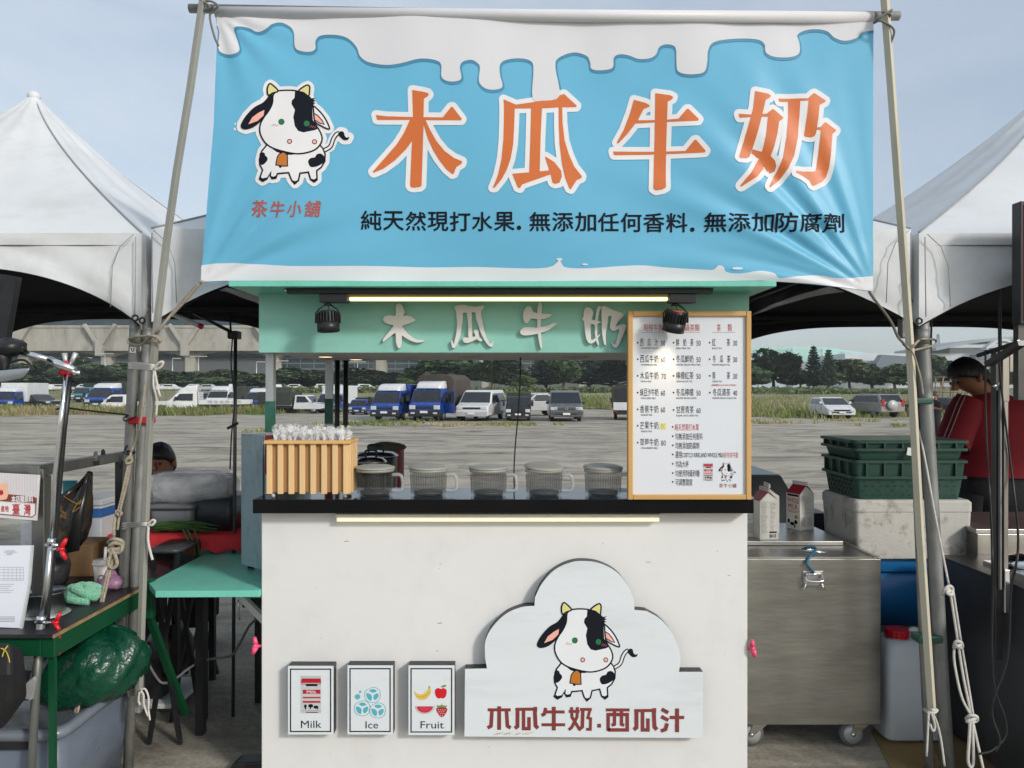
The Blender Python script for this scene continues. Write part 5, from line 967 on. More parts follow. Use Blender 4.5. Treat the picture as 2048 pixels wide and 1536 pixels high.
for i in range(36):
    for j in range(5):
        if sp is None:
            sp = thing('wrapped_straw', 'clear wrapped straw standing in the slatted wooden box', 'straw', (0, 0, 0), 'wrapped straws in the slatted box'); mb = MB(); mb.tube([(0, 0, 0), (0, 0, .235)], .0036, 7); mb.build('straw', mat('straw_white', (.74, .75, .75), .3, 0, .03, 30, alpha=.55), sp)
            mb = MB(); mb.add([(-.005, .004, .14), (.005, .004, .14), (.0055, .003, .24), (-.0055, .005, .24), (.011, -.004, .256), (-.006, .012, .26), (.004, .004, .276), (-.012, -.004, .272)], [(0, 1, 2, 3), (3, 2, 4, 5), (5, 4, 6, 7)]); mb.add([(-.005, -.0045, .12), (.005, -.0045, .12), (.006, -.0045, .24), (-.006, -.003, .24), (.005, -.012, .257), (-.013, .002, .258)], [(0, 1, 2, 3), (3, 2, 4, 5)]); mb.build('wrapper', plast, sp); o = sp
        else: o = copy_tree(sp)
        o.location = (x0 + .026 + (x1 - x0 - .052) * (i + rs.uniform(-.4, .4)) / 35, bY + .032 + (bY2 - bY - .064) * (j + rs.uniform(-.2, .2)) / 4, z0 + .008 + rs.uniform(-.002, .012)); o.rotation_euler = (rs.uniform(-.05, .05), rs.uniform(-.09, .09), rs.uniform(0, 6.28)); o.scale = (1, 1, rs.uniform(.82, .93))

# ---------------------------------------------------------------- pitchers on the counter
glass_m = mat('smoked_jug', (0.03, 0.032, 0.03), 0.14, 0, 0.2, 20, alpha=.15, spec=.5); rib_m = mat('jug_rib', (0.15, 0.155, 0.145), .2, 0, .1, 20, alpha=.22); lidm = mat('frosted_lid', (0.36, 0.355, 0.31), 0.35, 0, 0.05, 10, alpha=.9); rimj = mat('jug_rim', (0.42, .42, .39), .2, 0, .05, 10, alpha=.7); hand_m = mat('jug_handle', (0.5, .51, .5), .1, 0, .05, 10, alpha=.45, spec=.8)
jr = .074; jz = zc1 + .001
def jug(px, Y, label, turn, tilt):
    c = P(px, 0, Y); t = thing('blender_jug', label, 'jug', (c.x, c.y, jz), 'blender jugs on the counter'); h = .104
    mb = MB(); n = 96; prof = [(.062, 0), (.069, .006), (.070, .05), (jr, h)]; prof2 = [(jr - .005, h), (.064, .05), (.06, .012)]
    ring = lambda r, z, rib: [Vector((c.x + (r + (rib * (.0016 if k % 4 < 2 else 0))) * math.cos(2 * math.pi * k / n), c.y + (r + (rib * (.0016 if k % 4 < 2 else 0))) * math.sin(2 * math.pi * k / n), jz + z)) for k in range(n)]
    mb.rings([ring(r, z, 0 if i in (0,) else (1 if z < h - .01 else 0)) for i, (r, z) in enumerate([(.062, 0), (.069, .006), (.0695, .03), (.071, .06), (.0725, .088), (jr, .092), (jr, h)])] + [ring(r, z, 0) for r, z in prof2], True, False); mb.build('jug_body', glass_m, t)
    mb = MB()
    for k in range(44):
        a = 2 * math.pi * k / 44; u = Vector((math.cos(a), math.sin(a), 0)); o = Vector((c.x, c.y, jz)); mb.bar(o + u * .0706 + Vector((0, 0, .012)), o + u * .0738 + Vector((0, 0, .082)), .0032, .0016, u)
    mb.build('vertical_ribs', rib_m, t); mb = MB(); mb.lathe([(.001, .003), (.058, .003), (.06, .016), (.02, .024), (.001, .024)], (c.x, c.y, jz), 28); mb.build('base_reflection_disc', mat('jug_base_reflection', (.07, .072, .068), .3, 0, .1, 10, alpha=.6), t)  # base disc is dark to imitate the reflection low in the jug
    mb = MB(); mb.lathe([(jr - .004, h - .008), (jr + .003, h - .008), (jr + .004, h + .002), (jr - .004, h + .002)], (c.x, c.y, jz), 40, False); mb.build('rim', rimj, t)
    ax = Vector((tilt * .5, -tilt, 1)).normalized(); mb = MB(); mb.lathe([(.001, .010), (jr - .01, .011), (jr + .006, .006), (jr + .007, .002), (.001, .002)], (c.x, c.y, jz + h + .002 + abs(tilt) * .05), 40, True, ax); mb.build('lid', lidm, t)
    u = Vector((math.cos(turn), math.sin(turn), 0)); o = Vector((c.x, c.y, jz)); mb = MB(); mb.tube(smooth_pts([o + u * (jr - .002) + Vector((0, 0, .082)), o + u * (jr + .028) + Vector((0, 0, .083)), o + u * (jr + .04) + Vector((0, 0, .07)), o + u * (jr + .042) + Vector((0, 0, .035)), o + u * (jr + .032) + Vector((0, 0, .02)), o + u * (.068) + Vector((0, 0, .02))], 5), .0075, 10); mb.build('handle', hand_m, t)
for px, lb, tu, ti in ((750, 'smoky ribbed jug with beige lid tucked against the straw box', -.15, .02), (857, 'smoky ribbed jug with beige lid, second from the straw box', -.1, .04), (977, 'smoky ribbed jug with beige lid, middle one of the five', -.2, .01), (1088, 'smoky ribbed jug with tilted grey lid, second from the menu board', -.15, .10), (1206, 'smoky ribbed jug beside the menu board frame', -.1, .05)): jug(px, 3.0, lb, tu, ti)

# ---------------------------------------------------------------- urns behind the counter
urn_b = mat('dark_enamel', (0.02, 0.02, 0.022), 0.25, 0.3, 0.2, 8); urn_r = mat('dark_red_barrel', C('#7d1626'), 0.45, 0, 0.15, 5, dirt='#3a1016', dscale=4); lid_s = mat('dull_steel_lid', (0.4, .4, .41), .25, 1, .1, 6); oliv = mat('olive_cloth', C('#4a4a3a'), .9, 0, .3, 10, bump=.3)
def urn(px, Y, top, rpx, label, bm_, cloth=False, zb=.55):
    c = P(px, top, Y); r = rpx / PM(Y); t = thing('urn', label, 'urn', (c.x, Y, zb)); mb = MB(); mb.lathe([(r * .9, zb), (r * .97, zb + .02), (r, c.z - .03), (r * .96, c.z - .02)], (c.x, Y, 0), 32); mb.build('urn_body', bm_, t)
    if cloth: mb = MB(); mb.blob((c.x, Y, c.z - .018), (r * 1.06, r * 1.06, .035), 24, 8, .06, 3); mb.build('cloth_cover', oliv, t)
    else:
        mb = MB(); mb.lathe([(r * 1.05, c.z - .021), (r * 1.06, c.z - .014), (r * .8, c.z + .004), (r * .2, c.z + .012), (.001, c.z + .012)], (c.x, Y, 0), 32, True); mb.build('lid', lid_s if bm_ is urn_b else urn_b, t); mb = MB(); mb.tube(smooth_pts([(c.x - r * .35, Y, c.z + .008), (c.x - r * .33, Y, c.z + .04), (c.x + r * .33, Y, c.z + .04), (c.x + r * .35, Y, c.z + .008)], 4), .006, 7); mb.build('lid_handle', blackp, t)
urn(774, 4.25, 889, 34, 'tall dark red barrel with olive cloth cover behind the jugs', urn_r, True); urn(752, 4.05, 905, 42, 'large dark urn with steel lid in front of the red barrel', urn_b); urn(742, 3.85, 917, 30, 'small dark urn with steel lid, lowest beside the straw box', urn_b)
tb = MB(); tb.box(P(560, 0, 4.3).x, P(820, 0, 4.3).x, 3.7, 4.5, .5, .549); t = solo(tb, 'low_table', blackm, 'low dark table holding the urns behind the counter', 'table')
for x in (P(575, 0, 4.3).x, P(800, 0, 4.3).x):
    for y in (3.75, 4.42): mb = MB(); mb.box(x, x + .03, y, y + .03, 0, .5); mb.build('leg', blackm, t, base=t['_w']).location = (0, 0, 0); bpy.data.objects[-1] if False else None
for o in [q for q in COL.objects if q.name.startswith('leg') and q.parent is None]: o.parent = t
solo(rope([P(1041, 715, 3.5), P(1040, 760, 3.5), P(1036, 830, 3.5), P(1030, 900, 3.48), P(1028, 960, 3.46), P(1033, 1010, 3.44)], .0032), 'hanging_cable', blackp, 'thin black cable hanging from the stall roof behind the jugs', 'cable')
for px, lb in ((600 + 75, 'dark round pipe behind the rear post, left of the pair'), (692, 'dark round pipe behind the rear post, right of the pair')):
    mb = MB(); mb.tube([P(px, 719, 4.9), P(px - 1, 850, 4.9), (P(px - 2, 0, 4.9).x, 4.9, 0)], .017, 10); solo(mb, 'tent_leg', mat('dark_tube', (.05, .055, .05), .5, .5), lb, 'pole')
pinkp = mat('pink_plastic', C('#e2557a'), .35)
for px, py, s_, lb in ((510, 1292, -1, 'pink plastic clip on the left edge of the stall'), (1505, 1297, 1, 'pink plastic wing knob on the right edge of the stall')):
    t = thing('wing_knob', lb, 'knob', P(px, py + 16, 2.94)); mb = MB(); mb.tube([P(px - s_ * 12, py, 2.96), P(px, py, 2.94)], .006, 8); mb.tube([P(px - 1, py - 18, 2.94), P(px + 1, py - 4, 2.935)], [.007, .011], 8); mb.tube([P(px + 1, py + 2, 2.935), P(px + s_ * 5, py + 16, 2.94)], [.012, .009], 8); mb.blob(P(px, py, 2.937), .011, 10, 6); mb.build('knob', pinkp, t)
# ================================================================ TENTS
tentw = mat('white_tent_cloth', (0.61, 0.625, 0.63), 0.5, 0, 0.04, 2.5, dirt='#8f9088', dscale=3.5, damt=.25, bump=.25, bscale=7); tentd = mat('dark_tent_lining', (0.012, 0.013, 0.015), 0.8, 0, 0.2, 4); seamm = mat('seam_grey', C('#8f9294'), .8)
TYF = 2.98
def tent(label, xa, xb, depth, zt, peak, seed, legs=()):
    yb = TYF + depth; t = thing('canopy_tent', label, 'tent', ((xa + xb) / 2, TYF, 0)); pk = Vector(peak); cs = [Vector((xa, TYF, zt)), Vector((xb, TYF, zt)), Vector((xb, yb, zt)), Vector((xa, yb, zt))]; rng = random.Random(seed)
    ph = [rng.uniform(0, 6) for _ in range(8)]
    def roof(off, name, m):
        mb = MB(); NS, NT = 26, 16
        for k in range(4):
            a, b = cs[k], cs[(k + 1) % 4]; o = len(mb.v); nrm = (b - a).cross(Vector((0, 0, 1))).normalized()
            for j in range(NT + 1):
                for i in range(NS + 1):
                    s, rho = i / NS, 1 - j / NT; c = abs(2 * s - 1); ex = .95 - .17 * c ** 2; h = 1 - rho ** ex
                    p = pk + (a + (b - a) * s - pk) * rho; z = zt + (pk.z - zt) * h - .05 * math.sin(math.pi * s) * math.sin(math.pi * rho) 
                    z += (.012 * math.sin(9 * s + ph[0] + 6 * rho) + .008 * math.sin(31 * s + ph[1] + 4 * rho)) * math.sin(math.pi * rho) * (1 - c ** 3)
                    mb.v.append(Vector((p.x, p.y, z)) - Vector((0, 0, off)))
            for j in range(NT):
                for i in range(NS): q = o + j * (NS + 1) + i; mb.f.append([q, q + 1, q + NS + 2, q + NS + 1]); mb.m.append(0); mb.sm.append(True)
        return mb.build(name, m, t)
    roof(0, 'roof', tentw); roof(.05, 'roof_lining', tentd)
    def val(off, name, m):
        for k in range(4):
            a, b = cs[k], cs[(k + 1) % 4]; nrm = (b - a).cross(Vector((0, 0, 1))).normalized(); NS, NT = 60, 9; mb = MB()
            a2, b2 = a - nrm * off + (b - a).normalized() * off * 1.2, b - nrm * off - (b - a).normalized() * off * 1.2
            for j in range(NT + 1):
                for i in range(NS + 1):
                    s, v_ = i / NS, j / NT; c = abs(2 * s - 1); d = .125 + .25 * c ** 4; f = min(1, (1 - c) / .02)
                    w = (.012 * math.sin(13 * s + ph[2] + 5 * v_) + .006 * math.sin(40 * s + ph[3] - 9 * v_) + .010 * math.sin(26 * v_ + ph[4] + 20 * s) * max(0, 2.2 * c - 1.3)) * (v_ * (2 - v_)) ** .9 * .7 * f
                    mb.v.append(a2 + (b2 - a2) * s + nrm * w + Vector((0, 0, -d * v_ - (0 if off == 0 else -.0))))
            for j in range(NT):
                for i in range(NS): q = j * (NS + 1) + i; mb.f.append([q, q + 1, q + NS + 2, q + NS + 1]); mb.m.append(0); mb.sm.append(True)
            mb.build(name, m, t)
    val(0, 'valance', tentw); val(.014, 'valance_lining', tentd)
    mb = MB(); mb.blob(pk + Vector((0, 0, -.02)), (.035, .035, .03), 10, 6); mb.build('peak_cap', tentw, t)
    mb = MB()
    for a, b in ((cs[0], cs[1]), (cs[1], cs[2]), (cs[2], cs[3]), (cs[3], cs[0])):
        n_ = (b - a).cross(Vector((0, 0, 1))).normalized(); d_ = (b - a).normalized() * .09; a = a + d_; b = b - d_; mb.bar(a - n_ * .06 + Vector((0, 0, -.06)), b - n_ * .06 + Vector((0, 0, -.06)), .03); mb.bar(a - n_ * .05 + Vector((0, 0, -.12)), (a + b) / 2 - n_ * .05 + Vector((0, 0, -.02)), .02); mb.bar(b - n_ * .05 + Vector((0, 0, -.12)), (a + b) / 2 - n_ * .05 + Vector((0, 0, -.02)), .02)
    mb.build('roof_frame', blackm, t)
    for k in range(4):
        a = cs[k]; pts = []
        for j in range(25):
            rho = 1 - j / 24 * .97; p = pk + (a - pk) * rho; pts.append(Vector((p.x, p.y, zt + (pk.z - zt) * (1 - rho ** .78) + .003)))
        mb = MB(); mb.tube(pts, .0045, 6); mb.build('hip_seam', seamm, t)
    a, b = cs[0], cs[1]
    for x0_, s_ in ((a.x, 1), (b.x, -1)):
        mb = MB(); mb.tube([Vector((x0_ + s_ * q, TYF - .022, zt - h)) for q, h in ((.012, .02), (.014, .2), (.016, .34))], .0022, 5); mb.tube([Vector((x0_ + s_ * q, TYF - .024, zt - h)) for q, h in ((.02, .01), (.075, .06), (.105, .14), (.112, .3))], .0018, 5); mb.build('corner_stitching', seamm, t)
    for pts, r in legs: mb = MB(); mb.tube(pts, r, 16); o = mb.build('leg', galv, t); mb = MB(); q = pts[0]; mb.tube([Vector(q) + Vector((0, 0, -.10)), Vector(q) + Vector((0, 0, -.16))], r * 1.12, 16); mb.build('leg_collar', galv, o)
    return t
lx = lambda px: P(px, 0, TYF).x
fl = lambda y: (y - 685) / 851
tent('white peaked tent at the left with a pointed roof', lx(280) - 2.42, lx(283), 2.42, P(0, 466, TYF).z, (P(68, 186, 4.19).x, 4.19, P(0, 186, 4.19).z), 1, [((P(272, 610, 3.03), P(269, 685, 3.03), P(249, 1130, 3.03), (P(226, 0, 3.03).x, 3.03, 0)), .021)])
tent('white middle tent behind the banner and the stall', lx(303), lx(1822), 2.45, P(0, 458, TYF).z, (.08, 4.2, 3.2), 2, [((P(296, 610, 3.035), P(294, 685, 3.035), P(271, 1130, 3.035), (P(256, 0, 3.035).x, 3.035, 0)), .020), ((P(1822, 600, 3.05), P(1830, 850, 3.05), P(1848, 1300, 3.05), (P(1860, 0, 3.05).x, 3.05, 0)), .018)])
tent('white tent at the right cut off by the picture edge', lx(1838), lx(1838) + 3.16, 3.1, P(0, 466, TYF).z, (P(2110, 165, 4.55).x, 4.55, P(0, 165, 4.55).z), 3, [((P(1843, 610, 3.02), P(1845, 680, 3.02), P(1860, 950, 3.02), P(1886, 1400, 3.02), (P(1897, 0, 3.02).x, 3.02, 0)), .027)])
for px, py, lb in ((271, 636, 'dark ring eyelet on the tip of the left tent corner'), (285, 641, 'dark ring eyelet on the tip of the middle tent corner, left side'), (1838, 642, 'dark round hook at the tip of the right tent corner')):
    mb = MB(); c = P(px, py, 2.955); mb.tube([c + Vector((math.cos(a) * .011, -.002, math.sin(a) * .011)) for a in [i * math.pi / 6 for i in range(13)]], .004, 6); solo(mb, 'eyelet', blackm, lb, 'eyelet')

# ---------------------------------------------------------------- straps and ropes on the left legs
LY = 2.96
def tie(name, label, pts, r, m, Y=LY): return solo(rope([P(a, b, Y + (q[0] if q else 0)) for a, b, *q in pts], r), name, m, label, 'tie')
def band(px0, px1, py0, py1, Y, m, nm, label):
    t = thing(nm, label, 'strap', P((px0 + px1) / 2, py1, Y)); a, b = P(px0, py0, Y), P(px1, py1, Y); mb = MB(); mb.box(a.x, b.x, Y, Y + .07, b.z, a.z); mb.build('strap_band', m, t, bevel=.006); return t
redst = mat('red_strap', C('#b3202c'), .6); grn = mat('green_clip', C('#2c5046'), .45)
band(254, 296, 834, 848, 3.0, redst, 'red_strap', 'bright red strap round the left double tent poles'); band(231, 278, 1293, 1304, 3.0, grn, 'pole_clip', 'dark green clip joining the left double tent poles near the ground')
band(1833, 1868, 796, 808, 2.985, grn, 'pole_clip', 'dark green clip on the right tent pole beside the woman in black'); band(1838, 1888, 1273, 1288, 2.985, grn, 'pole_clip', 'dark green clip on the right tent pole in front of the jerrycan')
t = thing('cloth_tie', 'white cloth tie with a bow round the upper left double poles', 'tie', P(285, 745, 2.9)); mb = MB()
for k in range(4): rope([P(258, 727 + 3 * k, 3.0), P(270, 726 + 3.5 * k, 2.975), P(300, 730 + 3 * k, 2.835), P(314, 731 + 3 * k, 2.845)], .0045, 5, mb)
mb.build('wrap', tape_m, t); mb = MB(); rope([P(308, 738, 2.82), P(318, 726, 2.81), P(326, 724, 2.81), P(322, 734, 2.815), P(309, 740, 2.82)], .005, 5, mb); mb.build('bow', tape_m, t)
mb = MB(); rope([P(309, 740, 2.82), P(314, 765, 2.815), P(318, 785, 2.81), P(321, 793, 2.81)], .004, 5, mb); rope([P(308, 740, 2.82), P(307, 770, 2.815), P(314, 800, 2.82), P(312, 833, 2.82)], .004, 5, mb); mb.build('tail', tape_m, t)
t = thing('cloth_tie', 'white cloth tie at mid height on the left double poles', 'tie', P(285, 1060, 2.9)); mb = MB()
for k in range(3): rope([P(244, 1048 + 5 * k, 2.995), P(262, 1046 + 4 * k, 2.965), P(285, 1047 + 2 * k, 2.85), P(300, 1046 + 2 * k, 2.85)], .0045, 5, mb)
rope([P(297, 1048, 2.84), P(305, 1040, 2.835), P(310, 1043, 2.835), P(304, 1050, 2.835), P(297, 1050, 2.84)], .005, 5, mb); mb.build('wrap', tape_m, t); mb = MB(); rope([P(297, 1050, 2.84), P(296, 1080, 2.835), P(301, 1105, 2.835), P(305, 1120, 2.83)], .005, 5, mb); mb.build('tail', tape_m, t)
t = thing('cloth_tie', 'white cloth tie with long tails near the foot of the left poles', 'tie', P(285, 1390, 2.9)); mb = MB()
for k in range(4): rope([P(254, 1380 + 4 * k, 3.0), P(268, 1379 + 4 * k, 2.97), P(276, 1379 + 3 * k, 2.87), P(284, 1378 + 3 * k, 2.855)], .0042, 5, mb)
mb.build('wrap', tape_m, t); mb = MB()
for q in ([(281, 1380), (290, 1378), (297, 1395), (297, 1420), (300, 1440)], [(281, 1382), (287, 1390), (288, 1410), (296, 1432)], [(279, 1384), (277, 1400), (280, 1410)]): rope([P(a, b, 2.84) for a, b in q], .0038, 5, mb)
mb.build('tail', tape_m, t)
solo(rope([P(406, 562, 2.78), P(390, 575, 2.80), P(350, 620, 2.83), P(316, 662, 2.81), P(300, 676, 2.93), P(280, 690, 2.99), P(258, 686, 2.99), P(262, 676, 2.99), P(300, 672, 2.82), P(316, 676, 2.8), P(320, 684, 2.81), P(308, 682, 2.81)], .0055), 'corner_rope', rope_m, 'tan rope from the lower left banner corner to the tent poles', 'rope')
mb = MB(); rope([P(404, 562, 2.785), P(372, 600, 2.81), P(334, 640, 2.83)], .005, 5, mb); solo(mb, 'corner_rope', rope_m, 'second strand of tan rope under the lower left banner corner', 'rope')
solo(rope([P(1738, 583, 2.78), P(1750, 600, 2.79), P(1780, 640, 2.8), P(1795, 672, 2.8), P(1806, 685, 2.79), P(1818, 698, 2.78), P(1828, 690, 2.8)], .005), 'corner_rope', mat('dark_rope', C('#6d665c'), .9, 0, .2, 60), 'brown rope from the lower right banner corner to the right pole', 'rope')
t = thing('guy_rope', 'long beige guy rope with a loose knot beside the left poles', 'rope', P(130, 1536, 2.7)); mb = MB()
rope([P(290, 770, 2.98), P(283, 830, 2.96), P(272, 880, 2.94), P(262, 905, 2.93)], .005, 4, mb); rope([P(262, 905, 2.92), P(250, 960, 2.9), P(238, 1015, 2.89), P(229, 1040, 2.88), P(226, 1070, 2.87)], .0048, 4, mb); rope([P(263, 912, 2.92), P(254, 965, 2.9), P(241, 1018, 2.885), P(235, 1060, 2.87)], .0048, 4, mb); rope([P(233, 1020, 2.885), P(230, 1045, 2.88), P(228, 1075, 2.87)], .005, 4, mb)
rope([P(226, 1100, 2.86), P(205, 1190, 2.82), P(180, 1300, 2.77), P(152, 1420, 2.72), P(126, 1545, 2.66)], .0056, 4, mb); rope([P(229, 1104, 2.856), P(208, 1195, 2.815), P(184, 1300, 2.765), P(156, 1420, 2.715), P(131, 1545, 2.655)], .0048, 4, mb); mb.build('rope_line', rope_m, t)
mb = MB(); rope([P(216, 1085, 2.86), P(226, 1078, 2.84), P(243, 1082, 2.845), P(246, 1092, 2.86), P(232, 1099, 2.84), P(218, 1096, 2.85), P(222, 1106, 2.84), P(240, 1104, 2.84), P(244, 1090, 2.85), P(228, 1086, 2.835), P(219, 1092, 2.84)], .0075, 5, mb); rope([P(226, 1098, 2.84), P(218, 1118, 2.835), P(217, 1130, 2.835), P(226, 1136, 2.835), P(234, 1128, 2.835), P(231, 1112, 2.835), P(226, 1100, 2.84)], .007, 5, mb); mb.build('knot', rope_m, t)
mb = MB(); rope([P(249, 922, 2.92), P(257, 916, 2.9), P(264, 920, 2.91), P(258, 927, 2.905), P(252, 923, 2.9), P(260, 914, 2.9), P(266, 922, 2.92)], .006, 5, mb); rope([P(236, 1022, 2.88), P(243, 1026, 2.87), P(238, 1032, 2.875), P(234, 1026, 2.87)], .0055, 5, mb); mb.build('half_hitch', rope_m, t)
t = thing('cable_tie', 'black cord loop tied round the left poles above the food stall rail', 'tie', P(245, 915, 2.95)); mb = MB(); rope([P(241, 935, 2.95), P(241, 912, 2.95), P(248, 904, 2.96), P(262, 903, 2.965), P(270, 905, 2.97), P(254, 908, 2.96), P(250, 900, 2.96), P(255, 890, 2.96)], .0045, 5, mb); mb.build('cord', blackp, t)
t = thing('cable_tie', 'black cord from the chrome stand to the left poles', 'tie', P(190, 815, 2.7)); mb = MB(); rope([P(112, 819, 2.55), P(128, 815, 2.55), P(150, 818, 2.6), P(200, 824, 2.8), P(254, 830, 2.98), P(247, 836, 2.98), P(252, 842, 2.98), P(272, 833, 2.98)], .0035, 4, mb); mb.build('cord', blackp, t)

t = thing('sticker', 'small white sticker with a black letter on the left tent pole', 'sticker', P(266, 706, 3.003)); mb = MB(); mb.prism([(260, 693), (272, 694), (271, 706), (259, 705)], 3.003, 3.0035, lambda u, w, d: P(u, w, 3.003) + Vector((0, d - 3.003, 0))); mb.build('paper', white_plain, t); pr = Print(plane_fn(3.003)); pr.text('U', 262.5, 696, 269, 703.5, print_black, .0006, .06); pr.build('letter', t)
# ================================================================ LEFT FOOD STALL
ssteel = mat('stall_steel', (0.30, 0.29, 0.27), 0.38, 0.9, 0.2, 5, (1, 1, .2), dirt='#3a342a', dscale=4, damt=.5); dsteel = mat('dark_steel', (0.08, 0.08, 0.082), 0.35, 0.8, 0.2, 6); glassp = mat('display_glass', (.75, .8, .8), .05, 0, 0, 4, alpha=.10, spec=.8)
GX = P(75, 0, 2.62).x
t = thing('display_case', 'steel framed glass display case of the left food stall', 'display case', (GX, 2.62, .75)); zt = P(0, 941, 2.62).z
for y, w in ((2.62, .045), (3.16, .034)): mb = MB(); mb.box(GX - w / 2, GX + w / 2, y, y + w, .766, zt - .021); mb.build('post', ssteel if y < 3 else dsteel, t, bevel=.003)
mb = MB(); mb.box(GX - .019, GX + .019, 2.60, 3.22, zt - .02, zt + .018); mb.build('side_rail', ssteel, t, bevel=.003); mb = MB(); mb.box(GX - .9, GX - .0195, 2.62, 2.655, zt - .02, zt + .018); mb.build('front_rail', ssteel, t, bevel=.003); mb = MB(); mb.box(GX - .9, GX - .022, 2.655, 3.2, zt + .006, zt + .012); mb.build('glass_top', glassp, t)
mb = MB(); mb.box(GX - .03, GX + .03, 2.605, 2.619, zt - .03, zt + .006); mb.build('corner_joint', ssteel, t, bevel=.004)
signp = mat('sign_paper', (0.66, .64, .64), .5, 0, .03, 30); brownk = mat('brown_band_ink', C('#7a3a34'), .6); dred = mat('deep_red_ink', C('#b23038'), .6); pinkskin = mat('peach_ink', C('#e3b295'), .6); lilac = mat('fine_line_ink', C('#9c93a0'), .6)
SgY = 2.585; t = thing('origin_sign', 'striped paper sign about Taiwan pork hung on the left display case', 'sign', P(20, 1040, SgY)); mb = MB(); mb.prism([(-70, 942), (80, 950), (74, 1041), (-70, 1030)], SgY, SgY + .003, lambda u, w, d: P(u, w, SgY) + Vector((0, d - SgY, 0))); mb.build('card', signp, t)
pf = plane_fn(SgY); pr = Print(pf)
for i in range(46): x = -66 + i * 3.1; pr.poly([(x, 943 + (x + 70) * .053), (x + .5, 943 + (x + 70) * .053), (x + .4, 1029 + (x + 70) * .07), (x, 1029 + (x + 70) * .07)], lilac, .0004)
pr.build('line_pattern', t); pr = Print(pf); pr.poly([(-60, 980), (14, 988), (68, 993), (73, 997), (72, 1007), (-60, 998)], brownk, .0007); pr.poly([(-60, 1000), (70, 1009), (69, 1033), (-60, 1022)], print_white, .0007)
for q in ([(-60, 1023), (64, 1034), (71, 1029), (73, 995)],): pr.stroke(q, 1.8, brownk, .0009)
pr.text('本店豬原料', 23, 991, 67, 1005, print_white, .0012, .02); pr.text('臺', 25, 1007, 40, 1029, dred, .0012, .016); pr.text('灣', 48, 1008, 62, 1031, dred, .0012, .016); pr.text('產地', 2, 1011, 18, 1024, dred, .0012, .016); pr.text('肉品原', -50, 1008, -6, 1022, dred, .0012, .016)
pr.poly([(-30, 972), (-12, 965), (4, 967), (10, 965), (17, 970), (14, 978), (19, 985), (16, 991), (13, 998), (-4, 1000), (-30, 996)], pinkskin, .0014, 3); pr.ell(3, 985, 4.5, 5.5, dred, .0018); pr.ell(1.5, 985, .9, 1.6, print_black, .002, 8); pr.ell(5, 985, .9, 1.6, print_black, .002, 8); pr.build('sign_print', t)
t = thing('price_sheet', 'white printed form in a clear holder leaning on the left stall front', 'paper', P(25, 1255, 2.5)); shY = 2.50
mb = MB(); mb.prism([(-60, 1092), (63, 1091), (58, 1165), (40, 1256), (-60, 1252)], shY, shY + .004, lambda u, w, d: P(u, w, shY) + Vector((0, d - shY, 0))); mb.build('sheet', mat('form_paper', (.70, .73, .80), .35, 0, .02, 10), t); pr = Print(plane_fn(shY)); fine = mat('faint_form_ink', C('#9fa3b0'), .6)
for i, (a, b) in enumerate(((10, 30), (8, 34), (14, 26), (12, 24))): pr.rect(a, 1101 + i * 2.6, b, 1102.2 + i * 2.6, fine, .0006)
for y in (1134, 1139, 1145, 1151, 1157, 1160): pr.rect(-40, y, 47, y + .8, fine, .0006)
for x in (8, 16, 24, 33, 40, 47): pr.rect(x, 1134, x + .7, 1160, fine, .0006)
for i in range(5): pr.rect(-30, 1168 + 4 * i, 28 - 5 * (i % 3), 1169 + 4 * i, fine, .0006)
for i in range(4): pr.rect(-30, 1233 + 3 * i, 30, 1234.4 + 3 * i, fine, .0006)
pr.build('form_print', t); mb = MB(); mb.prism([(64, 1091), (66, 1092), (60, 1168), (44, 1258), (41, 1256), (58.5, 1165)], shY - .004, shY + .006, lambda u, w, d: P(u, w, shY) + Vector((0, d - shY, 0))); mb.build('holder_edge', mat('clear_holder', (.7, .74, .74), .1, 0, .02, 10, alpha=.7), t)
mb = MB(); mb.box(P(-60, 0, 2.5).x, P(66, 0, 2.5).x, 2.47, 2.6, P(0, 1292, 2.5).z, P(0, 1258, 2.5).z); solo(mb, 'sheet_stand', mat('stand_grey', (.05, .052, .055), .4, .5, .2, 6), 'dark flat tray under the white printed form', 'stand', bevel=.004)
# table of the left stall
topm = mat('black_table_top', (0.022, 0.023, 0.026), 0.4, 0, 0.3, 8, dirt='#4a4a4a', dscale=3, damt=.25); greenp = mat('green_frame_paint', C('#084429'), .4, 0, .1, 5); edgew = mat('worn_wood_edge', C('#8a7350'), .7, 0, .3, 20)
TX = P(270, 0, 2.975).x; TZ = P(0, 1180, 2.975).z; t = thing('folding_table', 'black topped folding table with a green steel frame', 'table', (TX - .4, 2.6, 0))
mb = MB(); mb.box(TX - .95, TX, 2.44, 3.06, TZ - .012, TZ); mb.build('table_top', topm, t); mb = MB(); mb.box(TX + .0005, TX + .006, 2.44, 3.06, TZ - .013, TZ - .002); mb.build('edge_strip', edgew, t)
mb = MB(); mb.box(TX - .05, TX - .005, 2.46, 3.05, TZ - .085, TZ - .0125); mb.box(TX - .93, TX - .051, 2.46, 2.49, TZ - .08, TZ - .0125); mb.box(TX - .93, TX - .051, 3.02, 3.05, TZ - .08, TZ - .0125); mb.build('frame', greenp, t, bevel=.003)
for a, b, r in ((Vector((TX - .02, 3.05, TZ - .02)), P(371, 1428, 3.42), .014), (Vector((TX - .03, 2.49, TZ - .08)), Vector((P(106, 0, 2.50).x, 2.50, .0)), .010), (Vector((TX - .9, 2.5, TZ - .08)), Vector((TX - .95, 2.52, 0)), .012), (Vector((TX - .9, 3.0, TZ - .08)), Vector((TX - .95, 3.02, 0)), .016)): mb = MB(); mb.bar(a, b, r * 2, r * 1.6); mb.build('leg', greenp, t)
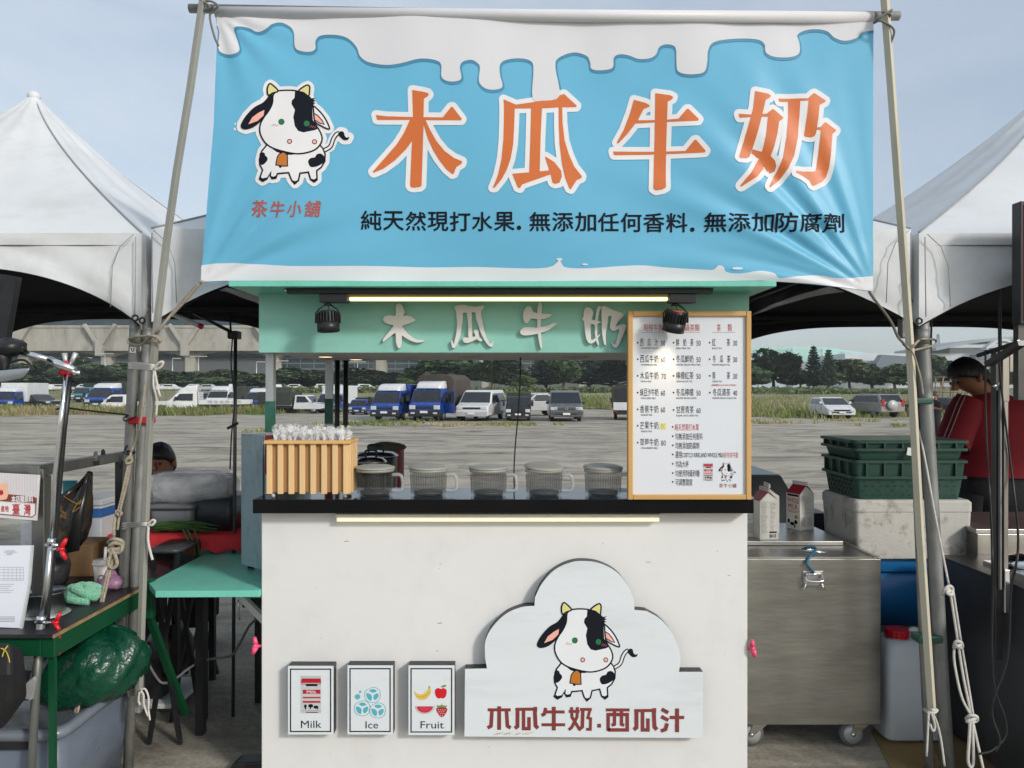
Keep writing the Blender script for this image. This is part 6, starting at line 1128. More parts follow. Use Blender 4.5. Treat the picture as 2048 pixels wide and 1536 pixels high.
mb = MB(); mb.box(TX - .012, TX + .03, 3.051, 3.09, TZ - .14, TZ + .02); mb.build('hinge', greenp, t, bevel=.003)
mb = MB(); mb.box(TX - .85, TX - .25, 2.5, 2.6, TZ - .35, TZ - .1); solo(mb, 'drawer_box', mat('rusty_box', C('#5b3a2b'), .7, 0, .4, 8), 'rusty brown box hanging under the black folding table', 'box')
# pot
def lathe_thing(name, label, cat, px, pyb, Y, prof, m, extra=None):
    c = P(px, pyb, Y); t = thing(name, label, cat, (c.x, c.y, c.z)); mb = MB(); mb.lathe(prof, c, 32); mb.build('body', m, t); return t, c
t, c = lathe_thing('stock_pot', 'steel pot with a domed lid on the black table', 'pot', 88, 1180, 2.66, [(.06, .002), (.07, .01), (.073, .08), (.075, .082), (.071, .084)], mat('pot_steel', (.35, .36, .35), .25, 1, .15, 6)); c = Vector((c.x, c.y, TZ)); t.location = c; mb = MB(); mb.lathe([(.085, .088), (.088, .09), (.076, .094), (.04, .108), (.012, .112), (.012, .126), (.001, .128)], c, 32, True); mb.build('lid', mat('glass_pot_lid', (.5, .53, .52), .08, .6, .1, 6), t)
mb = MB(); c = P(166, 1168, 2.82); c.z = TZ + .03; rings = []
for j in range(12):
    th = math.pi * j / 11; rings.append([c + Vector((math.sin(th) * math.cos(a) * (.070 + .012 * math.sin(3 * a + j)), math.sin(th) * math.sin(a) * .05, -math.cos(th) * .036 * (1 + .25 * math.sin(2 * a + 1)) + .006 * math.sin(4 * a - j * .9))) for a in [2 * math.pi * k / 22 for k in range(22)]])
mb.rings(rings); mb.rings([[c + Vector((-.05 - .05 * f, -.01, -.018 - .008 * f)) + Vector((0, math.cos(a) * .04 * (1 - .6 * f), math.sin(a) * .014 * (1 - .5 * f))) for a in [2 * math.pi * k / 12 for k in range(12)]] for f in (0, .5, 1)])
mb.tube(smooth_pts([c + Vector((-.02, -.03, .03)), c + Vector((.03, -.045, .012)), c + Vector((.062, -.03, -.005)), c + Vector((.055, .0, .01))], 5), .016, 9); mb.tube(smooth_pts([c + Vector((-.055, -.03, -.012)), c + Vector((0, -.055, -.012)), c + Vector((.05, -.045, -.02))], 5), .014, 9)
solo(mb, 'folded_towel', mat('mint_towel', C('#6fb795'), .95, 0, .15, 30, bump=.7, bscale=160, sheen=.4), 'crumpled mint green towel on the black table', 'towel')
t, c = lathe_thing('drink_cup', 'white takeaway cup with a straw and dark red round logo', 'cup', 205, 1170, 2.99, [(.026, 0), (.035, .118)], mat('cup_white', (.62, .6, .56), .4, 0, .03, 20)); c2 = Vector((c.x, c.y, TZ)); d_ = c2 - c; t.location = c2
mb = MB(); mb.lathe([(.037, .117), (.038, .122), (.035, .125), (.034, .119), (.001, .119)], c2, 28); mb.build('lid', mat('cup_lid', (.7, .68, .62), .3, 0, .03, 20), t); mb = MB(); mb.tube([c2 + Vector((.008, 0, .119)), c2 + Vector((.014, 0, .185))], .006, 10); mb.build('straw', mat('straw_white', 'ffffff', .3), t)
mb = MB()
def onc(ang, z, q=.0009): r = .026 + .009 * z / .118 + q; return c2 + Vector((math.sin(ang) * r, -math.cos(ang) * r, z))
def cuppatch(pts, m, name, q=.0009):
    mb = MB(); vs = [onc(a, z, q) for a, z in pts]; mb.add(vs, [tuple(tt) for tt in tessellate_polygon([[Vector((a, z * 20, 0)) for a, z in pts]])]); mb.build(name, m, t)
cuppatch([(.35 + .42 * math.cos(k * math.pi / 8), .062 + .018 * math.sin(k * math.pi / 8)) for k in range(16)], mat('logo_maroon', C('#4d1d22'), .5), 'logo_disc'); cuppatch([(.35 + .3 * math.cos(k * math.pi / 6), .068 + .008 * math.sin(k * math.pi / 6)) for k in range(12)], print_white, 'logo_swirl', .0013)
t = None; mb = MB(); mb.blob((P(222, 1160, 2.98).x, 2.98, TZ + .028), (.05, .04, .032), 18, 10, .12, 4); mb.blob((P(214, 1150, 2.98).x, 2.985, TZ + .055), (.03, .025, .035), 14, 8, .15, 6); solo(mb, 'plastic_bag', mat('mauve_bag', C('#8f6a86'), .35, 0, .2, 10, bump=.4, bscale=30), 'mauve plastic bag beside the takeaway cup', 'bag')
mb = MB(); q = P(158, 1145, 3.25); mb.box(P(112, 0, 3.2).x, P(190, 0, 3.2).x, 3.18, 3.36, TZ + .0, P(0, 1088, 3.2).z); o = solo(mb, 'cardboard_box', mat('cardboard', C('#7a5f42'), .85, 0, .1, 6, dirt='#574129', dscale=4), 'brown cardboard box behind the pot on the left stall', 'box', bevel=.004)
mb = MB(); mb.box(TX - .95, TX + .12, 3.1, 3.75, TZ - .03, TZ - .002); t = solo(mb, 'back_bench', topm, 'dark bench behind the folding table carrying boxes', 'table')
for x in (TX - .9, TX + .06): mb = MB(); mb.box(x, x + .035, 3.4, 3.44, 0, TZ - .031); mb.build('leg', blackm, t)
t = thing('foam_box', 'white foam box with a blue printed band behind the left stall', 'box', P(190, 1090, 3.5)); x0_, x1_ = P(100, 0, 3.5).x, P(203, 0, 3.5).x; zz = P(0, 1012, 3.5).z; mb = MB(); mb.box(x0_, x1_, 3.5, 3.8, TZ, zz); mb.build('box_body', mat('foam_white', (.5, .52, .54), .8, 0, .06, 10, bump=.2), t, bevel=.006); mb = MB(); mb.box(x0_ + .01, x1_ + .001, 3.498, 3.79, zz - .055, zz - .012); mb.build('printed_band', mat('blue_band', C('#2f5f9c'), .6, 0, .2, 40), t); mb = MB(); mb.box(x0_ - .006, x1_ + .006, 3.494, 3.806, zz + .0005, zz + .03); mb.build('lid', mat('foam_white', 'ffffff'), t, bevel=.006)
mb = MB(); mb.box(P(40, 0, 3.3).x, P(64, 0, 3.3).x, 3.3, 3.5, TZ, P(0, 1042, 3.3).z); solo(mb, 'foam_box', mat('foam_white', 'ffffff'), 'pale foam box seen under the striped pork sign', 'box', bevel=.006)
mb = MB(); mb.blob((P(60, 0, 3.0).x, 3.05, TZ + .06), (.13, .12, .085), 20, 10, .12, 8); solo(mb, 'plastic_bag', mat('dark_grey_bag', (.03, .032, .034), .4, 0, .2, 10, bump=.3), 'dark grey plastic bag on the table behind the printed form', 'bag')
t = thing('carrier_bag', 'black plastic bag with gold print hanging from the steel rail', 'bag', P(140, 1090, 2.95)); mb = MB(); hg = P(180, 944, 2.95)
def bagring(z, l, r_, dep, n=26, ph=0): return [Vector((l + (r_ - l) * (.5 + .5 * math.cos(2 * math.pi * k / n)), 2.95 + dep * math.sin(2 * math.pi * k / n) + .012 * math.sin(5 * k + ph), z + .008 * math.sin(3 * k + ph))) for k in range(n)]
bx_ = lambda p: P(p, 0, 2.95).x; bz_ = lambda p: P(0, p, 2.95).z
mb.rings([bagring(bz_(946), bx_(177), bx_(183), .006), bagring(bz_(968), bx_(158), bx_(183), .02, ph=1), bagring(bz_(990), bx_(122), bx_(182), .045, ph=2), bagring(bz_(1015), bx_(96), bx_(180), .07, ph=2.4), bagring(bz_(1050), bx_(97), bx_(176), .08, ph=3), bagring(bz_(1078), bx_(108), bx_(165), .07, ph=4), bagring(bz_(1094), bx_(124), bx_(154), .03, ph=5)])
mb.build('bag_body', mat('black_bag_film', (.022, .02, .018), .22, 0, .3, 8, bump=.5, bscale=14, dirt='#5b3d20', dscale=7, damt=.6), t); mb = MB(); mb.rings([[Vector((bx_(176), 2.93, bz_(950))), Vector((bx_(183), 2.94, bz_(950))), Vector((bx_(183), 2.945, bz_(950))), Vector((bx_(176), 2.935, bz_(950)))], [Vector((bx_(170), 2.88, bz_(1020))), Vector((bx_(181), 2.9, bz_(1020))), Vector((bx_(181), 2.905, bz_(1020))), Vector((bx_(170), 2.885, bz_(1020)))], [Vector((bx_(156), 2.87, bz_(1098))), Vector((bx_(172), 2.9, bz_(1096))), Vector((bx_(172), 2.905, bz_(1096))), Vector((bx_(156), 2.875, bz_(1098)))]]); mb.build('handle_flap', mat('black_film', (.012, .012, .012), .3, 0, .2, 10), t)
pr = Print(lambda a, b, l: P(a, b, 2.862) + Vector((0, -l, 0))); gold = mat('gold_ink', C('#b08a2e'), .4, .3)
pr.stroke([(128, 992), (140, 1000), (158, 1008), (162, 1000), (150, 1014), (146, 1024), (160, 1014)], 1.3, gold, .001, 3)
for a, b in ((120, 1020), (126, 1024), (131, 1027), (124, 1031), (130, 1034)): pr.stroke([(a + 2.4 * math.cos(k), b + 2.6 * math.sin(k)) for k in range(7)], .9, gold, .001)
o = pr.build('gold_print', t)
for px, py, lb in ((190, 926, 'silver and black bulldog clip standing on the steel rail, nearer the bag'), (205, 922, 'black bulldog clip standing on the steel rail, nearer the poles')):
    t = thing('bulldog_clip', lb, 'clip', P(px, py, 2.95 + (px - 190) * .006)); Y = 2.95 + (px - 190) * .006; mb = MB(); mb.prism([(px - 5, py), (px + 5, py - 1), (px + 4, py - 20), (px + 1, py - 24), (px - 3, py - 21)], Y, Y + .006, lambda u, w, d: Vector((P(u, w, Y).x, d, P(u, w, Y).z))); mb.build('clip_wing', blackm if px > 195 else mat('shiny_clip', (.3, .3, .28), .2, .9), t, bevel=.001); mb = MB(); mb.bar(P(px - 9, py + 2, Y), P(px + 6, py, Y), .02); mb.build('clip_jaw', blackm, t)
# green bag and storage tote under the table
binm = mat('clear_grey_tote', (.13, .155, .20), .3, 0, .06, 6, alpha=.9, dirt='#6f7780', dscale=3); bxr = P(123, 0, 2.55).x; t = thing('storage_tote', 'translucent grey storage tote with a clear lid on the ground', 'tote', (bxr - .3, 2.8, 0)); zl = P(0, 1464, 2.55).z
def rrect(x0, x1, y0, y1, r, z, n=5): 
    L = []
    for cx, cy, a0 in ((x1 - r, y0 + r, -90), (x1 - r, y1 - r, 0), (x0 + r, y1 - r, 90), (x0 + r, y0 + r, 180)):
        for k in range(n): a = R(a0 + 90 * k / (n - 1)); L.append(Vector((cx + r * math.cos(a), cy + r * math.sin(a), z)))
    return L
mb = MB(); mb.rings([rrect(bxr - .52, bxr - .05, 2.6, 3.05, .05, .004), rrect(bxr - .57, bxr - .01, 2.56, 3.1, .06, zl - .03)]); mb.build('tub', binm, t); mb = MB(); mb.rings([rrect(bxr - .59, bxr + .008, 2.54, 3.115, .06, zl - .028), rrect(bxr - .59, bxr + .008, 2.54, 3.115, .06, zl), rrect(bxr - .565, bxr - .018, 2.565, 3.09, .05, zl + .006), rrect(bxr - .55, bxr - .03, 2.58, 3.075, .05, zl - .004)]); mb.build('lid', mat('tote_lid', (.18, .21, .25), .2, 0, .05, 6, alpha=.85), t); mb = MB(); mb.box(bxr - .5, bxr - .12, 2.548, 2.56, zl - .06, zl - .032); mb.build('latch', blackp, t)
mb = MB(); c = Vector((P(185, 0, 2.85).x, 2.83, zl + .11)); rg = []
for j in range(26):
    th = math.pi * j / 25; f = -math.cos(th); rg.append([c + Vector((math.sin(th) * math.cos(a), math.sin(th) * math.sin(a) * .8, 0)) * .205 * (1 + .05 * math.sin(5 * a + 3 * f) + .035 * math.sin(11 * a - 6 * f + 2) + .02 * math.sin(23 * a + 9 * f)) + Vector((.05 * f, 0, max(-.10, .155 * f * (1 + .10 * math.sin(4 * a + 1) + .06 * math.sin(9 * a + 4 * f))))) for a in [2 * math.pi * k / 64 for k in range(64)]])
mb.rings(rg); solo(mb, 'garbage_bag', mat('green_bag_film', C('#083d2b'), .26, 0, .25, 6, bump=.9, bscale=16), 'full glossy green plastic bag lying on the storage tote', 'bag')
t = thing('covered_bin', 'black cloth cover with a yellow chalk mark at the lower left', 'cover', P(10, 1400, 2.35)); mb = MB(); mb.rings([[P(a, b, y) for a, b, y in q] for q in ([(-60, 1285, 2.3), (20, 1285, 2.3), (46, 1300, 2.36), (40, 1296, 2.6), (-60, 1290, 2.6)], [(-60, 1350, 2.28), (22, 1350, 2.28), (52, 1358, 2.36), (44, 1350, 2.6), (-60, 1345, 2.6)], [(-60, 1400, 2.3), (22, 1404, 2.3), (54, 1395, 2.38), (44, 1390, 2.6), (-60, 1390, 2.6)], [(-60, 1470, 2.34), (-10, 1470, 2.34), (12, 1450, 2.42), (8, 1440, 2.6), (-60, 1440, 2.6)])], True, False); mb.build('cloth', mat('black_cover_cloth', (.01, .01, .011), .6, 0, .3, 6, bump=.3, bscale=10), t, bevel=.012)
pr = Print(lambda a, b, l: P(a, b, 2.268) + Vector((0, -l, 0))); yc = mat('yellow_chalk', C('#c9b53a'), .8); pr.stroke([(2, 1296), (10, 1299), (16, 1291)], 2.2, yc, .001); pr.stroke([(5, 1313), (10, 1300), (17, 1312), (20, 1325)], 2, yc, .001, 3); pr.build('chalk_mark', t)
mb = MB(); mb.prism([(16, 1398), (66, 1355), (68, 1362), (62, 1400), (50, 1397), (42, 1388), (24, 1399)], 2.46, 2.475, lambda u, w, d: P(u, w, 2.46) + Vector((0, d - 2.46, 0))); solo(mb, 'angle_bracket', mat('zinc_sheet', (.5, .52, .53), .5, .5, .2, 10, dirt='#7b6f60'), 'bent zinc metal bracket beside the black cover', 'bracket')
# chrome light stand
t = thing('light_stand', 'chrome telescopic light stand with red wing knobs', 'light stand', (P(56, 0, 2.5).x, 2.5, 0)); mb = MB(); mb.tube([P(133, 742, 2.5), P(121, 850, 2.5), P(109, 960, 2.5), P(103, 1085, 2.5)], .0075, 14); mb.build('upper_tube', chrome, t); mb = MB(); mb.tube([P(103, 1080, 2.5), P(94, 1170, 2.5), P(83, 1240, 2.5)], .0095, 14); mb.build('middle_tube', mat('satin_chrome', (.55, .57, .58), .3, 1), t); mb = MB(); mb.tube([P(83, 1234, 2.5), P(72, 1370, 2.5), Vector((P(54, 0, 2.5).x, 2.5, 0))], .0135, 14); mb.build('lower_tube', mat('grey_tube', (.22, .235, .225), .45, .7, .1, 6), t)
for a, b in ((103, 1082), (83, 1237)): mb = MB(); mb.tube([P(a + 1, b - 6, 2.5), P(a - 1, b + 8, 2.5)], .015 if b > 1200 else .0125, 14); mb.tube([P(a - 12, b + 8, 2.495), P(a + 14, b + 8, 2.495)], .006, 8); mb.build('clamp', chrome, t)
mb = MB(); mb.tube([P(141, 745, 2.53), P(128, 860, 2.53), P(116, 1000, 2.53), P(106, 1110, 2.53), P(92, 1260, 2.53), P(84, 1300, 2.53)], .009, 10); mb.build('rear_strut', blackm, t)
def knob(px, py, Y, s=1.0, fl_=1):
    mb = MB(); c = P(px, py, Y); mb.lathe([(.006 * s, -.012), (.009 * s, 0), (.006 * s, .012)], c, 10, True, (1, 0, 0))
    for a in (60, -62): e_ = c + Vector((fl_ * math.cos(R(a)) * .042 * s, 0, math.sin(R(a)) * .042 * s)); mb.tube([c, (c + e_) / 2, e_], [.006 * s, .0085 * s, .0065 * s], 8)
    o = mb.build('wing_knob', red_p, t); mb = MB(); mb.tube([c - Vector((fl_ * .03, 0, 0)), c], .0045, 8); mb.build('knob_screw', chrome, o)
knob(110, 1245, 2.49, .9); knob(108, 1290, 2.49, .9); knob(121, 1098, 2.49, .95)
mb = MB(); mb.tube([P(133, 722, 2.49), P(133, 742, 2.49), P(121, 747, 2.49)], .010, 9); mb.tube([P(133, 740, 2.49), P(142, 749, 2.485)], .009, 9); mb.build('wing_knob', red_p, t); mb = MB(); mb.tube([P(133, 735, 2.49), P(129, 706, 2.485)], [.005, .009], 9); mb.tube([P(139, 733, 2.49), P(152, 706, 2.49)], [.005, .009], 9); mb.build('fork', mat('frosted_metal', (.55, .57, .56), .35, .6), t); mb = MB(); mb.tube([P(144, 747, 2.49), P(161, 745, 2.49)], .0075, 10); mb.build('cross_stub', chrome, t)
t = thing('boom_arm', 'dark clamp with a chrome boom arm and grey reflector at the left edge', 'lamp', P(40, 705, 2.45)); mb = MB(); mb.tube([P(38, 703, 2.47), P(100, 720, 2.48)], .0105, 12); mb.tube([P(98, 719, 2.48), P(150, 741, 2.485)], .0135, 12); mb.build('arm', chrome, t); mb = MB(); mb.blob(P(20, 695, 2.46), (.045, .04, .03), 12, 8, .15, 2); mb.blob(P(2, 716, 2.46), (.03, .03, .05), 12, 8, .2, 5); mb.tube([P(30, 690, 2.46), P(50, 700, 2.47)], .012, 8); mb.build('clamp', blackp, t)
mb = MB(); mb.rings([[P(a, b, y) for a, b, y in q] for q in ([(-40, 744, 2.4), (-40, 768, 2.4), (-40, 768, 2.6), (-40, 744, 2.6)], [(10, 740, 2.4), (14, 763, 2.4), (14, 763, 2.6), (10, 740, 2.6)], [(40, 737, 2.4), (46, 756, 2.4), (46, 756, 2.6), (40, 737, 2.6)], [(60, 736, 2.4), (56, 745, 2.4), (56, 745, 2.6), (60, 736, 2.6)])], True, True); mb.build('reflector', mat('satin_reflector', (.36, .38, .4), .3, .8), t, bevel=.004); mb = MB(); rope([P(14, 728, 2.46), P(40, 720, 2.46), P(55, 724, 2.46), P(70, 742, 2.46)], .004, 4, mb); mb.build('bracket_wire', blackp, t)
mb = MB(); mb.box(P(-40, 0, 2.6).x, P(0, 0, 2.6).x, 2.6, 2.66, P(0, 690, 2.6).z, P(0, 548, 2.6).z); mb.bar(P(26, 552, 2.6), P(4, 680, 2.6), .045, .03); solo(mb, 'sign_post', blackm, 'black leaning post under the left tent edge', 'post')
# second, thin black stand
t = thing('light_stand', 'thin dark light stand with a clamp behind the grey cabinet', 'light stand', (P(470, 0, 3.6).x, 3.6, 0)); mb = MB(); mb.tube([P(471, 668, 3.6), P(470, 860, 3.6), (P(466, 0, 3.6).x, 3.6, 0)], .0085, 10); mb.build('pole', mat('satin_dark', (.12, .125, .13), .35, .8), t); mb = MB(); mb.box(P(457, 0, 3.58).x, P(478, 0, 3.58).x, 3.56, 3.62, P(0, 678, 3.58).z, P(0, 662, 3.58).z); mb.build('clamp', blackp, t, bevel=.006); mb = MB(); rope([P(465, 676, 3.57), P(462, 730, 3.57), P(469, 800, 3.57), P(463, 870, 3.57), P(460, 938, 3.57)], .0035, 4, mb); mb.build('cable', blackp, t); mb = MB(); mb.tube([P(388, 626, 3.6), P(470, 668, 3.6)], .008, 8); mb.build('boom', blackm, t); mb = MB(); mb.tube([P(459, 628, 3.6), P(462, 664, 3.6)], .005, 8); mb.build('pin', blackp, t); mb = MB(); mb.bar(P(455, 857, 3.59), P(476, 846, 3.59), .012); mb.build('side_knob', blackp, t)
t = thing('tube_lamp', 'short white tube with a red end under the middle tent', 'tube', P(402, 652, 3.4)); mb = MB(); mb.tube([P(346, 629, 3.4), P(398, 651, 3.4)], .011, 12); mb.build('tube', mat('tube_white', (.62, .64, .65), .3), t); mb = MB(); mb.tube([P(398, 651, 3.4), P(405, 654, 3.4)], .0125, 12); mb.build('end_cap', red_p, t)

# ================================================================ MINT SIDE TABLE, CABINET AND THINGS BEHIND
MZ = P(0, 1181, 2.93).z; t = thing('side_shelf', 'mint side shelf fixed to the left of the stall', 'shelf', (P(410, 0, 3.1).x, 3.1, MZ)); tp = lambda px, py: (lambda Y: ((px - CX) / F * Y, Y))((HC - MZ) * F / (py - HY)); poly = [tp(298, 1166), tp(311, 1182), (xl - .002, 2.93), (xl - .002, tp(0, 1085)[1]), tp(440, 1092)]; mb = MB(); mb.prism(poly, MZ - .026, MZ, lambda u, w, d: Vector((u, w, d))); mb.build('shelf_top', mintd, t, bevel=.0015); mb = MB(); mb.bar(P(478, 1188, 3.2), Vector((xl - .01, 3.1, MZ - .2)), .02, .03); mb.build('bracket', white_plain, t); mb = MB(); mb.tube([P(476, 1190, 3.3), P(479, 1240, 3.3)], .004, 6); mb.build('stay', chrome, t)
cab = mat('chipped_grey_paint', C('#6f7f86'), .5, 0, .06, 4, dirt='#1d2022', dscale=9, damt=.0); cab = mat('chipped_cabinet_paint', C('#93a6ae'), .55, 0, .08, 4, (1, 1, .5), bump=.3, bscale=12, dirt='#20262a', dscale=11, damt=.6)
t = thing('metal_cabinet', 'chipped blue grey metal cabinet on the mint side shelf', 'cabinet', (P(500, 0, 3.2).x, 3.2, MZ)); zt = P(0, 870, 3.2).z; zb = MZ + .03; A_ = [(-1.185, 3.27), (-1.06, 3.17), (-.90, 3.32), (-1.03, 3.45)]; mb = MB(); mb.prism([(a + .03 if False else a, b) for a, b in A_], zb, zt, lambda u, w, d: Vector((u, w, d))); mb.build('cabinet_body', cab, t, bevel=.006)
mb = MB(); mb.prism([(-1.19, 3.262), (-1.064, 3.161), (-1.0645, 3.159), (-1.192, 3.259)], zb - .004, zt + .002, lambda u, w, d: Vector((u, w, d))); mb.build('door', cab, t)
for a, b in ((-1.16, 3.28), (-1.06, 3.2), (-.92, 3.33)): mb = MB(); mb.box(a - .012, a + .012, b - .0, b + .024, MZ + .001, zb - .0005); mb.build('foot', rubber, t)
# red cloth table with wrapped boxes, onions and seated woman
redcl = mat('red_table_cloth', C('#b5242c'), .8, 0, .12, 8, bump=.3, bscale=30); RZ = P(0, 1070, 3.55).z; t = thing('cloth_table', 'table under a red plastic cloth behind the left poles', 'table', (P(340, 0, 3.7).x, 3.7, 0)); xa_, xb_ = P(196, 0, 3.55).x, P(500, 0, 3.55).x; mb = MB(); n = 40
for j, (y, z) in enumerate(((4.1, RZ), (3.56, RZ), (3.545, RZ - .006), (3.54, RZ - .075))):
    for i in range(n + 1): mb.v.append(Vector((xa_ + (xb_ - xa_) * i / n, y - (.012 * math.sin(i * 1.1) if j == 3 else 0), z + (.012 * math.sin(i * .9 + 1) if j == 3 else 0))))
for j in range(3):
    for i in range(n): a = j * (n + 1) + i; mb.f.append([a, a + 1, a + n + 2, a + n + 1]); mb.m.append(0); mb.sm.append(True)
mb.build('table_cloth', redcl, t); mb = MB(); mb.box(xa_ + .02, xb_ - .02, 3.56, 4.09, RZ - .03, RZ - .003); mb.build('table_top', blackm, t)
for x in (xa_ + .06, xb_ - .4):
    for y in (3.6, 4.04): mb = MB(); mb.box(x, x + .03, y, y + .03, 0, RZ - .031); mb.build('leg', blackm, t)
gtote = mat('grey_tote', C('#63676a'), .5, 0, .06, 6); t = thing('grey_tote', 'grey plastic tub on the red cloth table', 'tub', (P(345, 0, 3.62).x, 3.62, RZ)); mb = MB(); z_ = P(0, 1012, 3.62).z; mb.rings([rrect(P(303, 0, 3.62).x, P(383, 0, 3.62).x, 3.62, 3.92, .03, RZ + .001), rrect(P(299, 0, 3.62).x, P(388, 0, 3.62).x, 3.6, 3.94, .03, z_)]); mb.build('tub_body', gtote, t); mb = MB(); mb.rings([rrect(P(296, 0, 3.62).x, P(391, 0, 3.62).x, 3.59, 3.95, .03, z_ - .012), rrect(P(296, 0, 3.62).x, P(391, 0, 3.62).x, 3.59, 3.95, .03, z_ + .006)]); mb.build('tub_rim', gtote, t)
mb = MB(); mb.rings([rrect(P(392, 0, 3.66).x, P(466, 0, 3.66).x, 3.64, 3.95, .03, RZ + .001), rrect(P(388, 0, 3.66).x, P(470, 0, 3.66).x, 3.63, 3.96, .03, P(0, 998, 3.66).z)]); solo(mb, 'dark_tub', mat('navy_tub', (.02, .024, .03), .4, 0, .2, 6), 'dark navy tub beside the grey tub on the red cloth', 'tub')
wrapm = mat('clear_plastic_wrap', (.62, .63, .65), .12, 0, .2, 9, (1, 1, 2), 1.0, 16, alpha=.38, spec=.8); mb = MB(); c = P(384, 975, 3.75)
rg = []
for j in range(13):
    th = math.pi * j / 12; rg.append([c + Vector((max(-.205, min(.215, .27 * math.sin(th) * math.cos(a))) * (1 + .03 * math.sin(9 * a + j)), .15 * math.sin(th) * math.sin(a), max(-.075, min(.082, -.10 * math.cos(th) * (1 + .10 * math.sin(7 * a + 2 * j) + .06 * math.sin(15 * a - 3 * j)))))) for a in [2 * math.pi * k / 40 for k in range(40)]])
mb.rings(rg); solo(mb, 'plastic_wrap', wrapm, 'crumpled clear plastic wrap over the tubs on the red table', 'plastic wrap'); mb = MB(); mb.box(P(308, 0, 3.75).x, P(460, 0, 3.75).x, 3.72, 3.86, P(0, 1010, 3.75).z + .002, P(0, 950, 3.75).z); solo(mb, 'tray_stack', mat('pale_tray', (.28, .29, .30), .5, 0, .15, 8, (1, 1, 9)), 'stack of grey trays inside the clear plastic wrap', 'trays', bevel=.02)
oni = None; ro = random.Random(4); onm = mat('green_onion', C('#33511f'), .5, 0, .3, 9)
for i in range(26):
    a = P(ro.uniform(296, 330), 0, 3.57).x; b = P(ro.uniform(395, 440), 0, 3.57).x; y = 3.57 + ro.uniform(0, .05); z = RZ + .012 + ro.uniform(0, .035); mb = MB(); mb.tube(smooth_pts([(a, y, z), ((a + b) / 2, y + ro.uniform(-.01, .02), z + .012), (b, y - .02, z + ro.uniform(-.008, .01))], 4), [.005, .0055, .005, .005, .0045, .004, .0035, .003, .0015], 6); o = solo(mb, 'green_onion', onm, 'long green onion stalk in the bundle on the red cloth', 'green onion', 'green onions on the red cloth')
for i, (a, b) in enumerate(((366, 382), (374, 392), (388, 398))): mb = MB(); mb.tube(smooth_pts([P(a, 1058, 3.52), P((a + b) / 2 + 2, 1080, 3.51), P(b, 1118, 3.52)], 4), [.005] * 8 + [.002], 6); solo(mb, 'green_onion', onm, 'green onion leaf drooping over the red cloth edge', 'green onion', 'drooping green onion leaves')
# folding stools and clutter in the shade
def stool(px, Y, zt_, wpx, label):
    x0_, x1_ = P(px, 0, Y).x, P(px + wpx, 0, Y).x; t = thing('folding_stool', label, 'stool', ((x0_ + x1_) / 2, Y, 0)); mb = MB(); mb.rings([rrect(x0_, x1_, Y, Y + .26, .04, zt_ - .015), rrect(x0_, x1_, Y, Y + .26, .04, zt_)]); mb.build('seat', mat('grey_stool_seat', (.05, .053, .058), .45, 0, .2, 6), t)
    for y in (Y + .02, Y + .24):
        for a, b in ((x0_, x1_), (x1_, x0_)): mb = MB(); mb.bar((a + (b - a) * .08, y, zt_ - .016), (b + (a - b) * .02, y + .001 * (a > b), .0), .018); mb.build('leg', blackm, t)
stool(292, 3.3, P(0, 1100, 3.3).z, 66, 'black folding stool with crossed legs under the red table'); stool(330, 3.9, .62, 70, 'dark folding stool further back under the red table')
t = thing('pump_unit', 'black motor unit with pale labels on a white board', 'machine', (P(330, 0, 3.7).x, 3.7, 0)); mb = MB(); mb.blob((P(340, 0, 3.75).x, 3.75, .28), (.11, .12, .15), 20, 12, .04, 7); mb.box(P(298, 0, 3.7).x, P(330, 0, 3.7).x, 3.66, 3.85, .06, .34); mb.build('housing', blackp, t); mb = MB(); mb.box(P(290, 0, 3.7).x, P(370, 0, 3.7).x, 3.6, 3.95, .035, .058); mb.build('base_board', white_plain, t, bevel=.004)
for a, b, c_, d2 in ((336, 1232, 350, 1250), (322, 1240, 334, 1254)): mb = MB(); mb.prism([(a, b + 3), (c_ - 3, b), (c_, d2 - 3), (a + 3, d2)], 3.60, 3.604, lambda u, w, d: P(u, w, 3.6) + Vector((0, d - 3.6, 0))); mb.build('label_sticker', mat('label_white', (.5, .5, .5), .5, 0, .3, 60), t)
mb = MB(); mb.box(P(396, 0, 3.55).x, P(411, 0, 3.55).x, 3.55, 3.58, 0.0, MZ - .03); mb.box(P(392, 0, 3.54).x, P(414, 0, 3.54).x, 3.545, 3.585, MZ - .17, MZ - .12); solo(mb, 'prop_leg', blackm, 'black square prop under the mint side shelf', 'leg post')
mb = MB(); mb.rings([rrect(P(345, 0, 4.0).x, P(400, 0, 4.0).x, 4.0, 4.3, .05, .3), rrect(P(342, 0, 4.0).x, P(403, 0, 4.0).x, 4.0, 4.3, .05, .78)]); solo(mb, 'dark_bucket', navy_m, 'dark navy bucket in the shade behind the mint shelf', 'bucket')
solo(rope([P(523, 1232, 3.4), P(500, 1250, 3.45), P(478, 1290, 3.5), P(460, 1312, 3.5), P(410, 1320, 3.45), P(380, 1335, 3.4), P(350, 1358, 3.35), P(325, 1366, 3.3), P(310, 1350, 3.3), P(296, 1325, 3.3)], .006), 'power_cable', mat('grey_cable', (.12, .12, .125), .6), 'grey cable looping over the ground under the mint shelf', 'cable')
mb = MB(); mb.rings([[Vector((x, y, z)) for y, z in ((3.05, .0), (3.13, .0), (3.13, h), (3.05, h))] for x, h in ((P(462, 0, 3.1).x, .015), (P(480, 0, 3.1).x, .05), (xl + .02, .06))], True, False); solo(mb, 'wedge_foot_block', blackp, 'black wedge foot sticking out at the lower left of the stall', 'foot', bevel=.006)
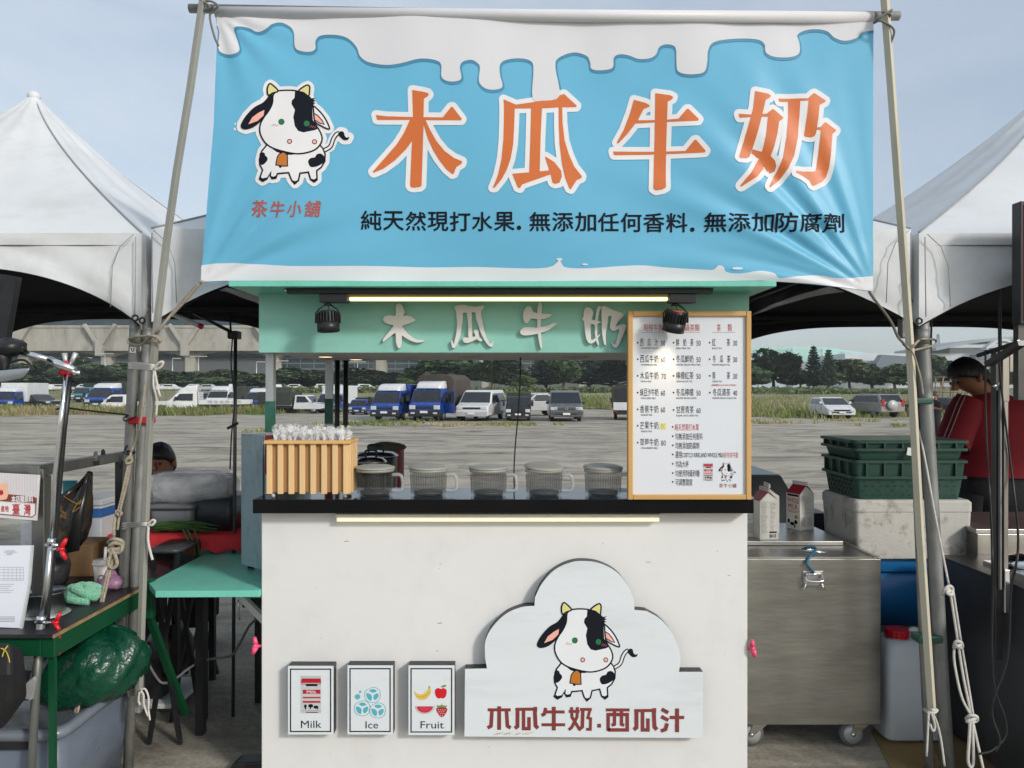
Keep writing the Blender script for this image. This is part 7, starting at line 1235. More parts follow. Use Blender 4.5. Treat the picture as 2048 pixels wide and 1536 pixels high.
# ================================================================ RIGHT SIDE
tst = mat('trolley_steel', (0.33, 0.325, 0.30), 0.36, 0.9, 0.18, 4.5, (.35, 1, 2.2), .05, 30, dirt='#a8a496', dscale=9, damt=.5)
TY2 = 3.25; tx1 = P(1762, 0, TY2).x; tz1 = P(0, 1118, TY2).z; tz0 = P(0, 1450, TY2).z
t = thing('steel_cooler', 'stainless steel cooler trolley on casters beside the stall', 'cooler', (1.1, TY2, 0)); mb = MB(); mb.box(.5, tx1, TY2, 4.02, tz0, tz1); mb.build('cabinet', tst, t, bevel=.003)
mb = MB(); mb.box(.52, tx1 - .045, 3.52, 4.0, tz1 + .001, tz1 + .022); mb.build('lid', steel, t, bevel=.003); mb = MB(); mb.box(tx1 - .02, tx1 - .002, TY2 + .02, 4.0, tz1 + .0005, tz1 + .008); mb.box(.52, tx1 - .03, TY2 + .006, TY2 + .018, tz1 + .0005, tz1 + .008); mb.build('raised_edge', steel, t)
def caster(px, Y):
    c = P(px, 0, Y); r = .058; mb = MB(); mb.lathe([(.012, -.018), (r * .9, -.018), (r, -.01), (r, .01), (r * .9, .018), (.012, .018)], (c.x, Y, r), 26, True, (0, 1, 0)); o = mb.build('caster', mat('grey_rubber', (.11, .115, .12), .6, 0, .1, 10), t); mb = MB(); mb.lathe([(.01, -.021), (r * .72, -.0205), (r * .7, .0205), (.01, .021)], (c.x, Y, r), 26, True, (0, 1, 0)); mb.build('wheel_disc', mat('caster_disc', (.42, .43, .42), .4, .3, .1, 10), o)
    mb = MB(); mb.prism([(-.012, -.002), (.012, -.002), (.075, .052), (.075, tz0 - r - .001), (.01, tz0 - r - .001)], -.026, -.022, lambda u, w, d: Vector((c.x + u, Y + d, r + w))); mb.box(c.x + .0, c.x + .085, Y - .03, Y + .03, tz0 - .01, tz0 - .0005); mb.build('fork', steel, o); mb = MB(); mb.lathe([(.001, -.03), (.008, -.03), (.008, 0), (.001, 0)], (c.x, Y, r), 10, True, (0, 1, 0)); mb.build('axle_bolt', chrome, o)
caster(1702, 3.31); caster(1500, 3.31); caster(1640, 3.94)
lt = P(1625, 1155, TY2); mb = MB(); mb.prism([(-.045, .03), (.045, .03), (.045, .0), (.038, -.035), (-.038, -.035), (-.045, 0)], -.006, -.0005, lambda u, w, d: Vector((lt.x + u, TY2 + d, lt.z + w))); o = mb.build('latch', steel, t, bevel=.002); mb = MB(); mb.tube(smooth_pts([lt + Vector((-.035, -.012, .012)), lt + Vector((-.03, -.03, -.008)), lt + Vector((.03, -.03, -.008)), lt + Vector((.035, -.012, .012))], 4), .006, 9); mb.tube([lt + Vector((-.035, -.012, .018)), lt + Vector((.035, -.012, .018))], .005, 8); mb.build('latch_bail', chrome, o)
mb = MB(); 
for s_ in (-1, 1): mb.tube(smooth_pts([lt + Vector((s_ * .034, -.01, -.02)), lt + Vector((s_ * .04, -.018, -.04)), lt + Vector((s_ * .046, -.01, -.05))], 3), .0035, 7)
mb.build('latch_hook', chrome, o)
hc = P(1628, 1108, 3.34); hc.z = tz1 + .008; mb = MB(); mb.tube(smooth_pts([hc + Vector((math.cos(a) * .05, math.sin(a) * .02, .012 * math.sin(a / 2))) for a in [k * math.pi / 6 for k in range(13)]], 2), .005, 8); mb.build('lid_handle', chrome, t)
mb = MB(); rope([hc + Vector((-.05, .01, .012)), hc + Vector((-.03, -.015, .026)), hc + Vector((-.005, -.03, .022)), Vector((lt.x - .03, TY2 - .012, tz1 - .01)), Vector((lt.x + .0, TY2 - .014, lt.z + .025))], .006, 5, mb); solo(mb, 'blue_strap', mat('teal_ribbon', C('#1f5f78'), .7, 0, .1, 30), 'teal ribbon tied between the cooler handle and its latch', 'ribbon')
# milk cartons
ctw = mat('carton_white', (.66, .65, .6), .45, 0, .03, 14); ctred = mat('carton_red', C('#a8182a'), .4, 0, .05, 8); inkg = mat('carton_fine_ink', C('#77746c'), .6)
def carton(px, pyb, Y, rot, label, front, left):
    c = P(px, pyb, Y); c.z = tz1 + .0225; t = thing('milk_carton', label, 'milk carton', c, 'milk cartons on the steel cooler'); w, h, g = .0475, .185, .228; q = Matrix.Rotation(R(rot), 3, 'Z'); X = lambda x, y, z: c + q @ Vector((x, y, z))
    mb = MB(); mb.add([X(-w, -w, 0), X(w, -w, 0), X(w, w, 0), X(-w, w, 0), X(-w, -w, h), X(w, -w, h), X(w, w, h), X(-w, w, h)], [(0, 1, 5, 4), (1, 2, 6, 5), (2, 3, 7, 6), (3, 0, 4, 7), (0, 3, 2, 1), (4, 5, 6, 7)]); mb.build('carton_body', ctw, t, bevel=.0015)
    # ridge along the local y axis: red slopes face left/right, white gable ends face front/back
    e = .004; mb = MB(); mb.add([X(-w, -w, h + .0005), X(-w, w, h + .0005), X(-e, w * .96, g), X(-e, -w * .96, g), X(w, -w, h + .0005), X(w, w, h + .0005), X(e, w * .96, g), X(e, -w * .96, g)], [(0, 1, 2, 3), (5, 4, 7, 6), (3, 2, 6, 7)]); mb.build('red_roof', ctred, t)
    mb = MB(); mb.add([X(-w, -w, h + .0006), X(w, -w, h + .0006), X(e, -w * .8, g - .006), X(-e, -w * .8, g - .006), X(-w, w, h + .0006), X(w, w, h + .0006), X(e, w * .8, g - .006), X(-e, w * .8, g - .006)], [(0, 1, 2, 3), (5, 4, 7, 6)]); mb.build('gable_fold', ctw, t)
    mb = MB(); mb.add([X(-e, -w, g - .002), X(e, -w, g - .002), X(e, w, g - .002), X(-e, w, g - .002), X(-e, -w, g + .018), X(e, -w, g + .018), X(e, w, g + .018), X(-e, w, g + .018)], [(0, 1, 5, 4), (1, 2, 6, 5), (2, 3, 7, 6), (3, 0, 4, 7), (4, 5, 6, 7)]); mb.build('top_fin', ctw if front == 'plain' else mat('carton_fin', (.55, .5, .46), .45), t)
    rc = random.Random(int(px)); pr = Print(lambda u, v, l: X(-w + u * 2 * w, -w - l, h * (1 - v)))
    if front == 'info':
        for i in range(24): y = .06 + i * .033; x0 = .07 + .46 * (i % 2 > 0) * (i > 4); pr.rect(.07, y, .07 + rc.uniform(.2, .38), y + .008, inkg, .0006); pr.rect(.54, y, .54 + rc.uniform(.15, .36), y + .008, inkg, .0006)
        for i in range(13): pr.rect(.52 + i * .027, .86, .52 + i * .027 + rc.choice((.008, .014)), .95, print_black, .0006)
        pr.rect(.5, .79, .9, .83, print_black, .0006)
    else:
        for i in range(16): y = .06 + i * .033; pr.rect(.1, y, .1 + rc.uniform(.3, .75), y + .008, inkg, .0006)
        for i in range(10): y = .64 + i * .026; pr.rect(.1, y, .4, y + .007, inkg, .0006); pr.rect(.5, y, .85, y + .007, inkg, .0006)
    pr.build('fine_print', t)
    pr = Print(lambda u, v, l: X(-w - l, w - u * 2 * w, h * (1 - v)))
    if left:
        pr.rect(.1, .02, .9, .075, print_black, .0006); pr.text('WHOLE', .08, .12, .92, .26, ctred, .0006, .02); pr.text('MILK', .15, .29, .85, .43, ctred, .0006, .02); pr.rect(.1, .47, .9, .485, ctred, .0006); pr.rect(.2, .51, .8, .525, ctred, .0006)
        for x, y, a, b in ((.2, .78, .09, .06), (.45, .84, .16, .05), (.7, .78, .12, .06), (.62, .9, .05, .05)): pr.ell(x, y, a, b, print_black, .0006, 10)
        pr.ell(.72, .64, .12, .05, mat('carton_gold_ink', C('#a58d4a'), .6), .0006); pr.build('brand_print', t)
carton(1600, 1060, 3.83, 24, 'milk carton with red WHOLE MILK side standing alone on the cooler lid', 'plain', 1); carton(1529, 1076, 3.60, 8, 'milk carton with dense fine print nearest the menu board', 'info', 0); carton(1534, 1064, 3.76, -4, 'milk carton with red roof behind the fine print one', 'plain', 0); carton(1487, 1070, 3.66, 0, 'milk carton mostly hidden behind the stall edge', 'plain', 0)
# grey chest behind, foam chest, blue tub, crates
t = thing('grey_chest', 'dark grey chest with a chamfered corner behind the milk cartons', 'chest', (P(1530, 0, 4.7).x, 4.7, 0)); mb = MB(); mb.prism([(1440, 952), (1562, 952), (1583, 988), (1583, 1140), (1440, 1140)], 4.7, 4.72, lambda u, w, d: P(u, w, 4.7) + Vector((0, d - 4.7, 0))); mb.build('front', mat('slate_panel', C('#4a5355'), .5, .2, .1, 4), t); mb = MB(); zt = P(0, 950, 4.7).z; mb.box(P(1440, 0, 4.7).x, P(1562, 0, 4.7).x, 4.721, 5.3, zt - .04, zt); mb.build('lid', mat('blue_grey_lid', C('#6b7a80'), .35, .4, .1, 4), t); mb = MB(); mb.box(P(1440, 0, 4.7).x, P(1583, 0, 4.7).x, 4.721, 5.3, 0, zt - .1); mb.build('chest_body', mat('slate_panel', 'ffffff'), t)
mb = MB(); mb.box(P(1622, 0, 4.2).x, P(1660, 0, 4.2).x, 4.2, 4.4, .0, P(0, 1027, 4.2).z); solo(mb, 'dark_case', blackm, 'black case in the gap between cooler and foam chest', 'case', bevel=.01)
foamd = mat('dirty_foam', (.50, .49, .45), .85, 0, .08, 5, bump=.12, bscale=80, dirt='#54432d', dscale=7, damt=1.0); FYc = 3.55; fx0, fx1 = P(1710, 0, FYc).x, P(1948, 0, FYc).x; fz0, fz1 = P(0, 1119, FYc).z, P(0, 1001, FYc).z
t = thing('foam_chest', 'large dirty white foam chest under the green crates', 'foam box', ((fx0 + fx1) / 2, FYc, fz0)); mb = MB(); mb.rings([rrect(fx0 + .012, fx1 - .012, FYc + .01, 3.93, .02, fz0), rrect(fx0 + .004, fx1 - .004, FYc + .004, 3.94, .02, fz1 - .055)], True, False); mb.build('box_body', foamd, t, bevel=.004); mb = MB(); mb.rings([rrect(fx0, fx1, FYc, 3.945, .025, fz1 - .0545), rrect(fx0, fx1, FYc, 3.945, .025, fz1 - .012), rrect(fx0 + .012, fx1 - .012, FYc + .012, 3.933, .02, fz1)], True, False); mb.build('lid', foamd, t)
bluep = mat('blue_plastic_tub', C('#12639b'), .35, 0, .08, 4, dirt='#20425c', dscale=3); t = thing('blue_tub', 'blue plastic tub under the dirty foam chest', 'tub', (P(1810, 0, 3.62).x, 3.62, .44)); mb = MB(); a, b = P(1730, 0, 3.62).x, P(2010, 0, 3.62).x; mb.rings([rrect(a + .03, b - .03, 3.63, 3.92, .04, .435), rrect(a + .004, b - .004, 3.605, 3.94, .04, fz0 - .075)]); mb.build('tub_body', bluep, t); mb = MB(); mb.rings([rrect(a - .012, b + .012, 3.59, 3.95, .04, fz0 - .07), rrect(a - .012, b + .012, 3.59, 3.95, .04, fz0 - .002)]); mb.build('tub_rim', bluep, t, bevel=.004)
mb = MB(); mb.box(a - .03, b + .03, 3.62, 4.0, .4, .434); t = solo(mb, 'low_stand', mat('stand_steel', (.2, .2, .19), .5, .6, .2, 6), 'low grey steel stand under the blue tub', 'stand')
for x in (a, b - .03): mb = MB(); mb.box(x, x + .03, 3.64, 3.67, 0, .399); mb.build('leg', blackm, t)
cgreen = mat('green_crate', C('#183f35'), .45, 0, .1, 6, dirt='#12302a', dscale=5); cdark = mat('crate_shadow_hole', (.006, .012, .011), .8); CYf = 3.58; cx0, cx1 = P(1708, 0, CYf).x, P(1932, 0, CYf).x
def crate(z0, h, label, holes, grow, bottom):
    t = thing('plastic_crate', label, 'crate', ((cx0 + cx1) / 2, CYf, z0)); b0, b1 = cx0 + .012, cx1 - .012; mb = MB(); y0, y1 = CYf, CYf + .36
    o_, i_ = 0, .01; mb.rings([rrect(b0 + .01, b1 - .01, y0 + .012, y1 - .01, .02, z0), rrect(b0 - grow * .5, b1 + grow * .5, y0, y1, .02, z0 + h * .62), rrect(b0 - grow, b1 + grow, y0 - grow * .4, y1 + grow * .4, .02, z0 + h)] + [rrect(b0 - grow + .012, b1 + grow - .012, y0 + .012 - grow * .4, y1 - .012 + grow * .4, .015, z0 + h), rrect(b0 + .02, b1 - .02, y0 + .022, y1 - .022, .015, z0 + (.02 if bottom else h * .3))], True, False); mb.build('crate_body', cgreen, t)
    mb = MB(); 
    for z_, e_ in ((z0 + h, .010), (z0 + h * .6, .008)): mb.rings([rrect(b0 - grow - e_, b1 + grow + e_, y0 - e_ - grow * .4, y1 + e_ + grow * .4, .024, z_ - .014), rrect(b0 - grow - e_, b1 + grow + e_, y0 - e_ - grow * .4, y1 + e_ + grow * .4, .024, z_ - .001)], False, False); mb.rings([rrect(b0 - grow - e_, b1 + grow + e_, y0 - e_ - grow * .4, y1 + e_ + grow * .4, .024, z_ - .001), rrect(b0 - grow + .004, b1 + grow - .004, y0 + .006 - grow * .4, y1 - .006, .02, z_ - .001)], False, False)
    mb.build('rim', cgreen, t); mb = MB(); n = 6
    for k in range(n): x = b0 + (b1 - b0) * (k + .5) / n; mb.box(x - .004, x + .004, y0 - .010 - grow * .4, y0 + .004, z0 + h * .6, z0 + h - .014)
    for k in range(4): y = y0 + .36 * (k + .5) / 4; mb.box(b0 - .010 - grow, b0 + .004, y - .004, y + .004, z0 + h * .6, z0 + h - .014)
    mb.build('rib_grid', cgreen, t)
    if holes:  # dark discs on solid walls stand in for the shade inside the holes
        pr = Print(lambda u, v, l: Vector((b0 + .02 + u * (b1 - b0 - .04), y0 + .0095 - v * .0 - .006 * (1 - v) - .004 - l, z0 + h * .56 * (1 - v))))
        for r_ in range(4):
            for k in range(13):
                if (k + r_) % 2 == 0 or r_ % 2: pr.ell((k + .5 + .3 * (r_ % 2)) / 13.5, .2 + .2 * r_, .0085, .034, cdark, .0015, 10)
        pr.build('hole_shade_print', t)
        mb = MB()
        for r_ in range(4):
            for k in range(7): y = y0 + .05 + .26 * (k + .5 * (r_ % 2)) / 7; z = z0 + h * .56 * (.8 - .2 * r_); mb.lathe([(.001, 0), (.006, 0), (.006, .002), (.001, .002)], (b0 - grow * .25 - .0025, y, z), 8, True, (1, 0, 0))
        mb.build('side_hole_shade', cdark, t)
    return t
crate(fz1 + .001, .19, 'lower green plastic crate with round holes on the foam chest', True, .012, True); t = crate(fz1 + .192, .095, 'upper green plastic crate stacked rim deep on the lower one', False, .016, True); mb = MB(); mb.prism([(1815, 895), (1828, 896), (1827, 912), (1813, 910)], CYf - .022, CYf - .018, lambda u, w, d: P(u, w, CYf - .02) + Vector((0, d - CYf + .02, 0))); mb.build('white_tag', white_plain, t)
# jerrycan, cardboard
jm = mat('translucent_jerrycan', (.62, .65, .67), .35, 0, .05, 4, bump=.15, bscale=8, alpha=.97); JY = 3.30; jx0, jx1 = P(1776, 0, JY).x, P(1905, 0, JY).x; t = thing('jerrycan', 'translucent white jerrycan with a red cap on the cardboard', 'jerrycan', ((jx0 + jx1) / 2, JY, .012)); mb = MB(); L = []
for z, a, b, d_ in ((.012, .012, 0, .02), (.03, 0, 0, 0), (.20, .002, .004, .0), (.33, 0, .0, 0), (.385, .004, .02, .006), (.43, .02, .08, .03), (.452, .035, .13, .05)): L.append(rrect(jx0 + a, jx1 - b, JY + d_, JY + .21 - d_, .035, z))
mb.rings(L); mb.build('can_body', jm, t); cx = P(1815, 0, JY).x; mb = MB(); mb.lathe([(.04, .44), (.04, .47), (.035, .47)], (cx, JY + .09, 0), 22, False); mb.build('neck', jm, t); mb = MB(); n = 40; mb.rings([[Vector((cx + (r_ + .0015 * (k % 2)) * math.cos(2 * math.pi * k / n), JY + .09 + (r_ + .0015 * (k % 2)) * math.sin(2 * math.pi * k / n), z)) for k in range(n)] for r_, z in ((.05, .462), (.05, .492), (.046, .496))], True, False); mb.build('cap', red_p, t); mb = MB(); mb.tube(smooth_pts([(cx + .05, JY + .09, .45), (cx + .07, JY + .09, .49), (cx + .12, JY + .09, .47), (jx1 - .03, JY + .1, .40)], 5), .014, 9); mb.build('handle', jm, t)
for q, z, lb, c_ in (([(1742, 1462), (1836, 1440), (1905, 1480), (1960, 1560), (1800, 1575)], .006, 'brown cardboard sheet with a torn edge under the jerrycan', '#8a744c'), ([(1826, 1430), (2100, 1440), (2130, 1580), (1900, 1560)], .011, 'darker cardboard sheet on the ground at the lower right', '#6d5a3a')):
    mb = MB(); g = lambda px, py: ((px - CX) / F * GY(py), GY(py)); mb.prism([g(*p) for p in q], z - .004, z, lambda u, w, d: Vector((u, w, d))); solo(mb, 'cardboard_sheet', mat('cardboard_' + c_[1:], C(c_), .9, 0, .1, 5, dirt='#4d4029', dscale=3), lb, 'cardboard')
# right hand steel counter
cst = mat('dark_counter_steel', (.10, .105, .11), .38, .7, .2, 3, (1, 1, .6), .05, 20, dirt='#33383a', dscale=2, damt=.4); t = thing('steel_counter', 'dark steel counter of the right food stall', 'counter', (2.4, 3.0, 0)); mb = MB(); mb.box(2.02, 2.95, 2.62, 3.45, .02, .8); mb.build('counter_body', cst, t, bevel=.004); mb = MB(); mb.box(2.0, 2.97, 2.6, 3.47, .8005, .815); mb.build('counter_rim', dsteel, t)
mb = MB(); mb.box(P(1948, 0, 3.5).x, 3.1, 3.475, 3.95, .62, P(0, 1066, 3.5).z); mb.box(P(1944, 0, 3.5).x, 3.1, 3.472, 3.96, P(0, 1066, 3.5).z + .0005, P(0, 1056, 3.5).z); solo(mb, 'steel_box', ssteel, 'scuffed steel box behind the right steel counter', 'box', bevel=.003)
mb = MB(); mb.blob((P(2040, 0, 3.2).x, 3.2, .85), (.09, .1, .03), 16, 8, .1, 2); mb.box(2.1, 2.7, 3.0, 3.3, .8155, .83); solo(mb, 'steel_tray', chrome, 'shiny steel tray on the right counter at the picture edge', 'tray')
t = thing('post_frame', 'steel post frame of the right food stall with a cross plate', 'frame', (P(2000, 0, 2.95).x, 2.95, .815)); Yf = 2.95
def vbar(x0, x1, y0, y1, m, nm, Y=Yf, d=.03): mb = MB(); a, b = P(x0, y0, Y), P(x1, y1, Y); mb.box(a.x, b.x, Y, Y + d, b.z, a.z); return mb.build(nm, m, t, bevel=.002)
vbar(1991, 2006, 703, 1320, dsteel, 'post'); vbar(2005.5, 2019, 706, 803, ssteel, 'bracket', Yf - .012, .02); vbar(2008, 2017, 800, 1225, ssteel, 'post', Yf - .01, .02); vbar(2019.5, 2130, 710, 744, ssteel, 'cross_plate', Yf - .01, .02); vbar(2000.5, 2004, 780, 1180, galv, 'rail_strip', Yf - .016, .014); vbar(2010, 2020, 1140, 1226, chrome, 'hinge_plate', Yf - .02, .009)
mb = MB(); mb.bar(P(1976, 729, 2.9), P(2044, 686, 2.7), .028, .02); mb.build('slant_bar', dsteel, t)
mb = MB(); c = P(1992, 770, 2.94); 
for i in (-1, 1): mb.lathe([(.001, 0), (.007, 0), (.007, -.012), (.001, -.012)], c + Vector((i * .009, 0, .004 * i)), 8, True, (0, 1, 0))
mb.build('bolt', chrome, t)
t = thing('lamp_tube', 'thin dark tube slanting over the man in the red shirt', 'tube', P(1995, 700, 2.9)); mb = MB(); mb.tube([P(1956, 711, 3.0), P(2036, 685, 2.75)], .0085, 12, False); mb.build('tube', blackm, t); mb = MB(); mb.lathe([(.007, 0), (.0115, 0), (.0115, .004), (.007, .004)], P(2037, 684.5, 2.745), 14, False, (0.3, -1, 0)); mb.build('tube_ring', chrome, t)
for q, lb, r_ in (([(1862, 560, 3.05), (1863, 640, 3.05), (1861, 720, 3.06), (1864, 760, 3.06), (1862, 790, 3.06), (1858, 800, 3.05)], 'black cable hanging beside the right tent pole', .004), ([(1971, 700, 2.93), (1971, 800, 2.93), (1974, 900, 2.92), (1980, 1000, 2.9), (1984, 1090, 2.56), (1986, 1180, 2.56), (1984, 1300, 2.56), (1990, 1380, 2.56), (2008, 1430, 2.56), (2012, 1470, 2.56), (1985, 1500, 2.55), (1958, 1508, 2.55)], 'black cable hanging down the side of the right steel counter, outer strand', .004), ([(1999, 660, 2.9), (2001, 760, 2.92), (2030, 1000, 2.9), (2036, 1100, 2.56), (2022, 1180, 2.56), (2019, 1270, 2.56), (2012, 1330, 2.56), (1990, 1390, 2.56), (1984, 1430, 2.56), (2000, 1480, 2.55), (1990, 1505, 2.55)], 'black cable crossing the front of the right steel counter, inner strand', .004), ([(1998, 560, 3.0), (1999, 640, 3.0), (2000, 700, 2.99)], 'short black pipe under the right tent edge', .007)): solo(rope([P(*p) for p in q], r_), 'black_cable', blackp, lb, 'cable')
t = thing('sign_box', 'black framed red sign box cut by the right picture edge', 'sign', P(2060, 640, 2.8)); mb = MB(); a, b = P(2041, 402, 2.8), P(2300, 648, 2.8); mb.box(a.x, b.x, 2.8, 2.85, b.z, a.z); mb.build('case', blackm, t, bevel=.003); mb = MB(); mb.box(a.x + .012, b.x - .012, 2.797, 2.7995, b.z + .012, a.z - .012); mb.build('face', mat('red_sign_face', C('#b3202e'), .4, 0, .05, 4), t); mb = MB(); mb.box(a.x + .006, a.x + .03, 2.82, 2.85, P(0, 800, 2.8).z, b.z - .0005); mb.build('support_post', dsteel, t)
# ropes on the right
t = thing('guy_rope', 'pale doubled guy rope with three knots beside the right poles', 'rope', P(1960, 1536, 2.75)); mb = MB(); rope([P(1838, 860, 3.03), P(1852, 930, 2.99), P(1870, 1030, 2.96), P(1898, 1172, 2.92)], .0042, 5, mb); rope([P(1899, 1175, 2.92), P(1912, 1260, 2.89), P(1926, 1350, 2.85), P(1943, 1432, 2.82), P(1968, 1545, 2.76)], .0048, 5, mb); rope([P(1906, 1180, 2.915), P(1920, 1270, 2.885), P(1935, 1360, 2.85), P(1947, 1434, 2.815)], .0042, 5, mb); rope([P(1910, 1285, 2.88), P(1908, 1320, 2.87), P(1922, 1390, 2.84), P(1941, 1430, 2.82)], .0048, 5, mb)
rope([P(1940, 1440, 2.81), P(1938, 1480, 2.80), P(1936, 1520, 2.79), P(1941, 1534, 2.79), P(1947, 1525, 2.79), P(1946, 1480, 2.80), P(1945, 1442, 2.81)], .0055, 5, mb); mb.build('rope_line', tape_m, t)
for q in ([(1886, 1190), (1890, 1178), (1900, 1172), (1905, 1180), (1893, 1184), (1902, 1190), (1904, 1176), (1890, 1180)], [(1908, 1296), (1912, 1283), (1922, 1285), (1924, 1294), (1912, 1293), (1921, 1290), (1910, 1286)], [(1932, 1438), (1940, 1431), (1953, 1433), (1952, 1442), (1934, 1443), (1950, 1437), (1936, 1434)]): mb = MB(); rope([P(a, b, 2.89 - (b - 1180) * .00031 + .012 * math.cos(i * 2.1)) for i, (a, b) in enumerate(q)], .0065, 5, mb); mb.build('knot', tape_m, t)
t = thing('cloth_tie', 'white cloth tie with frayed tails at the foot of the right pole', 'tie', P(1862, 1440, 2.8)); mb = MB(); rope([P(1848, 1418, 2.9), P(1856, 1424, 2.83), P(1866, 1426, 2.82), P(1874, 1420, 2.83), P(1862, 1420, 2.82)], .006, 5, mb); mb.build('wrap', tape_m, t); mb = MB()
for q in ([(1857, 1425), (1856, 1450), (1853, 1512)], [(1865, 1426), (1874, 1446), (1882, 1480), (1889, 1532)], [(1863, 1426), (1870, 1452), (1866, 1462), (1860, 1448)]): rope([P(a, b, 2.815) for a, b in q], .004, 5, mb)
mb.build('tail', tape_m, t)
solo(rope([P(1806, 688, 2.80), P(1822, 700, 2.79), P(1834, 699, 2.95), P(1868, 690, 2.98), P(1870, 680, 3.04), P(1846, 678, 2.97), P(1836, 682, 2.96), P(1826, 694, 2.79)], .0045), 'lashing', rope_m, 'rope lashing between the right banner pole and the tent leg', 'rope'); solo(rope([P(1812, 690, 2.79), P(1826, 706, 2.785), P(1834, 730, 2.79), P(1842, 760, 2.80), P(1846, 790, 2.81)], .0035), 'rope_tail', rope_m, 'loose rope tail hanging behind the right banner pole', 'rope'); mb = MB(); mb.box(P(1802, 0, 3.0).x, P(1822, 0, 3.0).x, 2.99, 3.03, P(0, 676, 3.0).z, P(0, 636, 3.0).z); solo(mb, 'corner_bracket', galv, 'galvanised corner bracket under the right corner of the middle tent', 'bracket', bevel=.004)

# ================================================================ PEOPLE
skinm = mat('tan_skin', C('#94654c'), .55, 0, .06, 20); hairm = mat('black_hair', (.008, .007, .007), .45, 0, .4, 60, (1, 1, .1), bump=.5, bscale=120); blackcl = mat('black_clothing', (.012, .012, .014), .85, 0, .2, 20, bump=.15)
def skin_mesh(J, E, root, sub=2):
    me = bpy.data.meshes.new('body'); ks = list(J); me.from_pydata([J[k][0] for k in ks], [(ks.index(a), ks.index(b)) for a, b in E], []); o = bpy.data.objects.new('body', me); COL.objects.link(o); o.modifiers.new('skin', 'SKIN'); s = o.modifiers.new('sub', 'SUBSURF'); s.levels = s.render_levels = sub
    for i, k in enumerate(ks):
        d = me.skin_vertices[0].data[i]; r = J[k][1]; d.radius = r if isinstance(r, tuple) else (r, r); d.use_root = (k == root)
    bpy.context.view_layer.update(); m2 = bpy.data.meshes.new_from_object(o.evaluated_get(bpy.context.evaluated_depsgraph_get())); bpy.data.objects.remove(o); return m2
def person(label, loc, J, E, root='pelvis'):
    t = thing('person', label, 'person', loc); m = skin_mesh(J, E, root); m.transform(Matrix.Translation(-Vector(loc))); m.materials.clear(); m.materials.append(skinm)
    for p in m.polygons: p.use_smooth = True
    o = bpy.data.objects.new('body', m); COL.objects.link(o); o.parent = t; o['_w'] = list(loc); return t
V3 = Vector
def hand(J, E, wrist, key, d, n, s=1.0):            # palm plus five bent fingers of unequal length
    d = V3(d).normalized(); n = V3(n).normalized(); sd_ = d.cross(n).normalized(); w = J[wrist][0]; J[key] = (w + d * .05 * s, (.026 * s, .018 * s)); E.append((wrist, key)); J[key + 'k'] = (w + d * .085 * s, (.03 * s, .014 * s)); E.append((key, key + 'k'))
    for i, (off, ln) in enumerate(((-.03, .065), (-.01, .078), (.01, .072), (.028, .056))):
        a, b, c = key + f'a{i}', key + f'b{i}', key + f'c{i}'; base = w + d * .095 * s + sd_ * off * s; J[a] = (base, .0095 * s); J[b] = (base + (d * .8 - n * .35) * ln * .55 * s, .0085 * s); J[c] = (base + (d * .75 - n * .85) * ln * s, .007 * s); E += [(key + 'k', a), (a, b), (b, c)]
    J[key + 't'] = (w + d * .045 * s - sd_ * .04 * s, .011 * s); J[key + 'u'] = (w + d * .085 * s - sd_ * .055 * s - n * .015 * s, .009 * s); E += [(key, key + 't'), (key + 't', key + 'u')]
def ell_ring(c, ax, bx, n=22): return [c + ax * math.cos(2 * math.pi * k / n) + bx * math.sin(2 * math.pi * k / n) for k in range(n)]
def head_bits(t, c, f, up, s=1.0, hair='short', face=True):
    f = V3(f).normalized(); up = (V3(up) - f * V3(up).dot(f)).normalized(); rt = f.cross(up).normalized(); A_ = lambda a, b, d: c + (rt * a + f * b + up * d) * s
    mb = MB(); L = []
    for j in range(11):                                      # scalp cap: covers top and back of the skull
        th = math.pi * .5 * j / 10 * (1.12); ring = []
        for k in range(28):
            a = 2 * math.pi * k / 28; fr = math.cos(a); z = math.cos(th) * .128; r_ = math.sin(th); drop = (-.07 * max(0, -fr) + .022 * (1 - abs(fr)) + .078 * max(0, fr)) * (j / 10) ** 2
            ring.append(A_(.089 * r_ * math.sin(a), .108 * r_ * fr - .006, z + drop + .004 * math.sin(9 * a + j)))
        L.append(ring)
    mb.rings(L)
    if hair == 'tail':
        mb.tube(smooth_pts([A_(.0, -.1, .03), A_(.03, -.15, .04), A_(.075, -.13, -.02), A_(.085, -.11, -.10)], 4), [.03, .036, .04, .042, .04, .036, .03, .028, .024, .02, .015, .01, .006], 10); mb.tube([A_(.085, .03, .05), A_(.09, .02, -.02), A_(.085, .01, -.07)], [.012, .014, .005], 7)
    mb.build('hair', hairm, t)
    for sd_ in (-1, 1): mb = MB(); mb.blob(A_(sd_ * .083, -.004, -.006), (.011, .017, .028), 10, 7); mb.build('ear', skinm, t)
    mb = MB(); mb.rings([[A_(a * w_, .1 + q, z) for a in (-1, -.3, .3, 1)] + [A_(a * w_, .085, z) for a in (1, .3, -.3, -1)] for z, w_, q in ((.025, .006, -.004), (-.005, .010, .012), (-.02, .017, .02), (-.03, .012, .002))]); mb.build('nose', skinm, t)
    for sd_ in (-1, 1):
        mb = MB(); mb.blob(A_(sd_ * .033, .088, .012), .009 * s, 8, 6); mb.build('eye', mat('eye_dark', (.015, .012, .01), .5), t); mb = MB(); mb.tube([A_(sd_ * .018, .104, .042), A_(sd_ * .036, .103, .046), A_(sd_ * .054, .09, .040)], .0045 * s, 6); mb.build('eyebrow', hairm, t)
    mb = MB(); mb.tube([A_(-.024, .094, -.056), A_(0, .103, -.054), A_(.024, .094, -.056)], [.003 * s, .006 * s, .003 * s], 6); mb.build('mouth', mat('lip', C('#8f4f47'), .5), t)
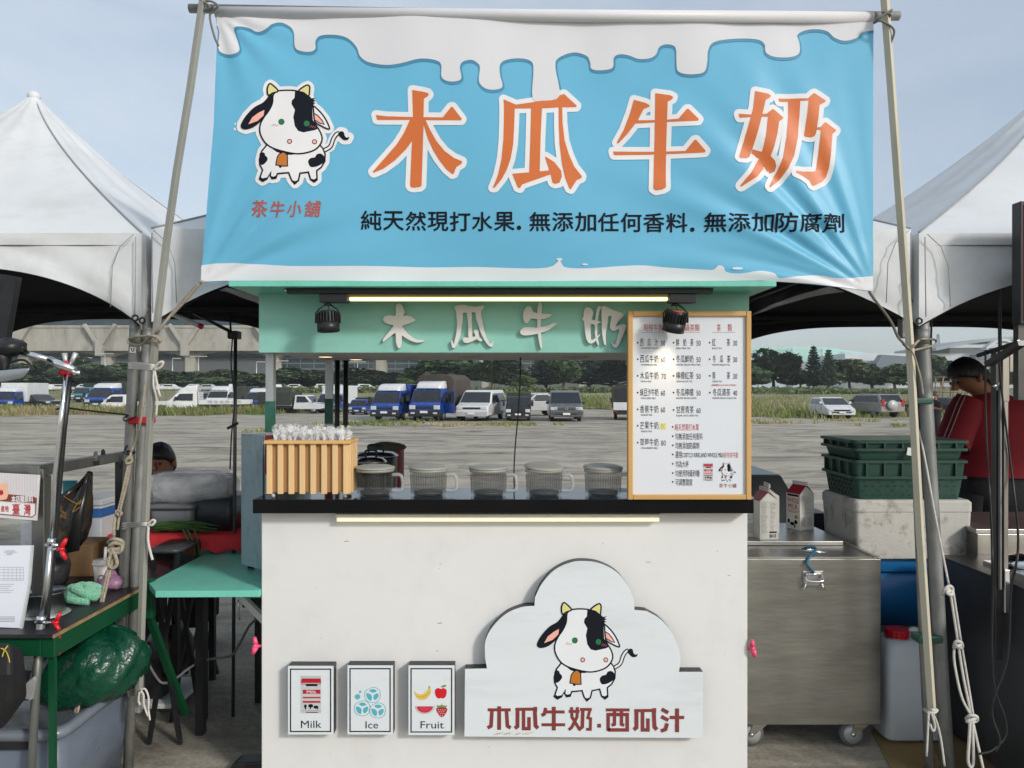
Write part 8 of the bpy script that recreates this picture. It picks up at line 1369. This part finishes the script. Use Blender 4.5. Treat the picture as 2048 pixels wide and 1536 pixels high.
def head_joints(J, E, neck, c, f, up, s=1.0):
    f = V3(f).normalized(); up = (V3(up) - f * V3(up).dot(f)).normalized(); J['chin'] = (c - up * .07 * s + f * .034 * s, (.062 * s, .07 * s)); J['face'] = (c + f * .008 * s, (.094 * s, .106 * s)); J['skull'] = (c + up * .06 * s - f * .01 * s, (.088 * s, .098 * s)); J['nape'] = (c - up * .08 * s - f * .035 * s, .056 * s); E += [(neck, 'nape'), ('nape', 'face'), ('face', 'skull'), ('face', 'chin')]
# man in the red shirt, seen from behind, head bowed to the left
mp = lambda px, py, Y: P(px, py, Y); YM = 4.5
J = {}; E = []
J['pelvis'] = (V3((2.93, 4.52, .98)), .13); J['waist'] = (V3((2.93, 4.50, 1.14)), .125); J['chest'] = (V3((2.92, 4.47, 1.34)), .145); J['neck'] = (V3((2.87, 4.46, 1.53)), .06); E += [('pelvis', 'waist'), ('waist', 'chest'), ('chest', 'neck')]
fM = V3((-.93, -.08, -.38)); hM = mp(1938, 758, 4.46); head_joints(J, E, 'neck', hM, fM, (-.3, .1, 1))
J['ls'] = (V3((2.68, 4.42, 1.44)), .07); J['le'] = (V3((2.56, 4.34, 1.20)), .048); J['lw'] = (V3((2.38, 4.16, 1.13)), .03); E += [('chest', 'ls'), ('ls', 'le'), ('le', 'lw')]; hand(J, E, 'lw', 'lh', (-1, -.6, -.25), (0, 0, 1))
J['rs'] = (V3((3.16, 4.50, 1.44)), .07); J['re'] = (V3((3.27, 4.58, 1.18)), .048); J['rw'] = (V3((3.12, 4.78, 1.05)), .03); E += [('chest', 'rs'), ('rs', 're'), ('re', 'rw')]; hand(J, E, 'rw', 'rh', (-.7, .7, -.2), (0, 0, 1))
for s_, n_ in ((-1, 'l'), (1, 'r')): J[n_ + 'hip'] = (V3((2.93 + s_ * .1, 4.52, .9)), .09); J[n_ + 'kn'] = (V3((2.93 + s_ * .12, 4.50, .49)), .06); J[n_ + 'an'] = (V3((2.93 + s_ * .13, 4.54, .09)), .042); J[n_ + 'to'] = (V3((2.89 + s_ * .14, 4.70, .035)), .035); E += [('pelvis', n_ + 'hip'), (n_ + 'hip', n_ + 'kn'), (n_ + 'kn', n_ + 'an'), (n_ + 'an', n_ + 'to')]
t = person('man seen from behind in a dark red shirt with striped sleeves, head bowed', (2.93, 4.52, 0), J, E); redsh = mat('dark_red_shirt', C('#7c0c1c'), .8, 0, .12, 9, bump=.35, bscale=9)
mb = MB(); n = 30; rg = []
for z, cx, w_, d_, cy in ((1.055, 2.945, .235, .165, 4.51), (1.10, 2.94, .23, .16, 4.51), (1.2, 2.935, .225, .155, 4.49), (1.32, 2.925, .245, .16, 4.475), (1.42, 2.92, .268, .15, 4.47), (1.485, 2.90, .245, .12, 4.465), (1.53, 2.88, .15, .09, 4.46), (1.56, 2.865, .075, .072, 4.46), (1.575, 2.86, .066, .066, 4.46)):
    tl = .05 * (cx - 2.9); rg.append([V3((cx + w_ * math.cos(a) * (1 + .015 * math.sin(5 * a + z * 20)), cy + d_ * math.sin(a), z + (.03 * math.cos(a) if z > 1.3 else .012 * math.cos(a + 2)) * (1 if z < 1.5 else .4))) for a in [2 * math.pi * k / n for k in range(n)]])
mb.rings(rg, False); mb.build('shirt', redsh, t)
for sgn, sh, el, nm in ((-1, V3((2.71, 4.43, 1.455)), V3((2.58, 4.355, 1.24)), 'l'), (1, V3((3.13, 4.49, 1.45)), V3((3.25, 4.565, 1.22)), 'r')):
    dv = (el - sh); mb = MB(); mb.tube([sh - dv * .25, sh + dv * .1, sh + dv * .5, sh + dv * .95], [.085, .098, .096, .098], 18, False); o = mb.build('sleeve', redsh, t); mb = MB(); up_ = V3((-sgn * -.55, -.5, .75)).normalized(); perp = (up_ - dv.normalized() * up_.dot(dv.normalized())).normalized(); side = dv.normalized().cross(perp)
    for q in (-.012, .012): mb.tube([sh - dv * .2 + (perp * .09 + side * q), sh + dv * .1 + (perp * .099 + side * q), sh + dv * .5 + (perp * .097 + side * q), sh + dv * .94 + (perp * .099 + side * q)], .0028, 5)
    mb.build('sleeve_stripe', mat('stripe_grey', (.35, .33, .36), .8), o); mb = MB(); w_ = J[nm + 'w'][0]; e_ = J[nm + 'e'][0]; mb.tube([sh + dv * .7, e_, (e_ + w_) / 2, w_], [.06, .056, .047, .036], 14); mb.build('under_sleeve', navy_m, t)
mb = MB(); mb.rings([[V3((2.93 + .205 * math.cos(a), 4.51 + .145 * math.sin(a), z)) for a in [2 * math.pi * k / 24 for k in range(24)]] for z in (1.1, .98, .86)])
for s_ in (-1, 1): mb.tube([V3((2.93 + s_ * .09, 4.51, .95)), V3((2.93 + s_ * .115, 4.505, .7)), V3((2.93 + s_ * .12, 4.50, .46)), V3((2.93 + s_ * .13, 4.535, .1))], [.12, .105, .085, .07], 16)
mb.build('trousers', blackcl, t)
for s_ in (-1, 1): mb = MB(); mb.blob((2.905 + s_ * .135, 4.63, .045), (.05, .14, .045), 14, 8); mb.build('shoe', blackm, t)
head_bits(t, hM, fM, (-.3, .1, 1), 1.06)
# seated woman behind the left poles
J = {}; E = []; cW = P(321, 924, 4.65); b0 = V3((cW.x - .02, 4.72, 0)); J['pelvis'] = (b0 + V3((0, .05, .50)), .13); J['waist'] = (b0 + V3((0, .05, .64)), .11); J['chest'] = (b0 + V3((0, .02, .83)), .12); J['neck'] = (b0 + V3((.01, -.0, .97)), .045); E += [('pelvis', 'waist'), ('waist', 'chest'), ('chest', 'neck')]; fW = V3((.06, -1, -.16)); head_joints(J, E, 'neck', cW, fW, (0, -.2, 1), .95)
for s_, n_ in ((-1, 'l'), (1, 'r')):
    J[n_ + 's'] = (b0 + V3((s_ * .17, .02, .87)), .055); J[n_ + 'e'] = (b0 + V3((s_ * .23, -.04, .64)), .04); J[n_ + 'w'] = (b0 + V3((s_ * .10, -.25, .60)), .027); E += [('chest', n_ + 's'), (n_ + 's', n_ + 'e'), (n_ + 'e', n_ + 'w')]; hand(J, E, n_ + 'w', n_ + 'h', (-s_ * .5, -1, -.1), (0, 0, 1), .9)
    J[n_ + 'hip'] = (b0 + V3((s_ * .09, .02, .48)), .085); J[n_ + 'kn'] = (b0 + V3((s_ * .11, -.38, .47)), .058); J[n_ + 'an'] = (b0 + V3((s_ * .11, -.36, .08)), .038); J[n_ + 'to'] = (b0 + V3((s_ * .12, -.52, .035)), .032); E += [('pelvis', n_ + 'hip'), (n_ + 'hip', n_ + 'kn'), (n_ + 'kn', n_ + 'an'), (n_ + 'an', n_ + 'to')]
t = person('seated woman with dark ponytail looking down behind the left double poles', tuple(b0), J, E); mb = MB(); mb.rings([[b0 + V3((.01 + w_ * math.cos(a), y + d_ * math.sin(a), z)) for a in [2 * math.pi * k / 22 for k in range(22)]] for z, w_, d_, y in ((.5, .18, .15, .05), (.65, .16, .13, .05), (.82, .19, .13, .025), (.90, .16, .10, .02), (.945, .07, .06, .01))], False)
for n_ in 'lr': mb.tube([J[n_ + 's'][0] + V3((0, 0, .02)), J[n_ + 'e'][0] * .6 + J[n_ + 's'][0] * .4], [.075, .068], 14, False)
mb.build('blouse', mat('brown_blouse', C('#6a5548'), .85, 0, .1, 10, bump=.3), t); mb = MB()
for n_ in 'lr': mb.tube([J[n_ + 'hip'][0] + V3((0, .1, .02)), J[n_ + 'hip'][0], J[n_ + 'kn'][0], J[n_ + 'an'][0] + V3((0, 0, .04))], [.12, .115, .08, .06], 14)
mb.build('jeans', mat('dark_denim', C('#1d2636'), .85, 0, .2, 20), t)
for n_ in 'lr': mb = MB(); c = J[n_ + 'to'][0]; mb.blob(c + V3((0, .06, .01)), (.042, .12, .04), 12, 7); mb.build('shoe', blackm, t)
head_bits(t, cW, fW, (0, -.2, 1), .98, 'tail'); st2 = MB(); st2.box(b0.x - .18, b0.x + .18, 4.6, 4.95, .35, .38); t2 = solo(st2, 'low_stool', mat('teal_stool', C('#2c7f86'), .5), 'low stool under the seated woman', 'stool', bevel=.01)
for a in (-.16, .14):
    for b in (4.62, 4.91): mb = MB(); mb.box(b0.x + a, b0.x + a + .025, b, b + .025, 0, .349); mb.build('leg', mat('teal_stool', 'ffffff'), t2)
mb = MB(); mb.rings([rrect(P(124, 0, 5).x, P(150, 0, 5).x, 5.0, 5.04, .015, P(0, 1010, 5).z), rrect(P(123, 0, 5).x, P(150, 0, 5).x, 5.0, 5.04, .015, P(0, 962, 5).z)]); t2 = solo(mb, 'teal_chair', mat('teal_stool', 'ffffff'), 'teal plastic chair back behind the black carrier bag', 'chair'); 
mb = MB(); q = P(137, 1010, 5); mb.rings([rrect(q.x - .2, q.x + .2, 4.62, 5.0, .04, .43), rrect(q.x - .2, q.x + .2, 4.62, 5.0, .04, .45)]); mb.build('seat', mat('teal_stool', 'ffffff'), t2); mb = MB(); mb.box(q.x - .05, q.x + .05, 5.005, 5.035, .4505, q.z); mb.build('back_post', mat('teal_stool', 'ffffff'), t2)
for a in (-.18, .15):
    for b in (4.65, 4.95): mb = MB(); mb.box(q.x + a, q.x + a + .03, b, b + .03, 0, .4295); mb.build('leg', mat('teal_stool', 'ffffff'), t2)
# standing woman in black far behind
J = {}; E = []; b0 = V3(((1871 - CX) / F * 22, 22, 0)); J['pelvis'] = (b0 + V3((0, 0, .78)), .12); J['waist'] = (b0 + V3((0, 0, .92)), .105); J['chest'] = (b0 + V3((0, 0, 1.1)), .115); J['neck'] = (b0 + V3((-.01, 0, 1.25)), .045); E += [('pelvis', 'waist'), ('waist', 'chest'), ('chest', 'neck')]; cB = b0 + V3((-.06, -.01, 1.37)); fB = V3((-.9, -.35, -.35)); head_joints(J, E, 'neck', cB, fB, (-.2, 0, 1), .92)
for s_, n_ in ((-1, 'l'), (1, 'r')):
    J[n_ + 's'] = (b0 + V3((.02, s_ * .16, 1.17)), .055); J[n_ + 'e'] = (b0 + V3((.04, s_ * .2, .95)), .04); J[n_ + 'w'] = (b0 + V3((-.2, s_ * .08, 1.03)), .026); E += [('chest', n_ + 's'), (n_ + 's', n_ + 'e'), (n_ + 'e', n_ + 'w')]; hand(J, E, n_ + 'w', n_ + 'h', (-1, -s_ * .4, .25), (0, 0, 1), .9)
    J[n_ + 'hip'] = (b0 + V3((0, s_ * .09, .72)), .085); J[n_ + 'kn'] = (b0 + V3((-.01, s_ * .1, .4)), .056); J[n_ + 'an'] = (b0 + V3((.01, s_ * .1, .07)), .038); J[n_ + 'to'] = (b0 + V3((-.12, s_ * .11, .03)), .03); E += [('pelvis', n_ + 'hip'), (n_ + 'hip', n_ + 'kn'), (n_ + 'kn', n_ + 'an'), (n_ + 'an', n_ + 'to')]
t = person('distant woman in black clothes and white mask looking at her phone', tuple(b0), J, E); mb = MB(); mb.rings([[b0 + V3((d_ * math.cos(a), w_ * math.sin(a), z)) for a in [2 * math.pi * k / 20 for k in range(20)]] for z, w_, d_ in ((.72, .19, .16), (.92, .17, .14), (1.1, .19, .15), (1.2, .15, .1), (1.24, .07, .06))], False)
for n_ in 'lr': mb.tube([J[n_ + 's'][0] + V3((0, 0, .02)), J[n_ + 's'][0] * .25 + J[n_ + 'e'][0] * .75], [.08, .075], 12, False)
mb.build('tunic', blackcl, t); mb = MB()
for n_ in 'lr': mb.tube([J[n_ + 'hip'][0] + V3((0, 0, .08)), J[n_ + 'kn'][0], J[n_ + 'an'][0] + V3((0, 0, .02))], [.115, .09, .075], 12)
mb.build('trousers', blackcl, t); head_bits(t, cB, fB, (-.2, 0, 1), .95, 'tail'); mb = MB(); f_ = fB.normalized(); mb.blob(cB + f_ * .075 - V3((0, 0, .042)), (.05, .06, .045), 12, 8); mb.build('face_mask', white_plain, t)
for n_ in 'lr': mb = MB(); mb.blob(J[n_ + 'to'][0] + V3((.05, 0, .01)), (.11, .042, .038), 10, 6); mb.build('shoe', blackm, t)
mb = MB(); c = (J['lw'][0] + J['rw'][0]) / 2 + V3((-.11, 0, .04)); mb.box(c.x - .05, c.x + .06, c.y - .04, c.y + .04, c.z - .004, c.z + .004); solo(mb, 'phone', white_plain, 'white phone held by the distant woman in black', 'phone')
# ================================================================ HAZE (pale summer air round the whole scene)
hz = bpy.data.materials.new('pale_air'); hz.use_nodes = True; t_ = hz.node_tree; t_.nodes.clear(); o_ = t_.nodes.new('ShaderNodeOutputMaterial'); v_ = t_.nodes.new('ShaderNodeVolumePrincipled'); v_.inputs['Color'].default_value = (.86, .91, .97, 1); v_.inputs['Density'].default_value = 0.0005; v_.inputs['Anisotropy'].default_value = .2; t_.links.new(v_.outputs[0], o_.inputs['Volume'])
mb = MB(); mb.box(-620, 620, -90, 560, -1, 62); tag(mb.build('haze', hz), kind='stuff')
